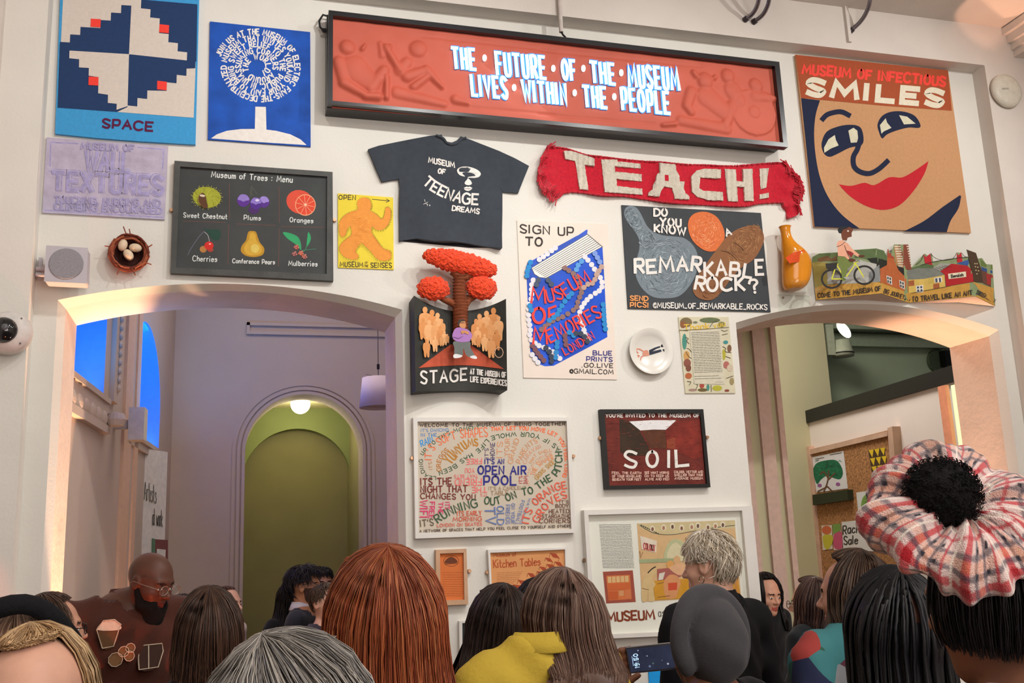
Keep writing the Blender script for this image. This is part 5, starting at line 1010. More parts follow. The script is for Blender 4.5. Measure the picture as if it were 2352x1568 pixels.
T("IT'S A CANDLELIT",1005,965,1460,955,38,6,'#a88a6a'); T('TABLE',1030,1028,1245,1022,50,7,'#a88a6a'); I.tpath('OUT ON TO THE PITCH',[(945,1130),(1080,1140),(1250,1090),(1400,1035),(1540,1000),(1700,890),(1810,820),(1880,700),(1885,500)],84,14,gr,gap=.34,h1=78)
T('WIFI',182,1085,182,1305,92,13,mg,up=(1,0)); T('FREE',300,1105,290,1310,58,10,mg,up=(1,0)); T('THE',405,1108,402,1258,52,9,mg,up=(1,0)); T('ITS',485,1108,485,1200,50,8,mg,up=(1,0))
T("IT'S",185,1405,350,1385,74,11,'#6a5a48'); I.tpath('RUNNING',[(395,1365),(520,1280),(680,1215),(880,1165)],95,14,gr); T('ITS EARLY',625,1275,925,1265,50,9,'#d86448'); T('MORNING',575,1342,925,1336,50,9,'#d86448'); T('LONDON ON SKATES',385,1408,930,1390,36,7,'#e0705c')
T('TV',960,1165,975,1385,120,17,sb,up=(1,0)); T('OLD',1110,1155,1110,1385,80,13,sb,up=(1,0)); T('FRIENDS',1215,1140,1215,1375,44,7,sb,up=(1,0)); T('ON YOUR',1280,1125,1275,1365,40,7,sb,up=(1,0)); T('FOOTBALL',1400,1085,1320,1385,40,6,sb,up=(1,.2)); T('WATCHING',1490,1060,1375,1370,30,5,sb,up=(1,.2))
I.tpath('ITS ORANGE',[(1485,1375),(1510,1270),(1570,1160),(1680,1060),(1800,980),(1950,940)],82,14,rd); I.tpath('GROVES',[(1600,1365),(1680,1230),(1790,1120),(1955,1050)],82,14,rd)
T("IT'S",1858,1128,1965,1125,34,6,bn); T('BODY',1808,1178,1968,1176,40,7,bn); T('HEATED',1730,1245,1975,1240,44,7,bn); T('STARGAZING',1645,1302,1995,1296,40,7,bn); T('CORNERS',1610,1360,1990,1358,48,8,bn)
T('A NETWORK OF SPACES THAT HELP YOU FEEL CLOSE TO YOURSELF AND OTHERS',175,1475,1995,1412,30,6,dk,gap=.36); I.done('lettering',o)
for x,y in ((85,585),(2020,562)): clip(o,930+x/5.2268,940+y/5.2268)
# ---- soil
k13=(1370,920,7.1286); o=art('soil_picture','black framed dark red painting of a pit lettered SOIL','picture',(1505,1030),.03)
rails(o,[(60,140),(1750,138),(1868,1415),(150,1450)],[(135,205),(1700,205),(1810,1360),(215,1390)],.035,mat('#1e1c1a',.5,.15,9,name='black_frame_wood'),*k13)
SL=mat('#6a2a22',.75,.25,14,.2,bscale=60,name='dark_red_oil_paint')
board(o,'painted_panel',[(110,190),(1720,190),(1830,1380),(195,1410)],.02,SL,*k13)
I=Ink(*k13,.02); I.poly([(375,300),(520,320),(700,480),(860,770),(860,900),(500,900),(390,840)],mat('#3a2a1e',.75,.2,14,name='umber_paint')); I.poly([(740,485),(1120,480),(1150,780),(880,780),(800,600)],mat('#5a3422',.75,.2,14,name='brown_paint')); I.poly([(1140,480),(1300,330),(1720,320),(1780,900),(1600,960),(1250,790),(1150,780)],mat('#7e2c22',.75,.3,14,name='red_oxide_paint')); I.poly([(1150,640),(1290,600),(1290,790),(1160,780)],'#8c4028')
r_=random.Random(9)
for i in range(260):
    x=r_.uniform(150,1740); y=r_.uniform(320,1330); c=('#8c3a2c','#4e1e1a','#7a3428','#a04a38','#5a2a20')[i%5]; I.L-=.00005; l=r_.uniform(20,70); I.line([(x,y),(x+l,y+r_.uniform(-12,12))],4,c)
I.done('brushed_pit',o)['kind']='stuff'
I=Ink(*k13,.02,base=.0022); I.poly([(535,340),(900,318),(1310,318),(1135,475),(925,472),(718,487)],'#e4e2e2'); I.done('pale_opening',o)
I=Ink(*k13,.02,base=.003); I.text('S',445,1085,675,1085,250,46,WH,jit=0); I.text('O',800,1080,1025,1080,250,48,WH,jit=0); I.text('I',1158,1085,1170,1085,262,48,WH,jit=0); I.text('L',1285,1075,1530,1050,258,50,WH,up=(-.05,-1),jit=0)
I.text("YOU'RE INVITED TO THE MUSEUM OF",145,268,1690,268,54,14,WH,gap=.32,jit=.1)
for L,x0,x1,y0 in ((('FEEL THE EARTH','OF YOUR HOMELAND','BENEATH YOUR FEET'),250,735,1200),(('SEE WHAT WORMS','DO TO KEEP US','ALIVE AND FED'),785,1190,1195),(('COLDER, WETTER AND','SMELLIER THAN YOUR','AVERAGE MUSEUM'),1268,1745,1182)):
    for i,t_ in enumerate(L): I.text(t_,x0+i*4,y0+i*54,x1,y0+i*52,36,9,'#e0b8a8',gap=.3,jit=.1)
I.done('lettering',o)
for x,y in ((60,612),(1808,600)): clip(o,1370+x/7.1286,920+y/7.1286)
# ---- big frame: museum as art
k14=(980,1150,2.94); o=art('large_white_frame','large white framed glazed print of a busy hall scene, lettered Museum as Art','picture',(1540,1310),.04)
rails(o,[(1062,62),(2200,35),(2280,880),(1115,935)],[(1092,95),(2130,65),(2200,860),(1140,905)],.05,FW,*k14)
MNT=mat('#f4f0e8',.85,.02,6,name='mount_card'); board(o,'mount',[(1085,88),(2140,58),(2210,870),(1132,912)],.02,MNT,*k14)
I=Ink(*k14,.02); r_=random.Random(4)
for i in range(30):
    y=162+i*10; x=1165+i*.9; xe=1378+i*.8
    while x<xe:
        l=r_.uniform(6,20); I.L-=.00006; I.line([(x,y-r_.uniform(0,2)),(min(x+l,xe),y-r_.uniform(0,2))],3.4,'#6a6660'); x+=l+4
I.done('handwritten_text',o)['kind']='stuff'
I=Ink(*k14,.02,base=.001); I.poly([(1190,478),(1392,468),(1412,682),(1212,692)],'#a85040'); I.poly([(1212,505),(1372,498),(1385,662),(1230,672)],'#e07a44')
for i in range(5): I.poly([(1222+i*29,512-i*1.5),(1246+i*29,511-i*1.5),(1248+i*29,552-i*1.5),(1224+i*29,553-i*1.5)],'#e8c088')
I.poly([(1222,560),(1374,553),(1378,600),(1226,606)],'#d86a38'); I.poly([(1228,612),(1290,610),(1294,664),(1232,668)],'#d06030'); I.poly([(1298,606),(1330,604),(1332,640),(1300,642)],'#e0a070'); I.poly([(1340,600),(1378,598),(1380,655),(1344,658)],'#e08050'); I.done('cupboard_print',o)
I=Ink(*k14,.02,base=.001); I.poly([(1420,152),(2080,130),(2122,640),(1455,682)],'#e0b888'); I.poly([(1425,155),(2082,132),(2084,185),(1800,200),(1650,228),(1530,215),(1440,180)],'#d8c498')
for i in range(9): x=1445+i*14; I.poly([(x,158+i*7),(x+9,162+i*7),(x+13,172+i*7),(x+2,167+i*7)],'#2c2420')
I.line([(1440,165),(1530,215),(1650,228),(1800,205),(1950,180),(2080,165)],4,'#3a4a40',smooth=True)
for i,x in enumerate((1525,1600,1660,1722,1790,1832,1900,1950,2000)): y=188-(i%3)*6-i*2; I.ell(x,y,17,22,'#ece0c8'); I.ell(x,y+3,9,14,('#8a5a4a','#b07a5c','#6a4a3c')[i%3])
I.poly([(1440,235),(1555,270),(1550,350),(1452,325)],'#ecdccc'); I.text('COLONY',1462,322,1545,342,40,8,'#c8605c',up=(0,-1))
I.spoly([(1610,400),(1615,320),(1640,275),(1680,258),(1730,275),(1750,330),(1750,400)],'#c4c49a'); I.spoly([(1630,400),(1635,325),(1680,280),(1725,325),(1735,400)],'#e0d4b0'); I.poly([(1435,395),(1700,385),(1700,410),(1440,420)],'#a8b088')
I.poly([(1530,540),(2100,500),(2120,640),(1540,668)],'#d89a2c'); I.spoly([(1455,675),(1450,600),(1465,530),(1500,480),(1545,450),(1555,480),(1520,520),(1545,560),(1530,600),(1540,670),(1500,675),(1495,610),(1480,675)],'#e0c08c'); I.line([(1495,485),(1520,460),(1545,445)],8,'#2a2220',smooth=True)
I.poly([(1555,460),(1700,445),(1720,510),(1560,540)],'#b0605a'); I.poly([(1570,490),(1610,480),(1595,530),(1565,535)],'#e4dcd0'); I.spoly([(1600,590),(1605,540),(1640,500),(1690,505),(1715,550),(1700,600),(1680,650),(1620,655)],'#e09a68'); I.poly([(1630,555),(1692,550),(1690,600),(1632,605)],'#d8502c'); I.ell(1645,430,26,28,'#e8a860'); I.ell(1690,400,24,30,'#e0b080'); I.spoly([(1640,450),(1720,420),(1750,480),(1700,500)],'#e8b48c')
I.spoly([(2060,500),(2085,470),(2110,500),(2095,560),(2100,600),(2125,640),(2065,635),(2085,590)],'#d08a3c')
for P in ([(1455,590),(1500,600)],[(1560,560),(1600,550)],[(1870,300),(1900,380)],[(1960,420),(2040,440)],[(1560,650),(1640,640)],[(1440,340),(1445,385),(1460,345)],[(1750,250),(1760,420)]): I.line(P,4,'#8a5a3c')
I.done('crowded_hall_print',o)
I=Ink(*k14,.02,base=.001); I.text('MUSEUM',1212,812,1545,795,58,14,'#8a3a1e',gap=.24); I.text('as',1565,782,1612,778,52,5,'#4a4644'); I.text('ART',1640,780,1790,770,60,14,'#8a3a1e'); I.done('lettering',o)
q=MB(); q.slab([W(980+x/2.94,1150+y/2.94,-.040) for x,y in [(1095,98),(2128,68),(2198,858),(1142,903)]],(0,.002,0),glass_mat()); q.build('glazing',o)
for x,y in ((1067,400),(2190,352)): clip(o,980+x/2.94,1150+y/2.94,.03,'#8a6a50')
# ---- kitchen tables print
k15=(1000,1200,4.2); o=art('kitchen_tables_print','orange print of toppling tables lettered Museum of Kitchen Tables in a white frame','picture',(1212,1310),.03)
rails(o,[(508,262),(1272,240),(1290,700),(530,700)],[(530,290),(1250,258),(1262,690),(548,690)],.035,FW,*k15)
board(o,'print',[(522,280),(1258,250),(1275,695),(540,695)],.02,mat('#d99a64',.85,.06,8,name='orange_paper'),*k15)
I=Ink(*k15,.02); ko='#b4532e'; I.text('Museum of',558,330,782,322,38,6,ko); I.text('Kitchen Tables',558,436,1018,410,72,10,ko,gap=.26); r_=random.Random(6)
I.done('lettering',o)
I=Ink(*k15,.02)
for i in range(7):
    x=595; 
    while x<840-i*14: l=r_.uniform(15,45); I.line([(x,480+i*17-(x-595)*.03),(x+l,479+i*17-(x-595)*.03)],3,'#b8754c'); x+=l+7
I.done('small_print',o)['kind']='stuff'
for x,y,s_ in ((1150,320,1),(1095,360,.8),(1190,400,.9),(1120,430,1.1),(1040,445,.8),(1120,500,1.2),(1025,500,1.1),(930,510,.9),(1010,560,1.2),(930,580,1.2),(840,580,1),(900,640,1.3),(800,630,1.2),(1000,640,1.2)):
    I=Ink(*k15,.02,base=.001); I.poly([(x-45*s_,y-30*s_),(x+15*s_,y-22*s_),(x+50*s_,y+25*s_),(x-12*s_,y+14*s_)],'#a8482a'); I.line([(x-40*s_,y-25*s_),(x-52*s_,y+12*s_)],4,'#8a3a22'); I.line([(x+46*s_,y+24*s_),(x+34*s_,y+52*s_)],4,'#8a3a22'); I.done('printed_table',o)
clip(o,1119,1314)
# ---- slim orange print
o=art('slim_orange_print','narrow orange printed sheet with round stamp in a pale wood frame','picture',(1037,1325),.03)
PW_=mat('#c8a080',.55,.1,12,name='pale_ash'); rails(o,[(5,262),(300,250),(318,788),(10,800)],[(45,298),(272,290),(280,742),(50,752)],.035,PW_,*k15)
board(o,'print',[(40,292),(278,284),(285,748),(45,758)],.02,mat('#d87840',.85,.05,8,name='orange_sheet'),*k15)
I=Ink(*k15,.02); I.line([(153+72*math.cos(t*.3),368+52*math.sin(t*.3)) for t in range(21)],4,'#6a3a24',closed=True); I.spoly([(95,390),(110,350),(150,330),(190,345),(210,385)],'#6a3a24'); I.line([(90,400),(215,394)],4,'#6a3a24'); r_=random.Random(8)
for i in range(11):
    x=70
    while x<250: l=r_.uniform(20,50); I.line([(x,480+i*22),(min(x+l,262),479+i*22)],3,'#b8623a'); x+=l+8
I.done('printed_text',o)['kind']='stuff'; clip(o,1078,1311); clip(o,997,1316)
# ---- low items mostly behind the crowd
o=art('dark_small_picture','white framed black picture low on the wall behind the dark-haired visitor','picture',(1090,1450),.03); rails(o,[(230,950),(640,930),(650,1250),(235,1260)],[(260,968),(612,955),(620,1220),(262,1225)],.03,FW,*k15); board(o,'print',[(255,962),(618,950),(625,1225),(258,1230)],.02,mat('#242c2c',.4,.1,name='black_print'),*k15)
o=art('blue_caption_panel','bright blue caption panel low on the pier below the large white frame','sign',(1508,1556),.01); board(o,'panel',[(1490,1540),(1545,1538),(1555,1640),(1496,1640)],.01,mat('#1aa0f0',.6,.05,name='cyan_vinyl'))
# ---- papers on the notice board
t,PR=BOARD
def paper(nm,P,c): 
    q=MB(); q.slab([PR(x,y,.034) for x,y in P],NPt*.002,mat(c,.8,.03,name='paper')); return q.build(nm,t)
BI=lambda b=.0:Ink(0,0,1,lambda x,y,d:PR(x,y,.0345+d),base=b)
k=3.563
def bz(P): return [(1780+x/k,960+y/k) for x,y in P]
paper('tree_drawing',bz([(305,318),(560,268),(595,575),(338,608)]),'#dcdce0')
I=BI(); I.spoly(bz([(310,430),(340,370),(420,345),(500,345),(545,400),(555,460),(530,500),(480,490),(430,470),(380,500),(345,540),(320,480)]),'#1f6a4a'); r_=random.Random(1)
for i in range(60): I.L-=.00004; x=r_.uniform(325,540); y=r_.uniform(350,480); I.line(bz([(x,y),(x+15,y+r_.uniform(-12,12))]),1.3,('#2c8a60','#164a38')[i%2])
for P in ([(400,600),(430,520),(440,430)],[(440,500),(400,440),(370,460)],[(440,500),(490,450)],[(430,560),(470,600)],[(430,560),(350,600)]): I.line(bz(P),3.2,'#6a4a34',smooth=True)
for x,y in ((365,550),(515,540)): I.ell(*bz([(x,y)])[0],5,4,'#9a5a9a')
I.line(bz([(330,335),(400,322)]),1.2,INK); I.line(bz([(450,300),(545,282)]),1.2,INK); I.done('drawing_ink',t)
I=BI(.001); I.poly(bz([(762,262),(890,240),(925,455),(798,475)]),'#4a3626')
for r in range(3):
    for c in range(3): x=765+c*47+r*12; y=262+r*68-c*8; I.poly(bz([(x,y),(x+42,y-7),(x+32,y+60)]),'#e0c02c')
I.done('triangle_pattern_card',t)
paper('green_tree_notice',bz([(665,608),(860,580),(900,830),(690,860)]),'#d8dcda'); I=BI(.001); I.spoly(bz([(715,660),(750,620),(800,612),(850,640),(860,720),(850,790),(800,815),(740,800),(705,740)]),'#7aa050')
for i in range(5): I.line(bz([(735,660+i*28),(800,650+i*28)]),1.1,'#3a5a2c')
I.done('drawing_ink',t)
paper('lettered_notice',bz([(545,850),(860,815),(900,1090),(560,1085)]),'#dcdcdc'); I=BI(.001); I.text("Rachel's",*bz([(552,950)])[0],*bz([(800,920)])[0],19,2.6,INK,up=(.0,-1)); I.text('Sale',*bz([(560,1035)])[0],*bz([(680,1025)])[0],18,2.6,INK,up=(0,-1)); I.done('lettering',t)
paper('fruit_leaflet',bz([(380,878),(465,875),(470,1070),(390,1080)]),'#dcd4c4'); I=BI(.001); I.ell(*bz([(422,915)])[0],11,10,'#d07048'); I.spoly(bz([(395,960),(468,960),(470,1020),(430,1075),(400,1040)]),'#c8c040'); I.done('drawing_ink',t)
paper('pink_leaflet',bz([(470,870),(535,862),(552,1075),(482,1080)]),'#d8d0d0'); I=BI(.001); I.spoly(bz([(480,960),(510,925),(545,940),(550,1060),(485,1060)]),'#c8587a'); I.poly(bz([(470,870),(535,862),(538,920),(475,950)]),'#7aa050'); I.done('drawing_ink',t)
# ---- partition lettering
t,PW=ARTW; I=Ink(0,0,1,lambda x,y,d:PW(x,y,.004+d)); I.text('Artists',331,1147,360,1157,42,1.1,INK,up=(0,-1),jit=0,gap=.2); I.text('at work',350,1205,374,1209,38,1.1,INK,up=(0,-1),jit=0,gap=.2); I.done('lettering',t)
# ------------------------------------------------------------ people: one continuous body each, grown from a distance field
def smin(a,b,k): h=np.clip(.5+.5*(b-a)/k,0,1); return b+(a-b)*h-k*h*(1-h)
def smax(a,b,k): return -smin(-a,-b,k)
def sEll(P,c,r,R=None):
    q=P-np.array(c,np.float32)
    if R is not None: q=q@np.array(R,np.float32)
    r=np.array(r,np.float32); k0=np.sqrt(((q/r)**2).sum(-1)); k1=np.sqrt(((q/(r*r))**2).sum(-1))+1e-9
    return k0*(k0-1)/k1
def sCap(P,a,b,r0,r1):
    a=np.array(a,np.float32);b=np.array(b,np.float32); d=b-a; t=np.clip(((P-a)@d)/(d@d+1e-9),0,1); return np.sqrt(((P-a-t[...,None]*d)**2).sum(-1))-(r0+(r1-r0)*t)
def sU(L,k):
    v=L[0]
    for x in L[1:]: v=smin(v,x,k)
    return v
def axis(a,b,segs):                                                  # segs: [(upto,step)...]
    r=[a]; x=a
    for up,st in segs:
        while x<up-1e-6: x+=st; r.append(x)
    return np.array(r,np.float32)
def surfnet(fn,xs,ys,zs):
    G=np.stack(np.meshgrid(xs,ys,zs,indexing='ij'),-1).astype(np.float32); V=fn(G).astype(np.float32); n=V.shape
    acc=np.zeros((n[0]-1,n[1]-1,n[2]-1,3),np.float32); cnt=np.zeros(acc.shape[:3],np.float32); E=[]
    for ax in range(3):
        s0=[slice(None)]*3; s1=[slice(None)]*3; s0[ax]=slice(0,-1); s1[ax]=slice(1,None); s0=tuple(s0); s1=tuple(s1)
        v0,v1=V[s0],V[s1]; cr=(v0<0)!=(v1<0); t=np.where(cr,v0/(np.where(cr,v0-v1,1)),0)[...,None]; p=(G[s0]*(1-t)+G[s1]*t)*cr[...,None]
        o1,o2=[a for a in range(3) if a!=ax]
        for d1 in (0,1):
            for d2 in (0,1):
                se=[slice(None)]*3; de=[slice(None)]*3
                for o_,d_ in ((o1,d1),(o2,d2)):
                    se[o_]=slice(1,None) if d_==0 else slice(0,-1)
                    de[o_]=slice(None)
                # edge (i,j,k) touches cells with index j-1 (d=0 -> uses edges from 1) and j
                acc[tuple(de)]+=p[tuple(se)]; cnt[tuple(de)]+=cr[tuple(se)]
        E.append((ax,cr,v0<0))
    m=cnt>0; idx=-np.ones(cnt.shape,int); idx[m]=np.arange(m.sum()); verts=acc[m]/cnt[m][:,None]; F=[]
    for ax,cr,ins in E:
        o1,o2=[a for a in range(3) if a!=ax]; I_=np.argwhere(cr); ok=(I_[:,o1]>0)&(I_[:,o2]>0)&(I_[:,o1]<n[o1]-1)&(I_[:,o2]<n[o2]-1); I_=I_[ok]; sg=ins[cr][ok]
        def g(a,b): q=I_.copy(); q[:,o1]-=a; q[:,o2]-=b; return idx[q[:,0],q[:,1],q[:,2]]
        Q=np.stack([g(1,1),g(0,1),g(0,0),g(1,0)],-1)
        fl=sg if ax!=1 else ~sg
        Q[~fl]=Q[~fl][:,::-1]; F.append(Q)
    return verts,np.concatenate(F)
def mesh_np(name,v,f,mats,parent=None,smooth=True,mi=None,col=None):
    me=bpy.data.meshes.new(name); k=f.shape[1]; me.vertices.add(len(v)); me.vertices.foreach_set('co',np.asarray(v,np.float32).ravel())
    me.loops.add(len(f)*k); me.loops.foreach_set('vertex_index',f.astype(np.int32).ravel()); me.polygons.add(len(f)); me.polygons.foreach_set('loop_start',np.arange(0,len(f)*k,k,dtype=np.int32))
    for m in mats: me.materials.append(m)
    if mi is not None: me.polygons.foreach_set('material_index',np.asarray(mi,np.int32))
    me.update(calc_edges=True); me.validate()
    if smooth: me.polygons.foreach_set('use_smooth',[True]*len(me.polygons))
    if col is not None:
        a=me.color_attributes.new('Col','FLOAT_COLOR','POINT'); c=np.ones((len(v),4),np.float32); c[:,:3]=col; a.data.foreach_set('color',c.ravel())
    o=bpy.data.objects.new(name,me); link(o,parent); return o
def rotm(yaw,pitch,roll):            # head turn: yaw about z, pitch forward, roll to the side
    return np.array(Matrix.Rotation(math.radians(yaw),3,'Z')@Matrix.Rotation(math.radians(-pitch),3,'X')@Matrix.Rotation(math.radians(roll),3,'Y'),np.float32)
def head_sdf(Q,female=False):
    x=np.abs(Q[...,0]); S=np.stack([x,Q[...,1],Q[...,2]],-1)
    v=sEll(Q,(0,-.012,.028),(.076,.095,.086)); v=smin(v,sEll(Q,(0,.018,-.03),(.060,.070,.082)),.03)
    v=smin(v,sEll(Q,(0,.030,-.078),(.046 if not female else .040,.046,.034)),.03); v=smin(v,sEll(Q,(0,.066,-.098),(.02,.018,.016)),.025)
    v=smin(v,sCap(S,(0,.080,.024),(.036,.070,.022),.011,.010),.018)
    v=smin(v,sEll(S,(.040,.050,-.026),(.024,.024,.022)),.025)
    v=smax(v,-sEll(S,(.031,.098,.002),(.018,.022,.012)),.014)
    v=smin(v,sCap(Q,(0,.082,.010),(0,.106,-.026),.007,.0115),.012); v=smin(v,sEll(S,(.012,.092,-.030),(.009,.011,.008)),.008)
    v=smin(v,sEll(S,(.030,.074,.001),(.014,.013,.012)),.004)
    v=smin(v,sCap(S,(0,.088,-.058),(.018,.080,-.060),.007,.004),.006); v=smin(v,sCap(S,(0,.088,-.070),(.015,.080,-.068),.0075,.004),.006)
    v=smax(v,-sCap(S,(0,.098,-.0635),(.022,.084,-.0635),.003,.002),.004)
    e=sEll(S,(.078,-.008,-.002),(.010,.019,.030)); e=smax(e,-sEll(S,(.088,-.004,.002),(.006,.011,.018)),.005); v=smin(v,e,.008)
    return v
SK={'dark':('#5a3628','#5c2c26'),'brown':('#8a5a42','#8a4038'),'light':('#d09a80','#b85a50'),'pale':('#dcaa92','#c0605a'),'mid':('#b9805f','#a8504a')}
def skin_mats(k):
    a,b=SK[k]; return [mat(a,.5,.06,30,.05,bscale=200,name='skin_'+k,spec=.4),mat(b,.45,.05,30,name='lips_'+k),mat('#e8e2dc',.2,0,name='eye_white'),mat('#1c1612',.15,0,name='iris'),mat('#2a1c16',.8,.1,name='eyebrow_hair')]
def body_prims(P,s,pose,g=0.,parts='all'):
    z=lambda a:a*s; w_=pose.get('w',1.); L=[]
    L.append(sEll(P,(0,0,z(1.24)),(.150*w_*s+g,.105*w_*s+g,.24*s+g))); L.append(sEll(P,(0,.0,z(.98)),(.155*w_*s+g,.115*w_*s+g,.16*s+g)))
    L.append(sCap(P,(-.135*w_*s,-.005,z(1.375)),(.135*w_*s,-.005,z(1.375)),.058*s+g,.058*s+g)); L.append(sEll(P,(0,-.01,z(1.42)),(.095*s+g,.065*s+g,.055*s+g)))
    return L
def arm_prims(P,s,pose,g=0.,upto=1.):
    L=[]; w_=pose.get('w',1.)
    for i,sx in enumerate((-1,1)):
        sh=np.array((sx*.175*w_*s,-.005,1.372*s)); el,wr=pose['arms'][i]; el=np.array(el);wr=np.array(wr)
        L.append(sCap(P,sh,el,.050*s+g,.038*s+g)); L.append(sCap(P,el,el+(wr-el)*upto,.038*s+g,.028*s+g-(0.003 if g else 0)))
        if g==0: 
            hd=wr+(wr-el)/np.linalg.norm(wr-el)*.05
            if not pose.get('nohand'): L.append(sCap(P,wr,hd,.026,.030)); L+=[sCap(P,hd+np.array([0,k*.016-.026,0]),hd+(wr-el)/np.linalg.norm(wr-el)*.08+np.array([0,k*.017-.026,-.004]),.011,.008) for k in range(4)]
    return L
def down(s,f=.05): return [((-.235*s,-.02,1.10*s),(-.25*s,f,.86*s)),((.235*s,-.02,1.10*s),(.25*s,f,.86*s))]
class Person:
    def __init__(p,label,px,top_y,d,rz,skin='light',head=(0,0,0),hs=1.,pose=None,top='#222222',topmat=None,trouser='#26262c',female=True,sleeve=1.,neck=.02,coll=None,toppn='jumper',hidden=False,fold=.006,eyes=True,bodyw=1.,lift=0.,cz_=.132,hoff=(0.,0.)):
        c=CAMPOS+ray(px,top_y+cz_*hs*FPX/d)*d; p.c=c; H=float(c[2])+.112*hs; s=(H+lift)/1.70; p.s=s
        ra_=math.radians(rz); ho=(hoff[0]*math.cos(ra_)-hoff[1]*math.sin(ra_),hoff[0]*math.sin(ra_)+hoff[1]*math.cos(ra_)); p.root=thing('person',label,'person',(c[0]-ho[0],c[1]-ho[1],0),ra_); p.zc=float(c[2]); p.hs=hs; p.R=rotm(*head); p.hc=np.array([hoff[0],.012+hoff[1],p.zc],np.float32)
        pose=dict(pose or {}); pose.setdefault('arms',down(s)); pose.setdefault('w',(.93 if female else 1.06)*bodyw); p.pose=pose
        zt=p.zc
        def fn(P):
            L=body_prims(P,s,pose)+arm_prims(P,s,pose)
            for sx in (-1,1): L.append(sCap(P,(sx*.085*s,0,.93*s),(sx*.095*s,.005,.50*s),.082*s,.055*s)); L.append(sCap(P,(sx*.095*s,.005,.50*s),(sx*.10*s,-.015,.09*s),.055*s,.036*s)); L.append(sCap(P,(sx*.10*s,-.03,.045),(sx*.105*s,.11,.03),.038,.028))
            v=sU(L,.03*s); nk=sCap(P,(0,-.012,1.38*s),p.hc+p.R@np.array([0,-.028,-.055],np.float32)*hs,.056*s*(.9 if female else 1.08),.050*hs*(.9 if female else 1.08)); v=smin(v,nk,.03)
            m=P[0,0,:,2]>zt-.2; Q=((P[:,:,m]-p.hc)@p.R)/hs; hv=head_sdf(Q,female)*hs; v[:,:,m]=smin(v[:,:,m],hv,.015); return v
        f_=.0055 if eyes else .009
        xs=axis(-.45,.45,[(-.10+hoff[0],.03),(.10+hoff[0],f_),(.46,.03)]); ys=axis(-.24,.56,[(-.12+hoff[1],.03),(.14+hoff[1],f_),(.57,.03)]); zs=axis(-.01,H+.03,[(zt-.15,.03),(H+.03,f_)])
        v,f=surfnet(fn,xs,ys,zs)
        Q=((v-p.hc)@p.R)/hs; mi=np.zeros(len(v),int)
        mi[(Q[:,1]>.072)&(np.abs(Q[:,0])<.024)&(Q[:,2]<-.0525)&(Q[:,2]>-.078)]=1
        er=((np.abs(np.abs(Q[:,0])-.031)/.0125)**2+((Q[:,2]-.001)/.0055)**2)<1; mi[er&(Q[:,1]>.06)]=2; ir=((np.abs(np.abs(Q[:,0])-.031)/.006)**2+((Q[:,2]-.001)/.006)**2)<1; mi[ir&(Q[:,1]>.06)]=3
        br=(np.abs(np.abs(Q[:,0])-.031)<.019)&(np.abs(Q[:,2]-.0235)<.0045)&(Q[:,1]>.06); mi[br]=4
        fm=np.array([mi[q].max() if (mi[q]==mi[q][0]).all() else (mi[q][0]) for q in f])
        mesh_np('body',v,f,skin_mats(skin),p.root,mi=fm)
        # clothing follows the body
        TM=topmat or mat(top,.9,.10,12,.25,bscale=180,name='cloth',sheen=.1); g=.014
        ph=random.random()*6
        def cl(P):
            v=sU(body_prims(P,s,pose,g)+arm_prims(P,s,pose,g+.004,sleeve),.035*s)
            x,y,z=P[...,0],P[...,1],P[...,2]; v=v+fold*np.sin(z*38+x*16+ph)*np.sin(x*26-z*9+y*20)+fold*.5*np.sin(x*60+z*45+ph)
            v=smax(v,-(z-.86*s),.01); n_=sCap(P,(0,-.012,1.42*s),(0,.02,1.62*s),.064*s+neck,.075*s+neck); return smax(v,-n_,.008)
        x0=.46;v,f=surfnet(cl,axis(-x0,x0,[(x0+.01,.015)]),axis(-.24,.56,[(.57,.016)]),axis(.82*s,1.52*s,[(1.53*s,.0145)]))
        p.top=mesh_np(toppn,v,f,[TM],p.root)
        def tr(P):
            L=[sEll(P,(0,.0,.97*s),(.163*s*pose['w'],.125*s,.15*s))]
            for sx in (-1,1): L.append(sCap(P,(sx*.085*s,0,.90*s),(sx*.10*s,-.005,.09*s),.098*s,.062*s))
            v=sU(L,.02); v=smax(v,P[...,2]-1.0*s,.01); return smax(v,-(P[...,2]-.07),.01)
        v,f=surfnet(tr,axis(-.3,.3,[(.31,.03)]),axis(-.2,.2,[(.21,.03)]),axis(.03,1.05*s,[(1.06*s,.04)])); mesh_np('trousers',v,f,[mat(trouser,.9,.1,12,name='cloth')],p.root)
        q=MB()
        for sx in (-1,1): q.ell((sx*.102*s,.045,.045),(.05,.135,.045),mat('#1c1a1a',.5,.1,name='shoe_leather'),14,8)
        # shoes
        V=np.array(q.v); V[:,2]=np.maximum(V[:,2],.004); h_=len(V)//2
        for i,sx in enumerate((-1,1)):
            b=MB(); b.v=[tuple(t_) for t_ in V[i*h_:(i+1)*h_]]; nf=len(q.f)//2; b.f=[tuple(j-i*h_ for j in t_) for t_ in q.f[i*nf:(i+1)*nf]]; b.m=[0]*nf; b.mats=q.mats; b.build('shoe',p.root,True)
        if coll: p.collar(coll)
    def H(p,pt): return p.hc+p.R@(np.array(pt,np.float32)*p.hs)
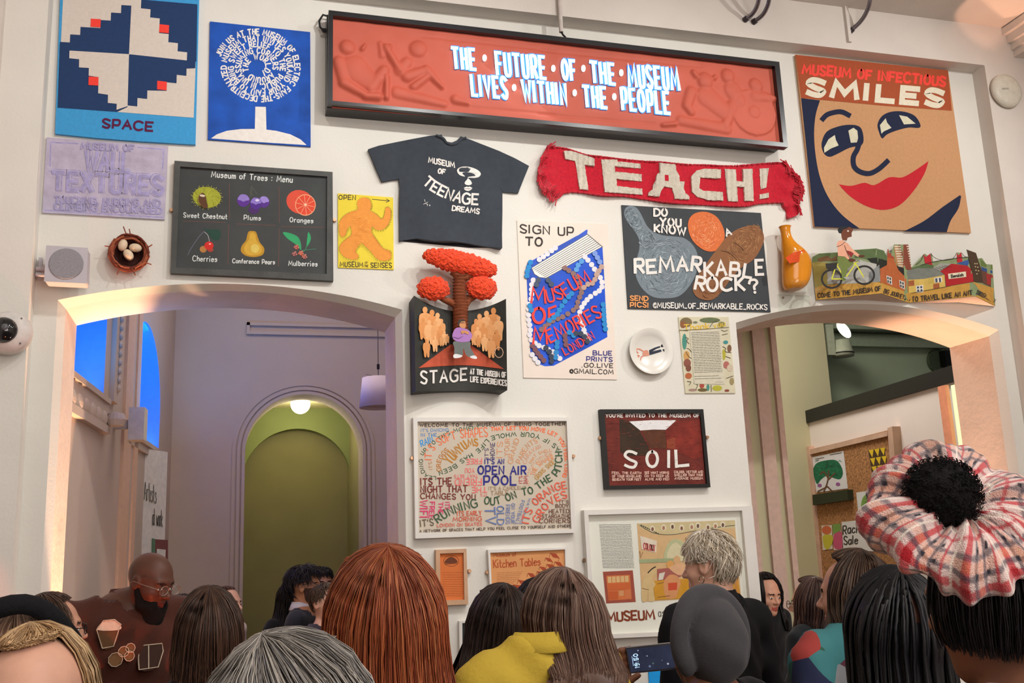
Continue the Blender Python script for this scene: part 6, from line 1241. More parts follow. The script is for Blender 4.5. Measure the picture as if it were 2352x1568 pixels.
    def collar(p,m,h=.035,r=.070,open_=False):
        s=p.s; n=36; V=[];  z0=1.445*s
        for k,(rr,dz) in enumerate(((r,-.01),(r-.004,h),(r+.003,h+.003),(r+.022,-.006),(r+.018,-.010))):
            for j in range(n+1):
                a=math.pi/2+.25+(2*math.pi-.5)*j/n; V.append((rr*math.cos(a),-.012+rr*math.sin(a)*.95,z0+dz-.02*max(0,math.sin(a))))
        f=[[k*(n+1)+j,k*(n+1)+j+1,(k+1)*(n+1)+j+1,(k+1)*(n+1)+j] for k in range(4) for j in range(n)]; return mesh_np('collar',np.array(V),np.array(f),[m],p.root)
    # hair: a shell with thousands of separate locks laid over it
    def hair(p,cols,L=.32,ax=.094,by=.110,cz=.124,n=900,r=.0022,front=55,flare=.0,pull=.9,wave=.006,seg=11,te=98,pole=(0,-.25),drop=(0,0),jit=.010,frlen=42,cover=True,up=(0,-.012,.004),rough=.38,bump=0,name='hair',spread=1.,lenj=.15,freq=22.,clump=.45):
        R_=np.random.default_rng(len(cols)*7+n+int(p.c[0]*100)); c=np.array(up)
        def path(phi,off,Lk,tmax,k,nseg):
            th=np.radians(tmax)[:,None]*np.clip(np.linspace(0,1,nseg)[None]*1.0/ p_,0,1)
            px_=np.sin(th)*np.sin(phi)[:,None]; py_=np.sin(th)*np.cos(phi)[:,None]; pz=np.cos(th)
            # tilt the crown backwards
            a=pole[1]; py2=py_*math.cos(a)+pz*math.sin(a); pz2=pz*math.cos(a)-py_*math.sin(a); b=pole[0]; px2=px_*math.cos(b)+pz2*math.sin(b); pz3=pz2*math.cos(b)-px_*math.sin(b)
            h=np.clip((np.linspace(0,1,nseg)[None]-p_)/max(1e-6,1-p_),0,1)*np.ones_like(th); hang=h*Lk[:,None]
            o_=1+off[:,None]/.1; X=px2*ax*o_*(1+flare*h*(1.6-h))*(1-(1-pull)*h); Y=py2*by*o_*(1-(1-pull)*h*np.where(py2>0,.3,1)); Z=pz3*cz*o_-hang
            Lz=(Lk>0)[:,None]; X=X+drop[0]*h*h*Lz; Y=Y+drop[1]*h*h*Lz
            return np.stack([X,Y,Z],-1)
        p_=.55 if L>.05 else 1.0; K_=np.pi*2/46
        phi=R_.uniform(-np.pi,np.pi,n)*spread; fr=np.abs(phi)<np.radians(front); off=R_.uniform(0,jit,n); Lk=L*R_.uniform(1-lenj,1,n); Lk[fr]=0; tm=np.where(fr,frlen,te).astype(float)
        S=path(phi,off,Lk,tm,None,seg); t=np.linspace(0,1,seg)[None,:,None]; S2=path(np.round(phi/K_)*K_,off*.6,Lk,tm,None,seg); S=S+(S2-S)*clump*t**.7; ph=R_.uniform(0,6.28,(n,1,1))+phi[:,None,None]*3
        am=wave*(.3+t); S=S+np.concatenate([am*np.sin(t*freq*L+ph),am*np.cos(t*freq*L*.8+ph*1.3),0*t*ph],-1)+R_.normal(0,.0012,(n,seg,3))*t
        d=np.gradient(S,axis=1); d/=np.linalg.norm(d,axis=-1,keepdims=True)+1e-9; u=np.cross(d,np.array([.3,.5,.8])); u/=np.linalg.norm(u,axis=-1,keepdims=True)+1e-9; w_=np.cross(d,u)
        rad=(r*R_.uniform(.6,1.4,(n,1,1)))*(1.-.75*t**3); V=[]
        for k in range(3): a=2*np.pi*k/3; V.append(S+rad*(np.cos(a)*u+np.sin(a)*w_))
        V=np.stack(V,2); nv=seg*3; base=(np.arange(n)*nv)[:,None,None]; i=np.arange(seg-1)[None,:,None]*3; k=np.arange(3)[None,None]; k2=(k+1)%3
        F=np.stack([base+i+k,base+i+k2,base+i+3+k2,base+i+3+k],-1).reshape(-1,4)
        C=np.array([lin(c_) for c_ in cols]); ci=R_.integers(0,len(cols),n); cc=C[ci]*R_.uniform(.75,1.25,(n,1)); cc=np.repeat(cc,nv,0)*np.tile(np.repeat(np.linspace(.8,1.15,seg),3),n)[:,None]
        V=V.reshape(-1,3)
        if cover:
            m=64; sg=22; ph2=np.linspace(-np.pi,np.pi,m,endpoint=False); fr2=np.abs(ph2)<np.radians(front)
            B=path(ph2,np.full(m,-.007),np.where(fr2,0,L*.93),np.where(fr2,frlen,te).astype(float),None,sg)
            B=B+np.random.default_rng(1).normal(0,.0008,B.shape); b0=len(V); i_=np.arange(m)[:,None]; j_=np.arange(sg-1)[None]; i2=(i_+1)%m
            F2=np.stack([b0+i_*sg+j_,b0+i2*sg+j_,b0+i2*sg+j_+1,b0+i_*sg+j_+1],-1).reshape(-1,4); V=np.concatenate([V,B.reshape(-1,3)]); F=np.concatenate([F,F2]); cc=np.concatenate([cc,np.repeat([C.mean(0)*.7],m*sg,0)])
        hz=V[:,2]; V=V+c; keep=np.clip((-V[:,2]-.06)/.10,0,1)[:,None]                       # below the jaw the hair hangs plumb, whatever the head tilt
        Vr=(V*p.hs)@p.R.T; V=p.hc+Vr*(1-keep)+(V*p.hs*[1,1,1]+np.array([0,0,0]))*keep if np.abs(p.R-np.eye(3)).max()>.02 and L>.1 else p.hc+Vr
        if L>.1:                                                                             # lie on, not in, the shoulders
            s=p.s; z=V[:,2]; low=np.clip((1.46*s-z)/.08,0,1); Rm=.115+.02*low; side=np.abs(V[:,0]); push=np.where(V[:,1]<.03,np.minimum(V[:,1],-.118*s-.006+.012*np.sin(V[:,0]*40)),np.maximum(V[:,1],.105)); V[:,1]=V[:,1]*(1-low)+push*low
        o=mesh_np(name,V,F,[attr_mat('dyed_'+name+cols[0].strip('#'),rough,.4,bump)],p.root,col=cc); return o
    def glasses(p,c='#2a2628',w_=.0018,rim=(.024,.019)):
        q=MB(); m=mat(c,.3,.05,metal=.5)
        for sx in (-1,1):
            q.tube([p.H((sx*.032+rim[0]*math.cos(a*.3927),.104,.0+rim[1]*math.sin(a*.3927))) for a in range(16)],w_,m,6,closed=True); q.tube([p.H((sx*.056,.104,.004)),p.H((sx*.084,.05,.006)),p.H((sx*.088,-.01,.004)),p.H((sx*.084,-.03,-.012))],w_,m,6)
        q.tube([p.H((-.009,.107,.003)),p.H((.009,.107,.003))],w_,m,6); q.build('glasses',p.root)
        q=MB()
        for sx in (-1,1): q.add([p.H((sx*.032+rim[0]*math.cos(a*.3927),.1035,rim[1]*math.sin(a*.3927))) for a in range(16)],[tuple(range(16))],glass_mat())
        q.build('lenses',p.root)
def sdf_obj(p,name,fn,lo,hi,st,m,headspace=True):
    v,f=surfnet(fn,axis(lo[0],hi[0],[(hi[0],st)]),axis(lo[1],hi[1],[(hi[1],st)]),axis(lo[2],hi[2],[(hi[2],st)]))
    if headspace: v=p.hc+(v*p.hs)@p.R.T
    return mesh_np(name,v,f,[m],p.root)
# short-cropped or tousled hair made of brief lifted locks
def tousle(p,cols,n=1500,ax=.084,by=.103,cz=.100,l0=16,l1=40,lift=.012,r=.0022,back=118,side=84,front=58,name='hair',up=(0,-.014,.024),swirl=.5):
    R_=np.random.default_rng(n); ph=R_.uniform(-np.pi,np.pi,n); lim=np.where(np.abs(ph)<.9,front,np.where(np.abs(ph)<2.0,side,back)); lim=lim+R_.uniform(-10,14,n); th0=np.degrees(np.arccos(1-R_.uniform(0,1,n)*(1-np.cos(np.radians(lim-8))))); dl=R_.uniform(l0,l1,n); seg=7; t=np.linspace(0,1,seg)[None]
    th=np.radians(np.minimum(th0[:,None]+dl[:,None]*t,lim[:,None]+6)); pp=ph[:,None]+swirl*t*R_.uniform(-1,1,(n,1)); o_=1.+(R_.uniform(0,lift,(n,1))+R_.uniform(0,lift,(n,1))*t)/.09
    S=np.stack([np.sin(th)*np.sin(pp)*ax*o_,np.sin(th)*np.cos(pp)*by*o_,np.cos(th)*cz*o_],-1)+np.array(up)
    d=np.gradient(S,axis=1); d/=np.linalg.norm(d,axis=-1,keepdims=True)+1e-9; u=np.cross(d,np.array([.3,.5,.8])); u/=np.linalg.norm(u,axis=-1,keepdims=True)+1e-9; w_=np.cross(d,u); rad=r*R_.uniform(.6,1.3,(n,1,1))*(1-.8*t[...,None]**2)
    V=np.stack([S+rad*(np.cos(a)*u+np.sin(a)*w_) for a in (0,2.09,4.19)],2).reshape(-1,3); nv=seg*3; b=(np.arange(n)*nv)[:,None,None]; i=np.arange(seg-1)[None,:,None]*3; k=np.arange(3)[None,None]; k2=(k+1)%3
    F=np.stack([b+i+k,b+i+k2,b+i+3+k2,b+i+3+k],-1).reshape(-1,4); C=np.array([lin(c_) for c_ in cols]); cc=np.repeat(C[R_.integers(0,len(cols),n)]*R_.uniform(.7,1.2,(n,1)),nv,0)
    m=48; sg=14; ph2=np.linspace(-np.pi,np.pi,m,endpoint=False); lm=np.where(np.abs(ph2)<.9,front,np.where(np.abs(ph2)<2.0,side,back))-3; th=np.radians(lm)[:,None]*np.linspace(0,1,sg)[None]
    B=np.stack([np.sin(th)*np.sin(ph2)[:,None]*ax*.985,np.sin(th)*np.cos(ph2)[:,None]*by*.985,np.cos(th)*cz*.985],-1)+np.array(up); b0=len(V); i_=np.arange(m)[:,None]; j_=np.arange(sg-1)[None]; i2=(i_+1)%m
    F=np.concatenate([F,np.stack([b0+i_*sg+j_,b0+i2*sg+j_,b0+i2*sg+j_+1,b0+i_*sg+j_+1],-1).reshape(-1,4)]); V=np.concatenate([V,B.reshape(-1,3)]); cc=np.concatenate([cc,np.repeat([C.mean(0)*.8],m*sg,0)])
    return mesh_np(name,p.hc+(V*p.hs)@p.R.T,F,[attr_mat('dyed_short'+cols[0].strip('#'),.45,.35)],p.root,col=cc)
BRN=['#4a342a','#5c4234','#3a2a22','#6a4c3c']; DKB=['#2a201e','#382a26','#201816','#46342e']; BLK_=['#121012','#1c181a','#0c0a0c','#262022']
# --- man in brown jacket
p=Person('bald bearded man in brown jacket with drink patches, arms folded',345,1272,3.98,-165,'dark',head=(37,20,0),cz_=.114,lift=.10,hoff=(-.06,.09),female=False,toppn='jacket',top='#4a2418',trouser='#2a1c18',fold=.008,neck=.045,bodyw=1.25,
  pose={'arms':[((-.27,.05,1.12),(.02,.24,1.13)),((.27,.05,1.12),(-.04,.27,1.17))]},coll=mat('#4a2418',.9,.1,12,.25,bscale=180,name='brown_corduroy'))
sdf_obj(p,'beard',lambda P:smax(smax(sU([sEll(P,(0,.040,-.080),(.064,.060,.046)),sEll(P,(0,.062,-.125),(.046,.040,.055)),sCap(P,(-.066,.004,-.03),(-.05,.03,-.08),.014,.02),sCap(P,(.066,.004,-.03),(.05,.03,-.08),.014,.02)],.02),-sEll(P,(0,.100,-.062),(.028,.03,.018)),.008),P[...,2]+.018-.5*np.abs(P[...,0]),.006)+.002*np.sin(P[...,0]*400)*np.sin(P[...,2]*380),(-.09,-.03,-.20),(.09,.13,.02),.005,mat('#0c0a0a',.95,.3,60,.8,bscale=400,name='black_beard_hair'))
p.glasses('#8a7c70')
q=MB(); cr='#cbb8a0'
def patch(px,py,w_,h_,kind):
    # embroidered patch lying on the jacket, found by casting from the photo pixel on the jacket front
    d=ray(px,py); P0=p.c+np.array([0,0,0]); 
    bpy.context.view_layer.update(); mw=p.top.matrix_world; inv=mw.inverted(); o_=inv@Vector(CAMPOS); dr=(inv.to_3x3()@Vector(d)).normalized()
    hit,loc,nor,_=p.top.ray_cast(o_,dr)
    if not hit: return
    loc=np.array(loc); nor=np.array(nor); 
    u=np.cross([0,0,1],nor); u/=np.linalg.norm(u); v=np.cross(nor,u); B=MB()
    def pt(a,b,e): return loc+u*a+v*b+nor*(.021+e)
    def pol(P,c,e): B.sheet3([pt(a,b,e) for a,b in catmull(P,3,True)],mat(c,.8,.1,60,name='embroidery'))
    def ln(P,c,e,r=.0022): B.tube([pt(a,b,e) for a,b in P],r,mat(c,.8,.1,60,name='embroidery'),5)
    if kind=='cup': pol([(-.02,-.05),(.02,-.045),(.035,.02),(-.035,.02)],'#6a4a30',0); pol([(-.04,.02),(-.02,.05),(.02,.052),(.045,.03),(.035,.015)],'#d8ccb8',.002); ln([(-.02,-.05),(.02,-.045),(.038,.02),(.045,.035),(.02,.056),(-.02,.054),(-.043,.022),(-.02,-.05)],cr,.003)
    if kind=='rolls': 
        for a,b,r_ in ((-.02,-.01,.024),(.008,.018,.018),(.032,.03,.016),(.03,.0,.017)): pol([(a+r_*math.cos(t),b+r_*math.sin(t)) for t in (0,1,2,3,4,5)],'#7a5636',0); ln([(a+r_*1.1*math.cos(t*.7),b+r_*1.1*math.sin(t*.7)) for t in range(10)],cr,.002,.0016)
    if kind=='jug': pol([(-.04,-.045),(.03,-.04),(.045,.02),(.04,.045),(-.04,.045)],'#3a221a',0); ln([(-.04,-.045),(.03,-.04),(.047,.02),(.042,.05),(-.04,.047),(-.044,0),(-.04,-.045)],cr,.002); ln([(-.005,-.045),(-.008,.045)],cr,.003)
    B.build('embroidered_patch',p.root,off=(0,0,0))
for a in ((250,1455,0,0,'cup'),(280,1508,0,0,'rolls'),(345,1512,0,0,'jug')): patch(*a)
# --- left group
p=Person('brown haired person in thin glasses at the far left, turned towards the right',112,1362,3.45,-75,'light',top='#2a2a30'); p.hair(['#4a3428','#5a4030','#3c2a20'],L=.04,n=900,te=92,front=50,frlen=48,r=.002,ax=.09,by=.106,cz=.118); p.glasses('#1c1a1c')
p=Person('person with light brown hair and a wide black headband, seen from behind at far left',48,1398,2.2,-15,'light',eyes=False,top='#26262a'); p.hair(['#8a6a56','#9c7c66','#6c5042','#a88872'],L=.22,n=900,r=.0022)
q=MB(); q.tube([p.H((.103*math.sin(a*.2244),-.012+.118*math.cos(a*.2244)*.95,.075-.065*(-math.cos(a*.2244))*-1+.01*math.sin(a*.7))) for a in range(28)],.022,mat('#15161a',.9,.15,20,.4,bscale=120,name='black_knit'),10,closed=True); q.build('headband',p.root,True)
p=Person('blonde woman with bare forehead facing the camera in the bottom left corner',78,1422,1.52,178,'pale',cz_=.142,top='#1a1a1e'); p.hair(['#b08c62','#c8a478','#8c6a48','#d8b88c'],L=.30,n=2300,r=.001,front=75,frlen=30,ax=.087,by=.100,cz=.120,pole=(.12,.1))
p=Person('woman with long mid-brown hair and black top, back turned, near the left arch',478,1352,2.75,8,'light',eyes=False,top='#15151a'); p.hair(BRN+['#503a30'],L=.09,n=2200,r=.0012,flare=.10,ax=.084,pull=.95,wave=.008)
p=Person('dark-haired woman with an earring half hidden behind the long brown hair',416,1368,5.0,172,'light',top='#1c1c20'); p.hair(DKB,L=.22,n=500,pull=.85); q=MB(); q.ell(p.H((-.082,.0,-.045)),(.008,.004,.012),mat('#d8d0c8',.2,metal=.8),8,6); q.build('earring',p.root)
p=Person('pale woman in white top standing inside the left arch',520,1345,6.8,-125,'pale',top='#cdb8b4'); p.hair(['#5a3a30','#6a4638'],L=.03,n=400,te=100,ax=.085,by=.103,cz=.113,front=58)
# --- group by the green door
p=Person('young man with wavy black hair, glasses and moustache, dark suit over white shirt',698,1302,6.3,-108,'mid',female=False,head=(0,-4,0),top='#2a2c36',toppn='suit_jacket',neck=.045,hs=.98); tousle(p,['#16121a','#221c22','#2e262c'],n=900,lift=.02,ax=.09,by=.108,cz=.104,back=125,r=.003); p.glasses('#8a8084')
sdf_obj(p,'moustache',lambda P:sU([sCap(P,(-.022,.086,-.058),(0,.100,-.048),.004,.006),sCap(P,(.022,.086,-.058),(0,.100,-.048),.004,.006)],.006),(-.035,.07,-.07),(.035,.115,-.035),.004,mat('#1a1412',.9,name='black_moustache_hair'))
sdf_obj(p,'stubble',lambda P:smax(smax(smax(head_sdf(P)-.0018,P[...,2]+.035-.45*np.abs(P[...,0]),.004),-(P[...,1]-.0),.004),-sEll(P,(0,.1,-.064),(.024,.03,.012)),.003),(-.08,-.02,-.13),(.08,.12,0),.005,mat('#4a3630',.9,.3,80,name='stubble_hair'))
s=p.s; q=MB(); wm=mat('#d8d4dc',.8,.04,name='white_shirt_cotton'); q.add([(-.05,.105,1.44*s),(.05,.105,1.44*s),(.012,.150,1.10*s),(-.012,.150,1.10*s)],[(0,1,2,3)],wm); q.build('shirt_front',p.root,off=(0,0,0)); p.collar(wm,.04,.064)
p=Person('woman with very long black hair standing behind the man in the suit',668,1338,6.9,25,'mid',top='#121216'); p.hair(BLK_,L=.40,n=500,r=.004,drop=(-.10,-.02),flare=.1,pull=1.1)
p=Person('dark-haired person looking out above the short-haired boy by the green door',738,1302,7.5,-165,'light',top='#24242a'); tousle(p,BLK_,n=500,r=.004)
p=Person('fair boy with cropped brown hair beside the man in the suit',746,1338,5.8,-140,'pale',top='#3a3440',hs=.94); tousle(p,['#4a3a2c','#5c4838'],n=600,r=.003,lift=.006,front=36)
# --- big foreground heads
p=Person('woman with long copper red hair seen close from behind',885,1252,1.85,4,'pale',eyes=False,cz_=.150,top='#3a1c18'); p.hair(['#a4522f','#b8683e','#86402a','#c47c50','#94482c','#a85a38'],L=.34,n=4000,r=.0009,ax=.101,by=.112,cz=.131,flare=.18,pull=1.02,wave=.007,seg=12,jit=.014,pole=(0,-.3),te=96,lenj=.1)
p=Person('person with ash grey wavy hair at the bottom edge, very close to the camera',664,1447,1.22,-10,'light',eyes=False,cz_=.150,top='#2a2a30'); p.hair(['#8a847e','#a8a29a','#6a645e','#c0bab0','#7c7a7c','#97958f'],L=.22,n=4200,r=.0008,ax=.100,by=.112,cz=.128,wave=.016,flare=.15,seg=11,jit=.014,pole=(-.25,-.15),freq=34)
p=Person('woman with dark brown hair falling over her left shoulder, before the kitchen tables print',1148,1347,2.9,12,'light',eyes=False,top='#1e1a1c',head=(0,4,6)); p.hair(['#32241f','#44322a','#261a17','#52403a'],L=.30,n=2400,r=.0011,drop=(-.14,-.02),flare=.1,pull=1.0,ax=.088,wave=.005)
p=Person('person in beige coat with black hair, mostly hidden behind the yellow shirt',1240,1332,3.55,5,'mid',eyes=False,top='#a89070',toppn='coat'); p.hair(BLK_,L=.10,n=700)
YEL=mat('#cdb040',.85,.08,10,.25,bscale=90,name='mustard_cotton')
p=Person('woman in mustard yellow shirt with ash brown bob, seen from behind',1300,1314,2.45,6,'light',eyes=False,topmat=YEL,toppn='shirt',head=(-8,2,-12),fold=.007,coll=YEL,bodyw=.92,neck=.0,lift=.10,hoff=(.075,.015)); p.hair(['#6a4e42','#7c5e50','#8e7264','#54392f','#a08474'],L=.19,n=3400,r=.001,ax=.097,by=.112,cz=.128,pole=(.35,-.1),wave=.006,flare=.0,seg=11,drop=(-.03,0),pull=.92)
BJ=mat('#0e0e12',.9,.1,12,.2,bscale=160,name='black_wool')
p=Person('person with tousled platinum blonde crop, hoop earring and black jacket',1634,1222,3.6,18,'pale',hs=.95,topmat=BJ,toppn='jacket',female=False,coll=BJ,head=(24,4,0),bodyw=1.0,lift=.03); tousle(p,['#e4d8c4','#f2e8d6','#cbbaa0','#fbf2e2','#a8977e'],n=2600,lift=.016,r=.0019,l0=20,l1=48,ax=.079,by=.096,cz=.100,back=126,side=78)
q=MB(); e=p.H((-.086,.004,-.045)); ey=np.array([.15,1,0]); q.tube([e+np.array([0,.013*math.cos(a*.524),.013*math.sin(a*.524)]) for a in range(12)],.0022,mat('#d8c8b0',.2,metal=1.),6,closed=True); q.build('hoop_earring',p.root,True)
# --- turban and phone
TG=mat('#47464a',.95,.08,14,.3,bscale=300,name='charcoal_jersey',sheen=.15); ps=(1628,1486); Yt=-2.72
p=Person('person in charcoal knotted turban raising a phone towards the wall',1630,1372,2.8,14,'brown',eyes=False,hs=1.06,top='#141418',toppn='jumper',pose={'nohand':True,'arms':[((-.25,.08,1.06),(-.27,.16,1.00)),((.22,.1,1.06),(.1,.2,1.00))]})
def turb(P):
    a=np.arctan2(P[...,0],P[...,2]); v=sEll(P,(0,-.028,.014),(.087,.100,.117)); v=v+.0016*np.sin(P[...,2]*70+P[...,0]*50)*np.clip(-P[...,1]*12,0,1)
    for k in range(26):
        t0=-2.2+k*4.4/25; t1=t0+4.4/25; c=lambda t,rr=.110: (rr*math.sin(t)-.004,-.015-.01*abs(math.sin(t)),.022+rr*1.02*math.cos(t))
        v=smin(v,sCap(P,c(t0),c(t1),.025+.004*math.cos(t0*2),.025+.004*math.cos(t1*2)),.010)
    tw=np.sin(a*6+np.arctan2(P[...,1]+.02,np.hypot(P[...,0],P[...,2]-.022)-.110)*2.); r=np.hypot(np.hypot(P[...,0],P[...,2]-.022)-.110,P[...,1]+.02); v=v+.0012*tw*np.exp(-(r/.04)**2); return smax(v,-sEll(P,(0,.09,-.05),(.064,.09,.085)),.01)
sdf_obj(p,'turban',turb,(-.14,-.15,-.12),(.14,.10,.165),.0055,TG)
# phone: held in front of the person, screen towards the camera
def atd(px,py,dist): d=ray(px,py); return CAMPOS+d*dist
DP=3.12; ph=[atd(1437,1487,DP),atd(1562,1474,DP+.02),atd(1570,1535,DP+.02),atd(1447,1547,DP)]; pc=sum(ph)/4; pn=np.cross(ph[1]-ph[0],ph[3]-ph[0]); pn/=np.linalg.norm(pn); pn=pn if pn@(CAMPOS-pc)>0 else -pn
o=thing('phone','phone held sideways with a lit lock screen showing 19:50','phone',pc); o['_o']=tuple(pc); q=MB(); PHC=mat('#8a8688',.3,.03,metal=.6,name='silver_phone_case'); q.slab(ph,-pn*.009,PHC); bevel(q.build('case',o),.004,3)
ex=(ph[1]-ph[0]); ex/=np.linalg.norm(ex); ez=(ph[0]-ph[3]); ez/=np.linalg.norm(ez)
def phm(u,v,d): return ph[3]+(ph[2]-ph[3])*u+((ph[0]-ph[3])*(1-u)+(ph[1]-ph[2])*u)*v+pn*d
q=MB(); q.sheet3([phm(a,b,.0015) for a,b in ((.02,.06),(.98,.06),(.98,.94),(.02,.94))],mat('#3a4058',.3,.35,30,emit=.35,name='lit_dark_screen')); q.build('screen',o)
I=Ink(0,0,1,lambda x,y,d:phm(x,y,.002+d)); I.text('19:50',.19,.20,.19,.74,.075,.016,mat('#b8dcff',.5,0,emit=1.6,name='lit_digits'),up=(-1,0),jit=0); I.line([(.085,.3),(.085,.66)],.006,mat('#b8dcff',.5,0,emit=1.6,name='lit_digits'))
for a,b,r_,c in ((.36,.62,.016,'#8a94a8'),(.38,.22,.022,'#7a8cb0'),(.45,.32,.018,'#5a7a70'),(.62,.4,.014,'#6a6a78'),(.72,.25,.02,'#b8c4d8'),(.21,.86,.012,'#c8d4e8')): I.poly([(a+r_*math.cos(t*.8),b+r_*2*math.sin(t*.8)) for t in range(8)],mat(c,.5,0,emit=.5))
I.done('screen_graphics',o)
# hands that hold it: palm, four fingers behind, thumb in front
def hand(p,side,nm_parts):
    inv=np.linalg.inv(np.array(Matrix.Translation(p.root.location)@Matrix.Rotation(p.root.rotation_euler.z,4,'Z'))); 
    L=[]; s_=side
    def E(u,v,d): return phm(u,v,d)
    if s_<0: base=E(-.13,-.10,-.02); wr=E(-.20,-.95,-.01); el=E(-.1,-3.2,.12)
    else: base=E(1.06,-.05,-.02); wr=E(1.22,-.95,-.01); el=E(1.5,-3.2,.12)
    sp=[]
    sp.append((el,wr,.040,.027)); sp.append((wr,base,.027,.030)); u0=0 if s_<0 else 1; o_=-1 if s_<0 else 1
    for k in range(4):
        v=.86-.26*k; a=base+(E(u0+o_*.07,v*.55,-.012)-base)*.6; kn=E(u0+o_*.085,v,-.010); tip=E(u0-o_*.10,v+.03,-.020); sp+= [(a,kn,.012,.0105),(kn,tip,.0105,.0085)]
    m_=E(u0+o_*.05,-.22,.012); tp_=E(u0-o_*.13,-.02 if s_<0 else .16,.016); sp+=[(base+(wr-base)*.3,m_,.017,.0125),(m_,tp_,.0125,.0095)]
    pts=np.array([q_ for a,b,_,_ in sp[1:] for q_ in (a,b)]); lo=pts.min(0)-.04; hi=pts.max(0)+.04; lo[2]=min(lo[2],el[2]-.02); lo=np.minimum(lo,el-.05); hi=np.maximum(hi,el+.05)
    def fn(P):
        v=sCap(P,*[np.array(t) for t in sp[0][:2]],*sp[0][2:]); v=smin(v,sCap(P,*[np.array(t) for t in sp[1][:2]],*sp[1][2:]),.02)
        for a,b,r0,r1 in sp[2:]: v=smin(v,sCap(P,a,b,r0,r1),.006)
        return v
    cz=np.array([pts[:,2].min()-.03,0]); 
    v,f=surfnet(fn,axis(lo[0],hi[0],[(hi[0],.005)]),axis(lo[1],hi[1],[(hi[1],.0055)]),axis(lo[2],hi[2],[(cz[0],.012),(hi[2],.005)]))
    v=(inv[:3,:3]@v.T).T+inv[:3,3]; mesh_np('hand',v,f,[skin_mats('brown')[0]],p.root)
hand(p,-1,None); hand(p,1,None)
# --- right side
p=Person('young woman in black with dark hair laughing behind the pier edge',1757,1318,6.6,192,'light',hs=1.08,head=(0,10,0),top='#101014',neck=.0); p.hair(BLK_,L=.22,n=500,r=.003,pull=.8,front=48)
p=Person('woman in black with long dark brown hair and thin glasses, before the right arch',1866,1327,4.95,18,'light',head=(20,0,0),top='#101418'); p.hair(['#3a2620','#4a3028','#2c1c18','#5a3c30'],L=.20,n=900,r=.0026,flare=.05,pull=.9); p.glasses('#3a3634')
def patch_mat():
    m=bpy.data.materials.new('patchwork_print'); m.use_nodes=True; nt=m.node_tree; b=nt.nodes['Principled BSDF']; b.inputs['Roughness'].default_value=.85; tc=nt.nodes.new('ShaderNodeTexCoord'); v=nt.nodes.new('ShaderNodeTexVoronoi'); v.inputs['Scale'].default_value=11; r=nt.nodes.new('ShaderNodeValToRGB'); r.color_ramp.interpolation='CONSTANT'
    cs=['#2a6070','#a03a34','#20284a','#3a7c80','#8a8c90','#2a5a4a','#5a2a3a']; 
    while len(r.color_ramp.elements)<len(cs): r.color_ramp.elements.new(.5)
    for i,c in enumerate(cs): r.color_ramp.elements[i].position=i/len(cs); r.color_ramp.elements[i].color=lin(c)+(1,)
    sx=nt.nodes.new('ShaderNodeSeparateColor'); nt.links.new(tc.outputs['Object'],v.inputs['Vector']); nt.links.new(v.outputs['Color'],sx.inputs[0]); nt.links.new(sx.outputs[0],r.inputs[0]); nt.links.new(r.outputs[0],b.inputs['Base Color']); return m
p=Person('brown-haired woman in a teal and red patchwork print shirt',1966,1267,2.9,8,'light',head=(26,0,0),lift=.05,bodyw=1.15,topmat=patch_mat(),toppn='shirt'); p.hair(['#4a362a','#5c4636','#3a2a20'],L=.30,n=1500,r=.002,ax=.092,pull=.95,front=62)
p=Person('person in white jumper with a black dot print, hidden behind the plaid scrunchie',2190,1110,2.75,20,'mid',eyes=False,top='#d8d4cc'); tousle(p,BLK_,n=500,r=.003)
s=p.s; q=MB(); dd=Vector(CAMPOS-np.array([p.c[0],p.c[1],1.3])); bpy.context.view_layer.update(); inv=p.top.matrix_world.inverted(); o_=inv@Vector(CAMPOS); dr=(inv.to_3x3()@Vector(ray(2182,1503))).normalized(); hit,loc,nor,_=p.top.ray_cast(o_,dr)
if hit: loc=np.array(loc)+np.array(nor)*.006; nr=np.array(nor); u=np.cross([0,0,1],nr); u/=np.linalg.norm(u); v=np.cross(nr,u); q.sheet3([loc+(u*math.cos(t*.42)+v*math.sin(t*.42))*.014 for t in range(15)],mat('#1a1818',.8,name='black_print')); q.build('dot_print',p.root,off=(0,0,0))
p=Person('woman with long fine black braids and black top, beside the plaid scrunchie',2062,1308,1.95,5,'dark',eyes=False,top='#0c0c10',fold=.004); p.hair(['#101014','#18181e','#0c0c0e'],L=.36,n=130,r=.0062,ax=.090,by=.104,cz=.120,jit=.008,wave=.003,seg=26,pull=1.05,flare=.08,name='braids',rough=.5,freq=30)
# woman with the scrunchie
p=Person('woman with a black puff bun ringed by a huge plaid scrunchie, white printed collar',2300,1172,1.36,18,'brown',eyes=False,hs=.95,top='#c8c0c4',toppn='shirt',head=(0,6,-6),bodyw=.95); p.hair(BLK_,L=.0,n=1500,te=122,ax=.092,by=.108,cz=.118,r=.002,front=60,frlen=50,rough=.6)
q=MB()
def camoff(px,py,dd=0.): # point at the head's own distance
    dist=float((p.c-CAMPOS)@FWD)+dd; return CAMPOS+ray(px,py)*dist
inv=np.linalg.inv(np.array(Matrix.Translation(p.root.location)@Matrix.Rotation(p.root.rotation_euler.z,4,'Z'))); toL=lambda P:(inv[:3,:3]@np.asarray(P).T).T+inv[:3,3]
dB=-.04; bc=camoff(2163,1135,dB); rb=78/2250*float((bc-CAMPOS)@FWD)
def bun(P): 
    d=P-bc.astype(np.float32); x,y,z=d[...,0],d[...,1],d[...,2]; return np.sqrt(x*x+y*y+(z*1.02)**2)-rb*1.0+.0022*np.sin(x*260)*np.sin(y*240)*np.sin(z*270)+.0025*np.sin(x*120+1)*np.sin(z*110)
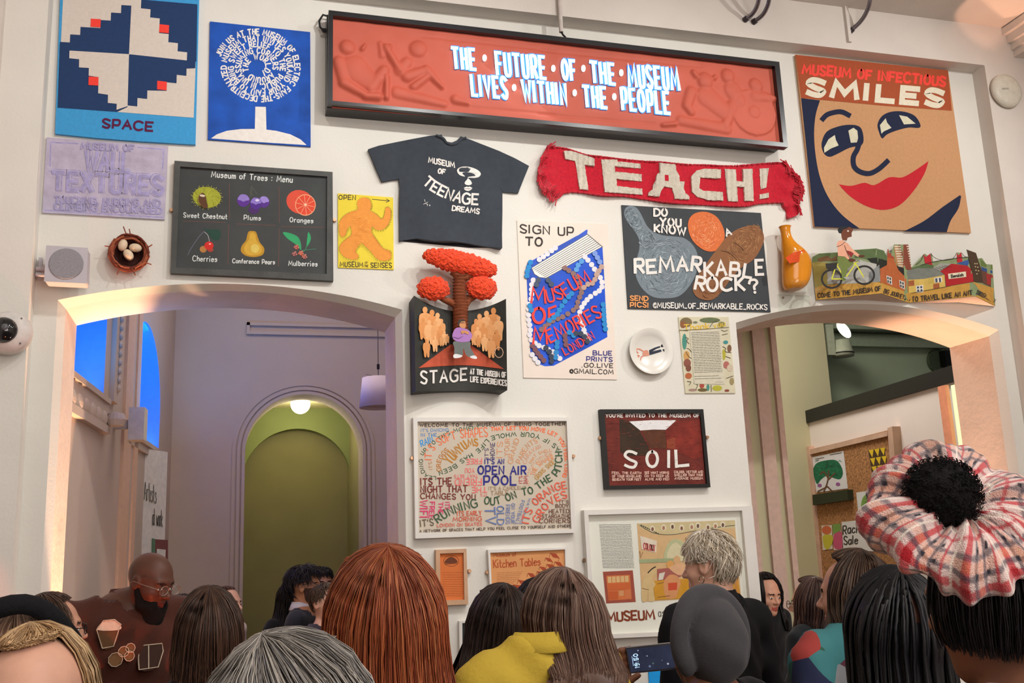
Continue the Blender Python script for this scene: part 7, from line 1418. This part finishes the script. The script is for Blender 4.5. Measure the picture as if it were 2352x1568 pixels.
e=rb*1.25; v,f=surfnet(bun,axis(bc[0]-e,bc[0]+e,[(bc[0]+e,.0032)]),axis(bc[1]-e,bc[1]+e,[(bc[1]+e,.0032)]),axis(bc[2]-e,bc[2]+e,[(bc[2]+e,.0032)])); BUNM=mat('#0e0c0e',.95,.3,80,.9,bscale=300,name='black_afro_hair'); mesh_np('hair_bun',toL(v),f,[BUNM],p.root)
q=MB(); R_=random.Random(3)
for i in range(1100):
    a=R_.random()*6.28; zz=R_.uniform(-1,1); rr=math.sqrt(1-zz*zz); n_=np.array([rr*math.cos(a),rr*math.sin(a),zz]); t=np.cross(n_,[R_.random(),R_.random(),R_.random()]); t/=np.linalg.norm(t); b0=bc+n_*rb*.97
    q.tube([b0,b0+n_*.004+t*.003,b0+n_*.006-t*.002,b0+n_*.008+t*.002],.0007,BUNM,3,cap=False)
q.v=[tuple(t_) for t_ in toL(np.array(q.v))]; q.build('bun_curls',p.root,off=(0,0,0))['kind']='stuff'
# scrunchie: gathered ring of plaid brushed cotton
nt_,ns_=460,104; T_,S_=np.meshgrid(np.arange(nt_)/nt_*2*np.pi,np.arange(ns_)/ns_*2*np.pi,indexing='ij')
rc=camoff(2196,1185,-.03); px_=float((rc-CAMPOS)@FWD)/2250
A_=-FWD*.62+UP*.78; A_/=np.linalg.norm(A_); B1=RT*.94+UP*.20+FWD*.16; B1-=A_*(B1@A_); B1/=np.linalg.norm(B1); B2=np.cross(A_,B1)
R0=px_*118*(1+.10*np.sin(2*T_+.4)); lob=1+.09*np.sin(4*T_+2.2)+.07*np.sin(9*T_+.5)+.05*np.sin(14*T_)
ra=px_*92*lob; rb_=px_*56*(1+.22*np.sin(6*T_+1.3)+.10*np.sin(11*T_+.7))
cr_=np.cos(S_); sr_=np.sin(S_); fold=px_*9*np.sin(15*T_+2*np.sin(S_)+1.5*np.sin(3*T_))*(.6+.4*np.abs(cr_))+px_*3*np.sin(29*T_+1.7*S_)
rad=R0+(ra+fold)*cr_; axl=(rb_+fold*.8)*sr_+px_*9*np.sin(5*T_+2.2)*np.clip(cr_,0,1)
Pw=rc+rad[...,None]*(np.cos(T_)[...,None]*B1+np.sin(T_)[...,None]*B2)+axl[...,None]*A_
u=T_*R0.mean()*3.1+.012*np.sin(S_*2); v_=S_*px_*88+.01*np.sin(5*T_)
def plaid(u,v):
    P_=.128; a=(u/P_)%1; b=(v/P_)%1; base=np.array(lin('#dcc2bc')); C=np.ones(u.shape+(3,))*base
    def band(t,lo,hi): e=.012; return np.clip((t-lo)/e,0,1)*np.clip((hi-t)/e,0,1)
    for lo,hi,c,k in ((.02,.18,'#c01c2a',.85),(.26,.34,'#3e3a48',.75),(.34,.46,'#e08a50',.3),(.46,.53,'#3e3a48',.7),(.66,.72,'#b82434',.8),(.84,.90,'#f0e6d8',.8)):
        for t in (a,b): m=(band(t,lo,hi)*k)[...,None]; C=C*(1-m)+np.array(lin(c))*m
    x=(band(a,.02,.20)*band(b,.02,.20))[...,None]; C=C*(1-x)+np.array(lin('#a80c1c'))*x; x=(np.maximum(band(a,.28,.36),band(a,.52,.60))*np.maximum(band(b,.28,.36),band(b,.52,.60)))[...,None]; C=C*(1-x)+np.array(lin('#22202c'))*x; return C
idx=np.arange(nt_*ns_).reshape(nt_,ns_); F=np.stack([idx,np.roll(idx,-1,0),np.roll(np.roll(idx,-1,0),-1,1),np.roll(idx,-1,1)],-1).reshape(-1,4)
mesh_np('plaid_scrunchie',toL(Pw.reshape(-1,3)),F,[attr_mat('plaid_brushed_cotton',.95,.15,.5,500,.4)],p.root,col=plaid(u,v_).reshape(-1,3))['label']='large gathered plaid scrunchie in red, grey, orange and cream'
p.collar(mat('#cfc6cc',.85,.1,20,name='white_printed_cotton'),.045,.072)
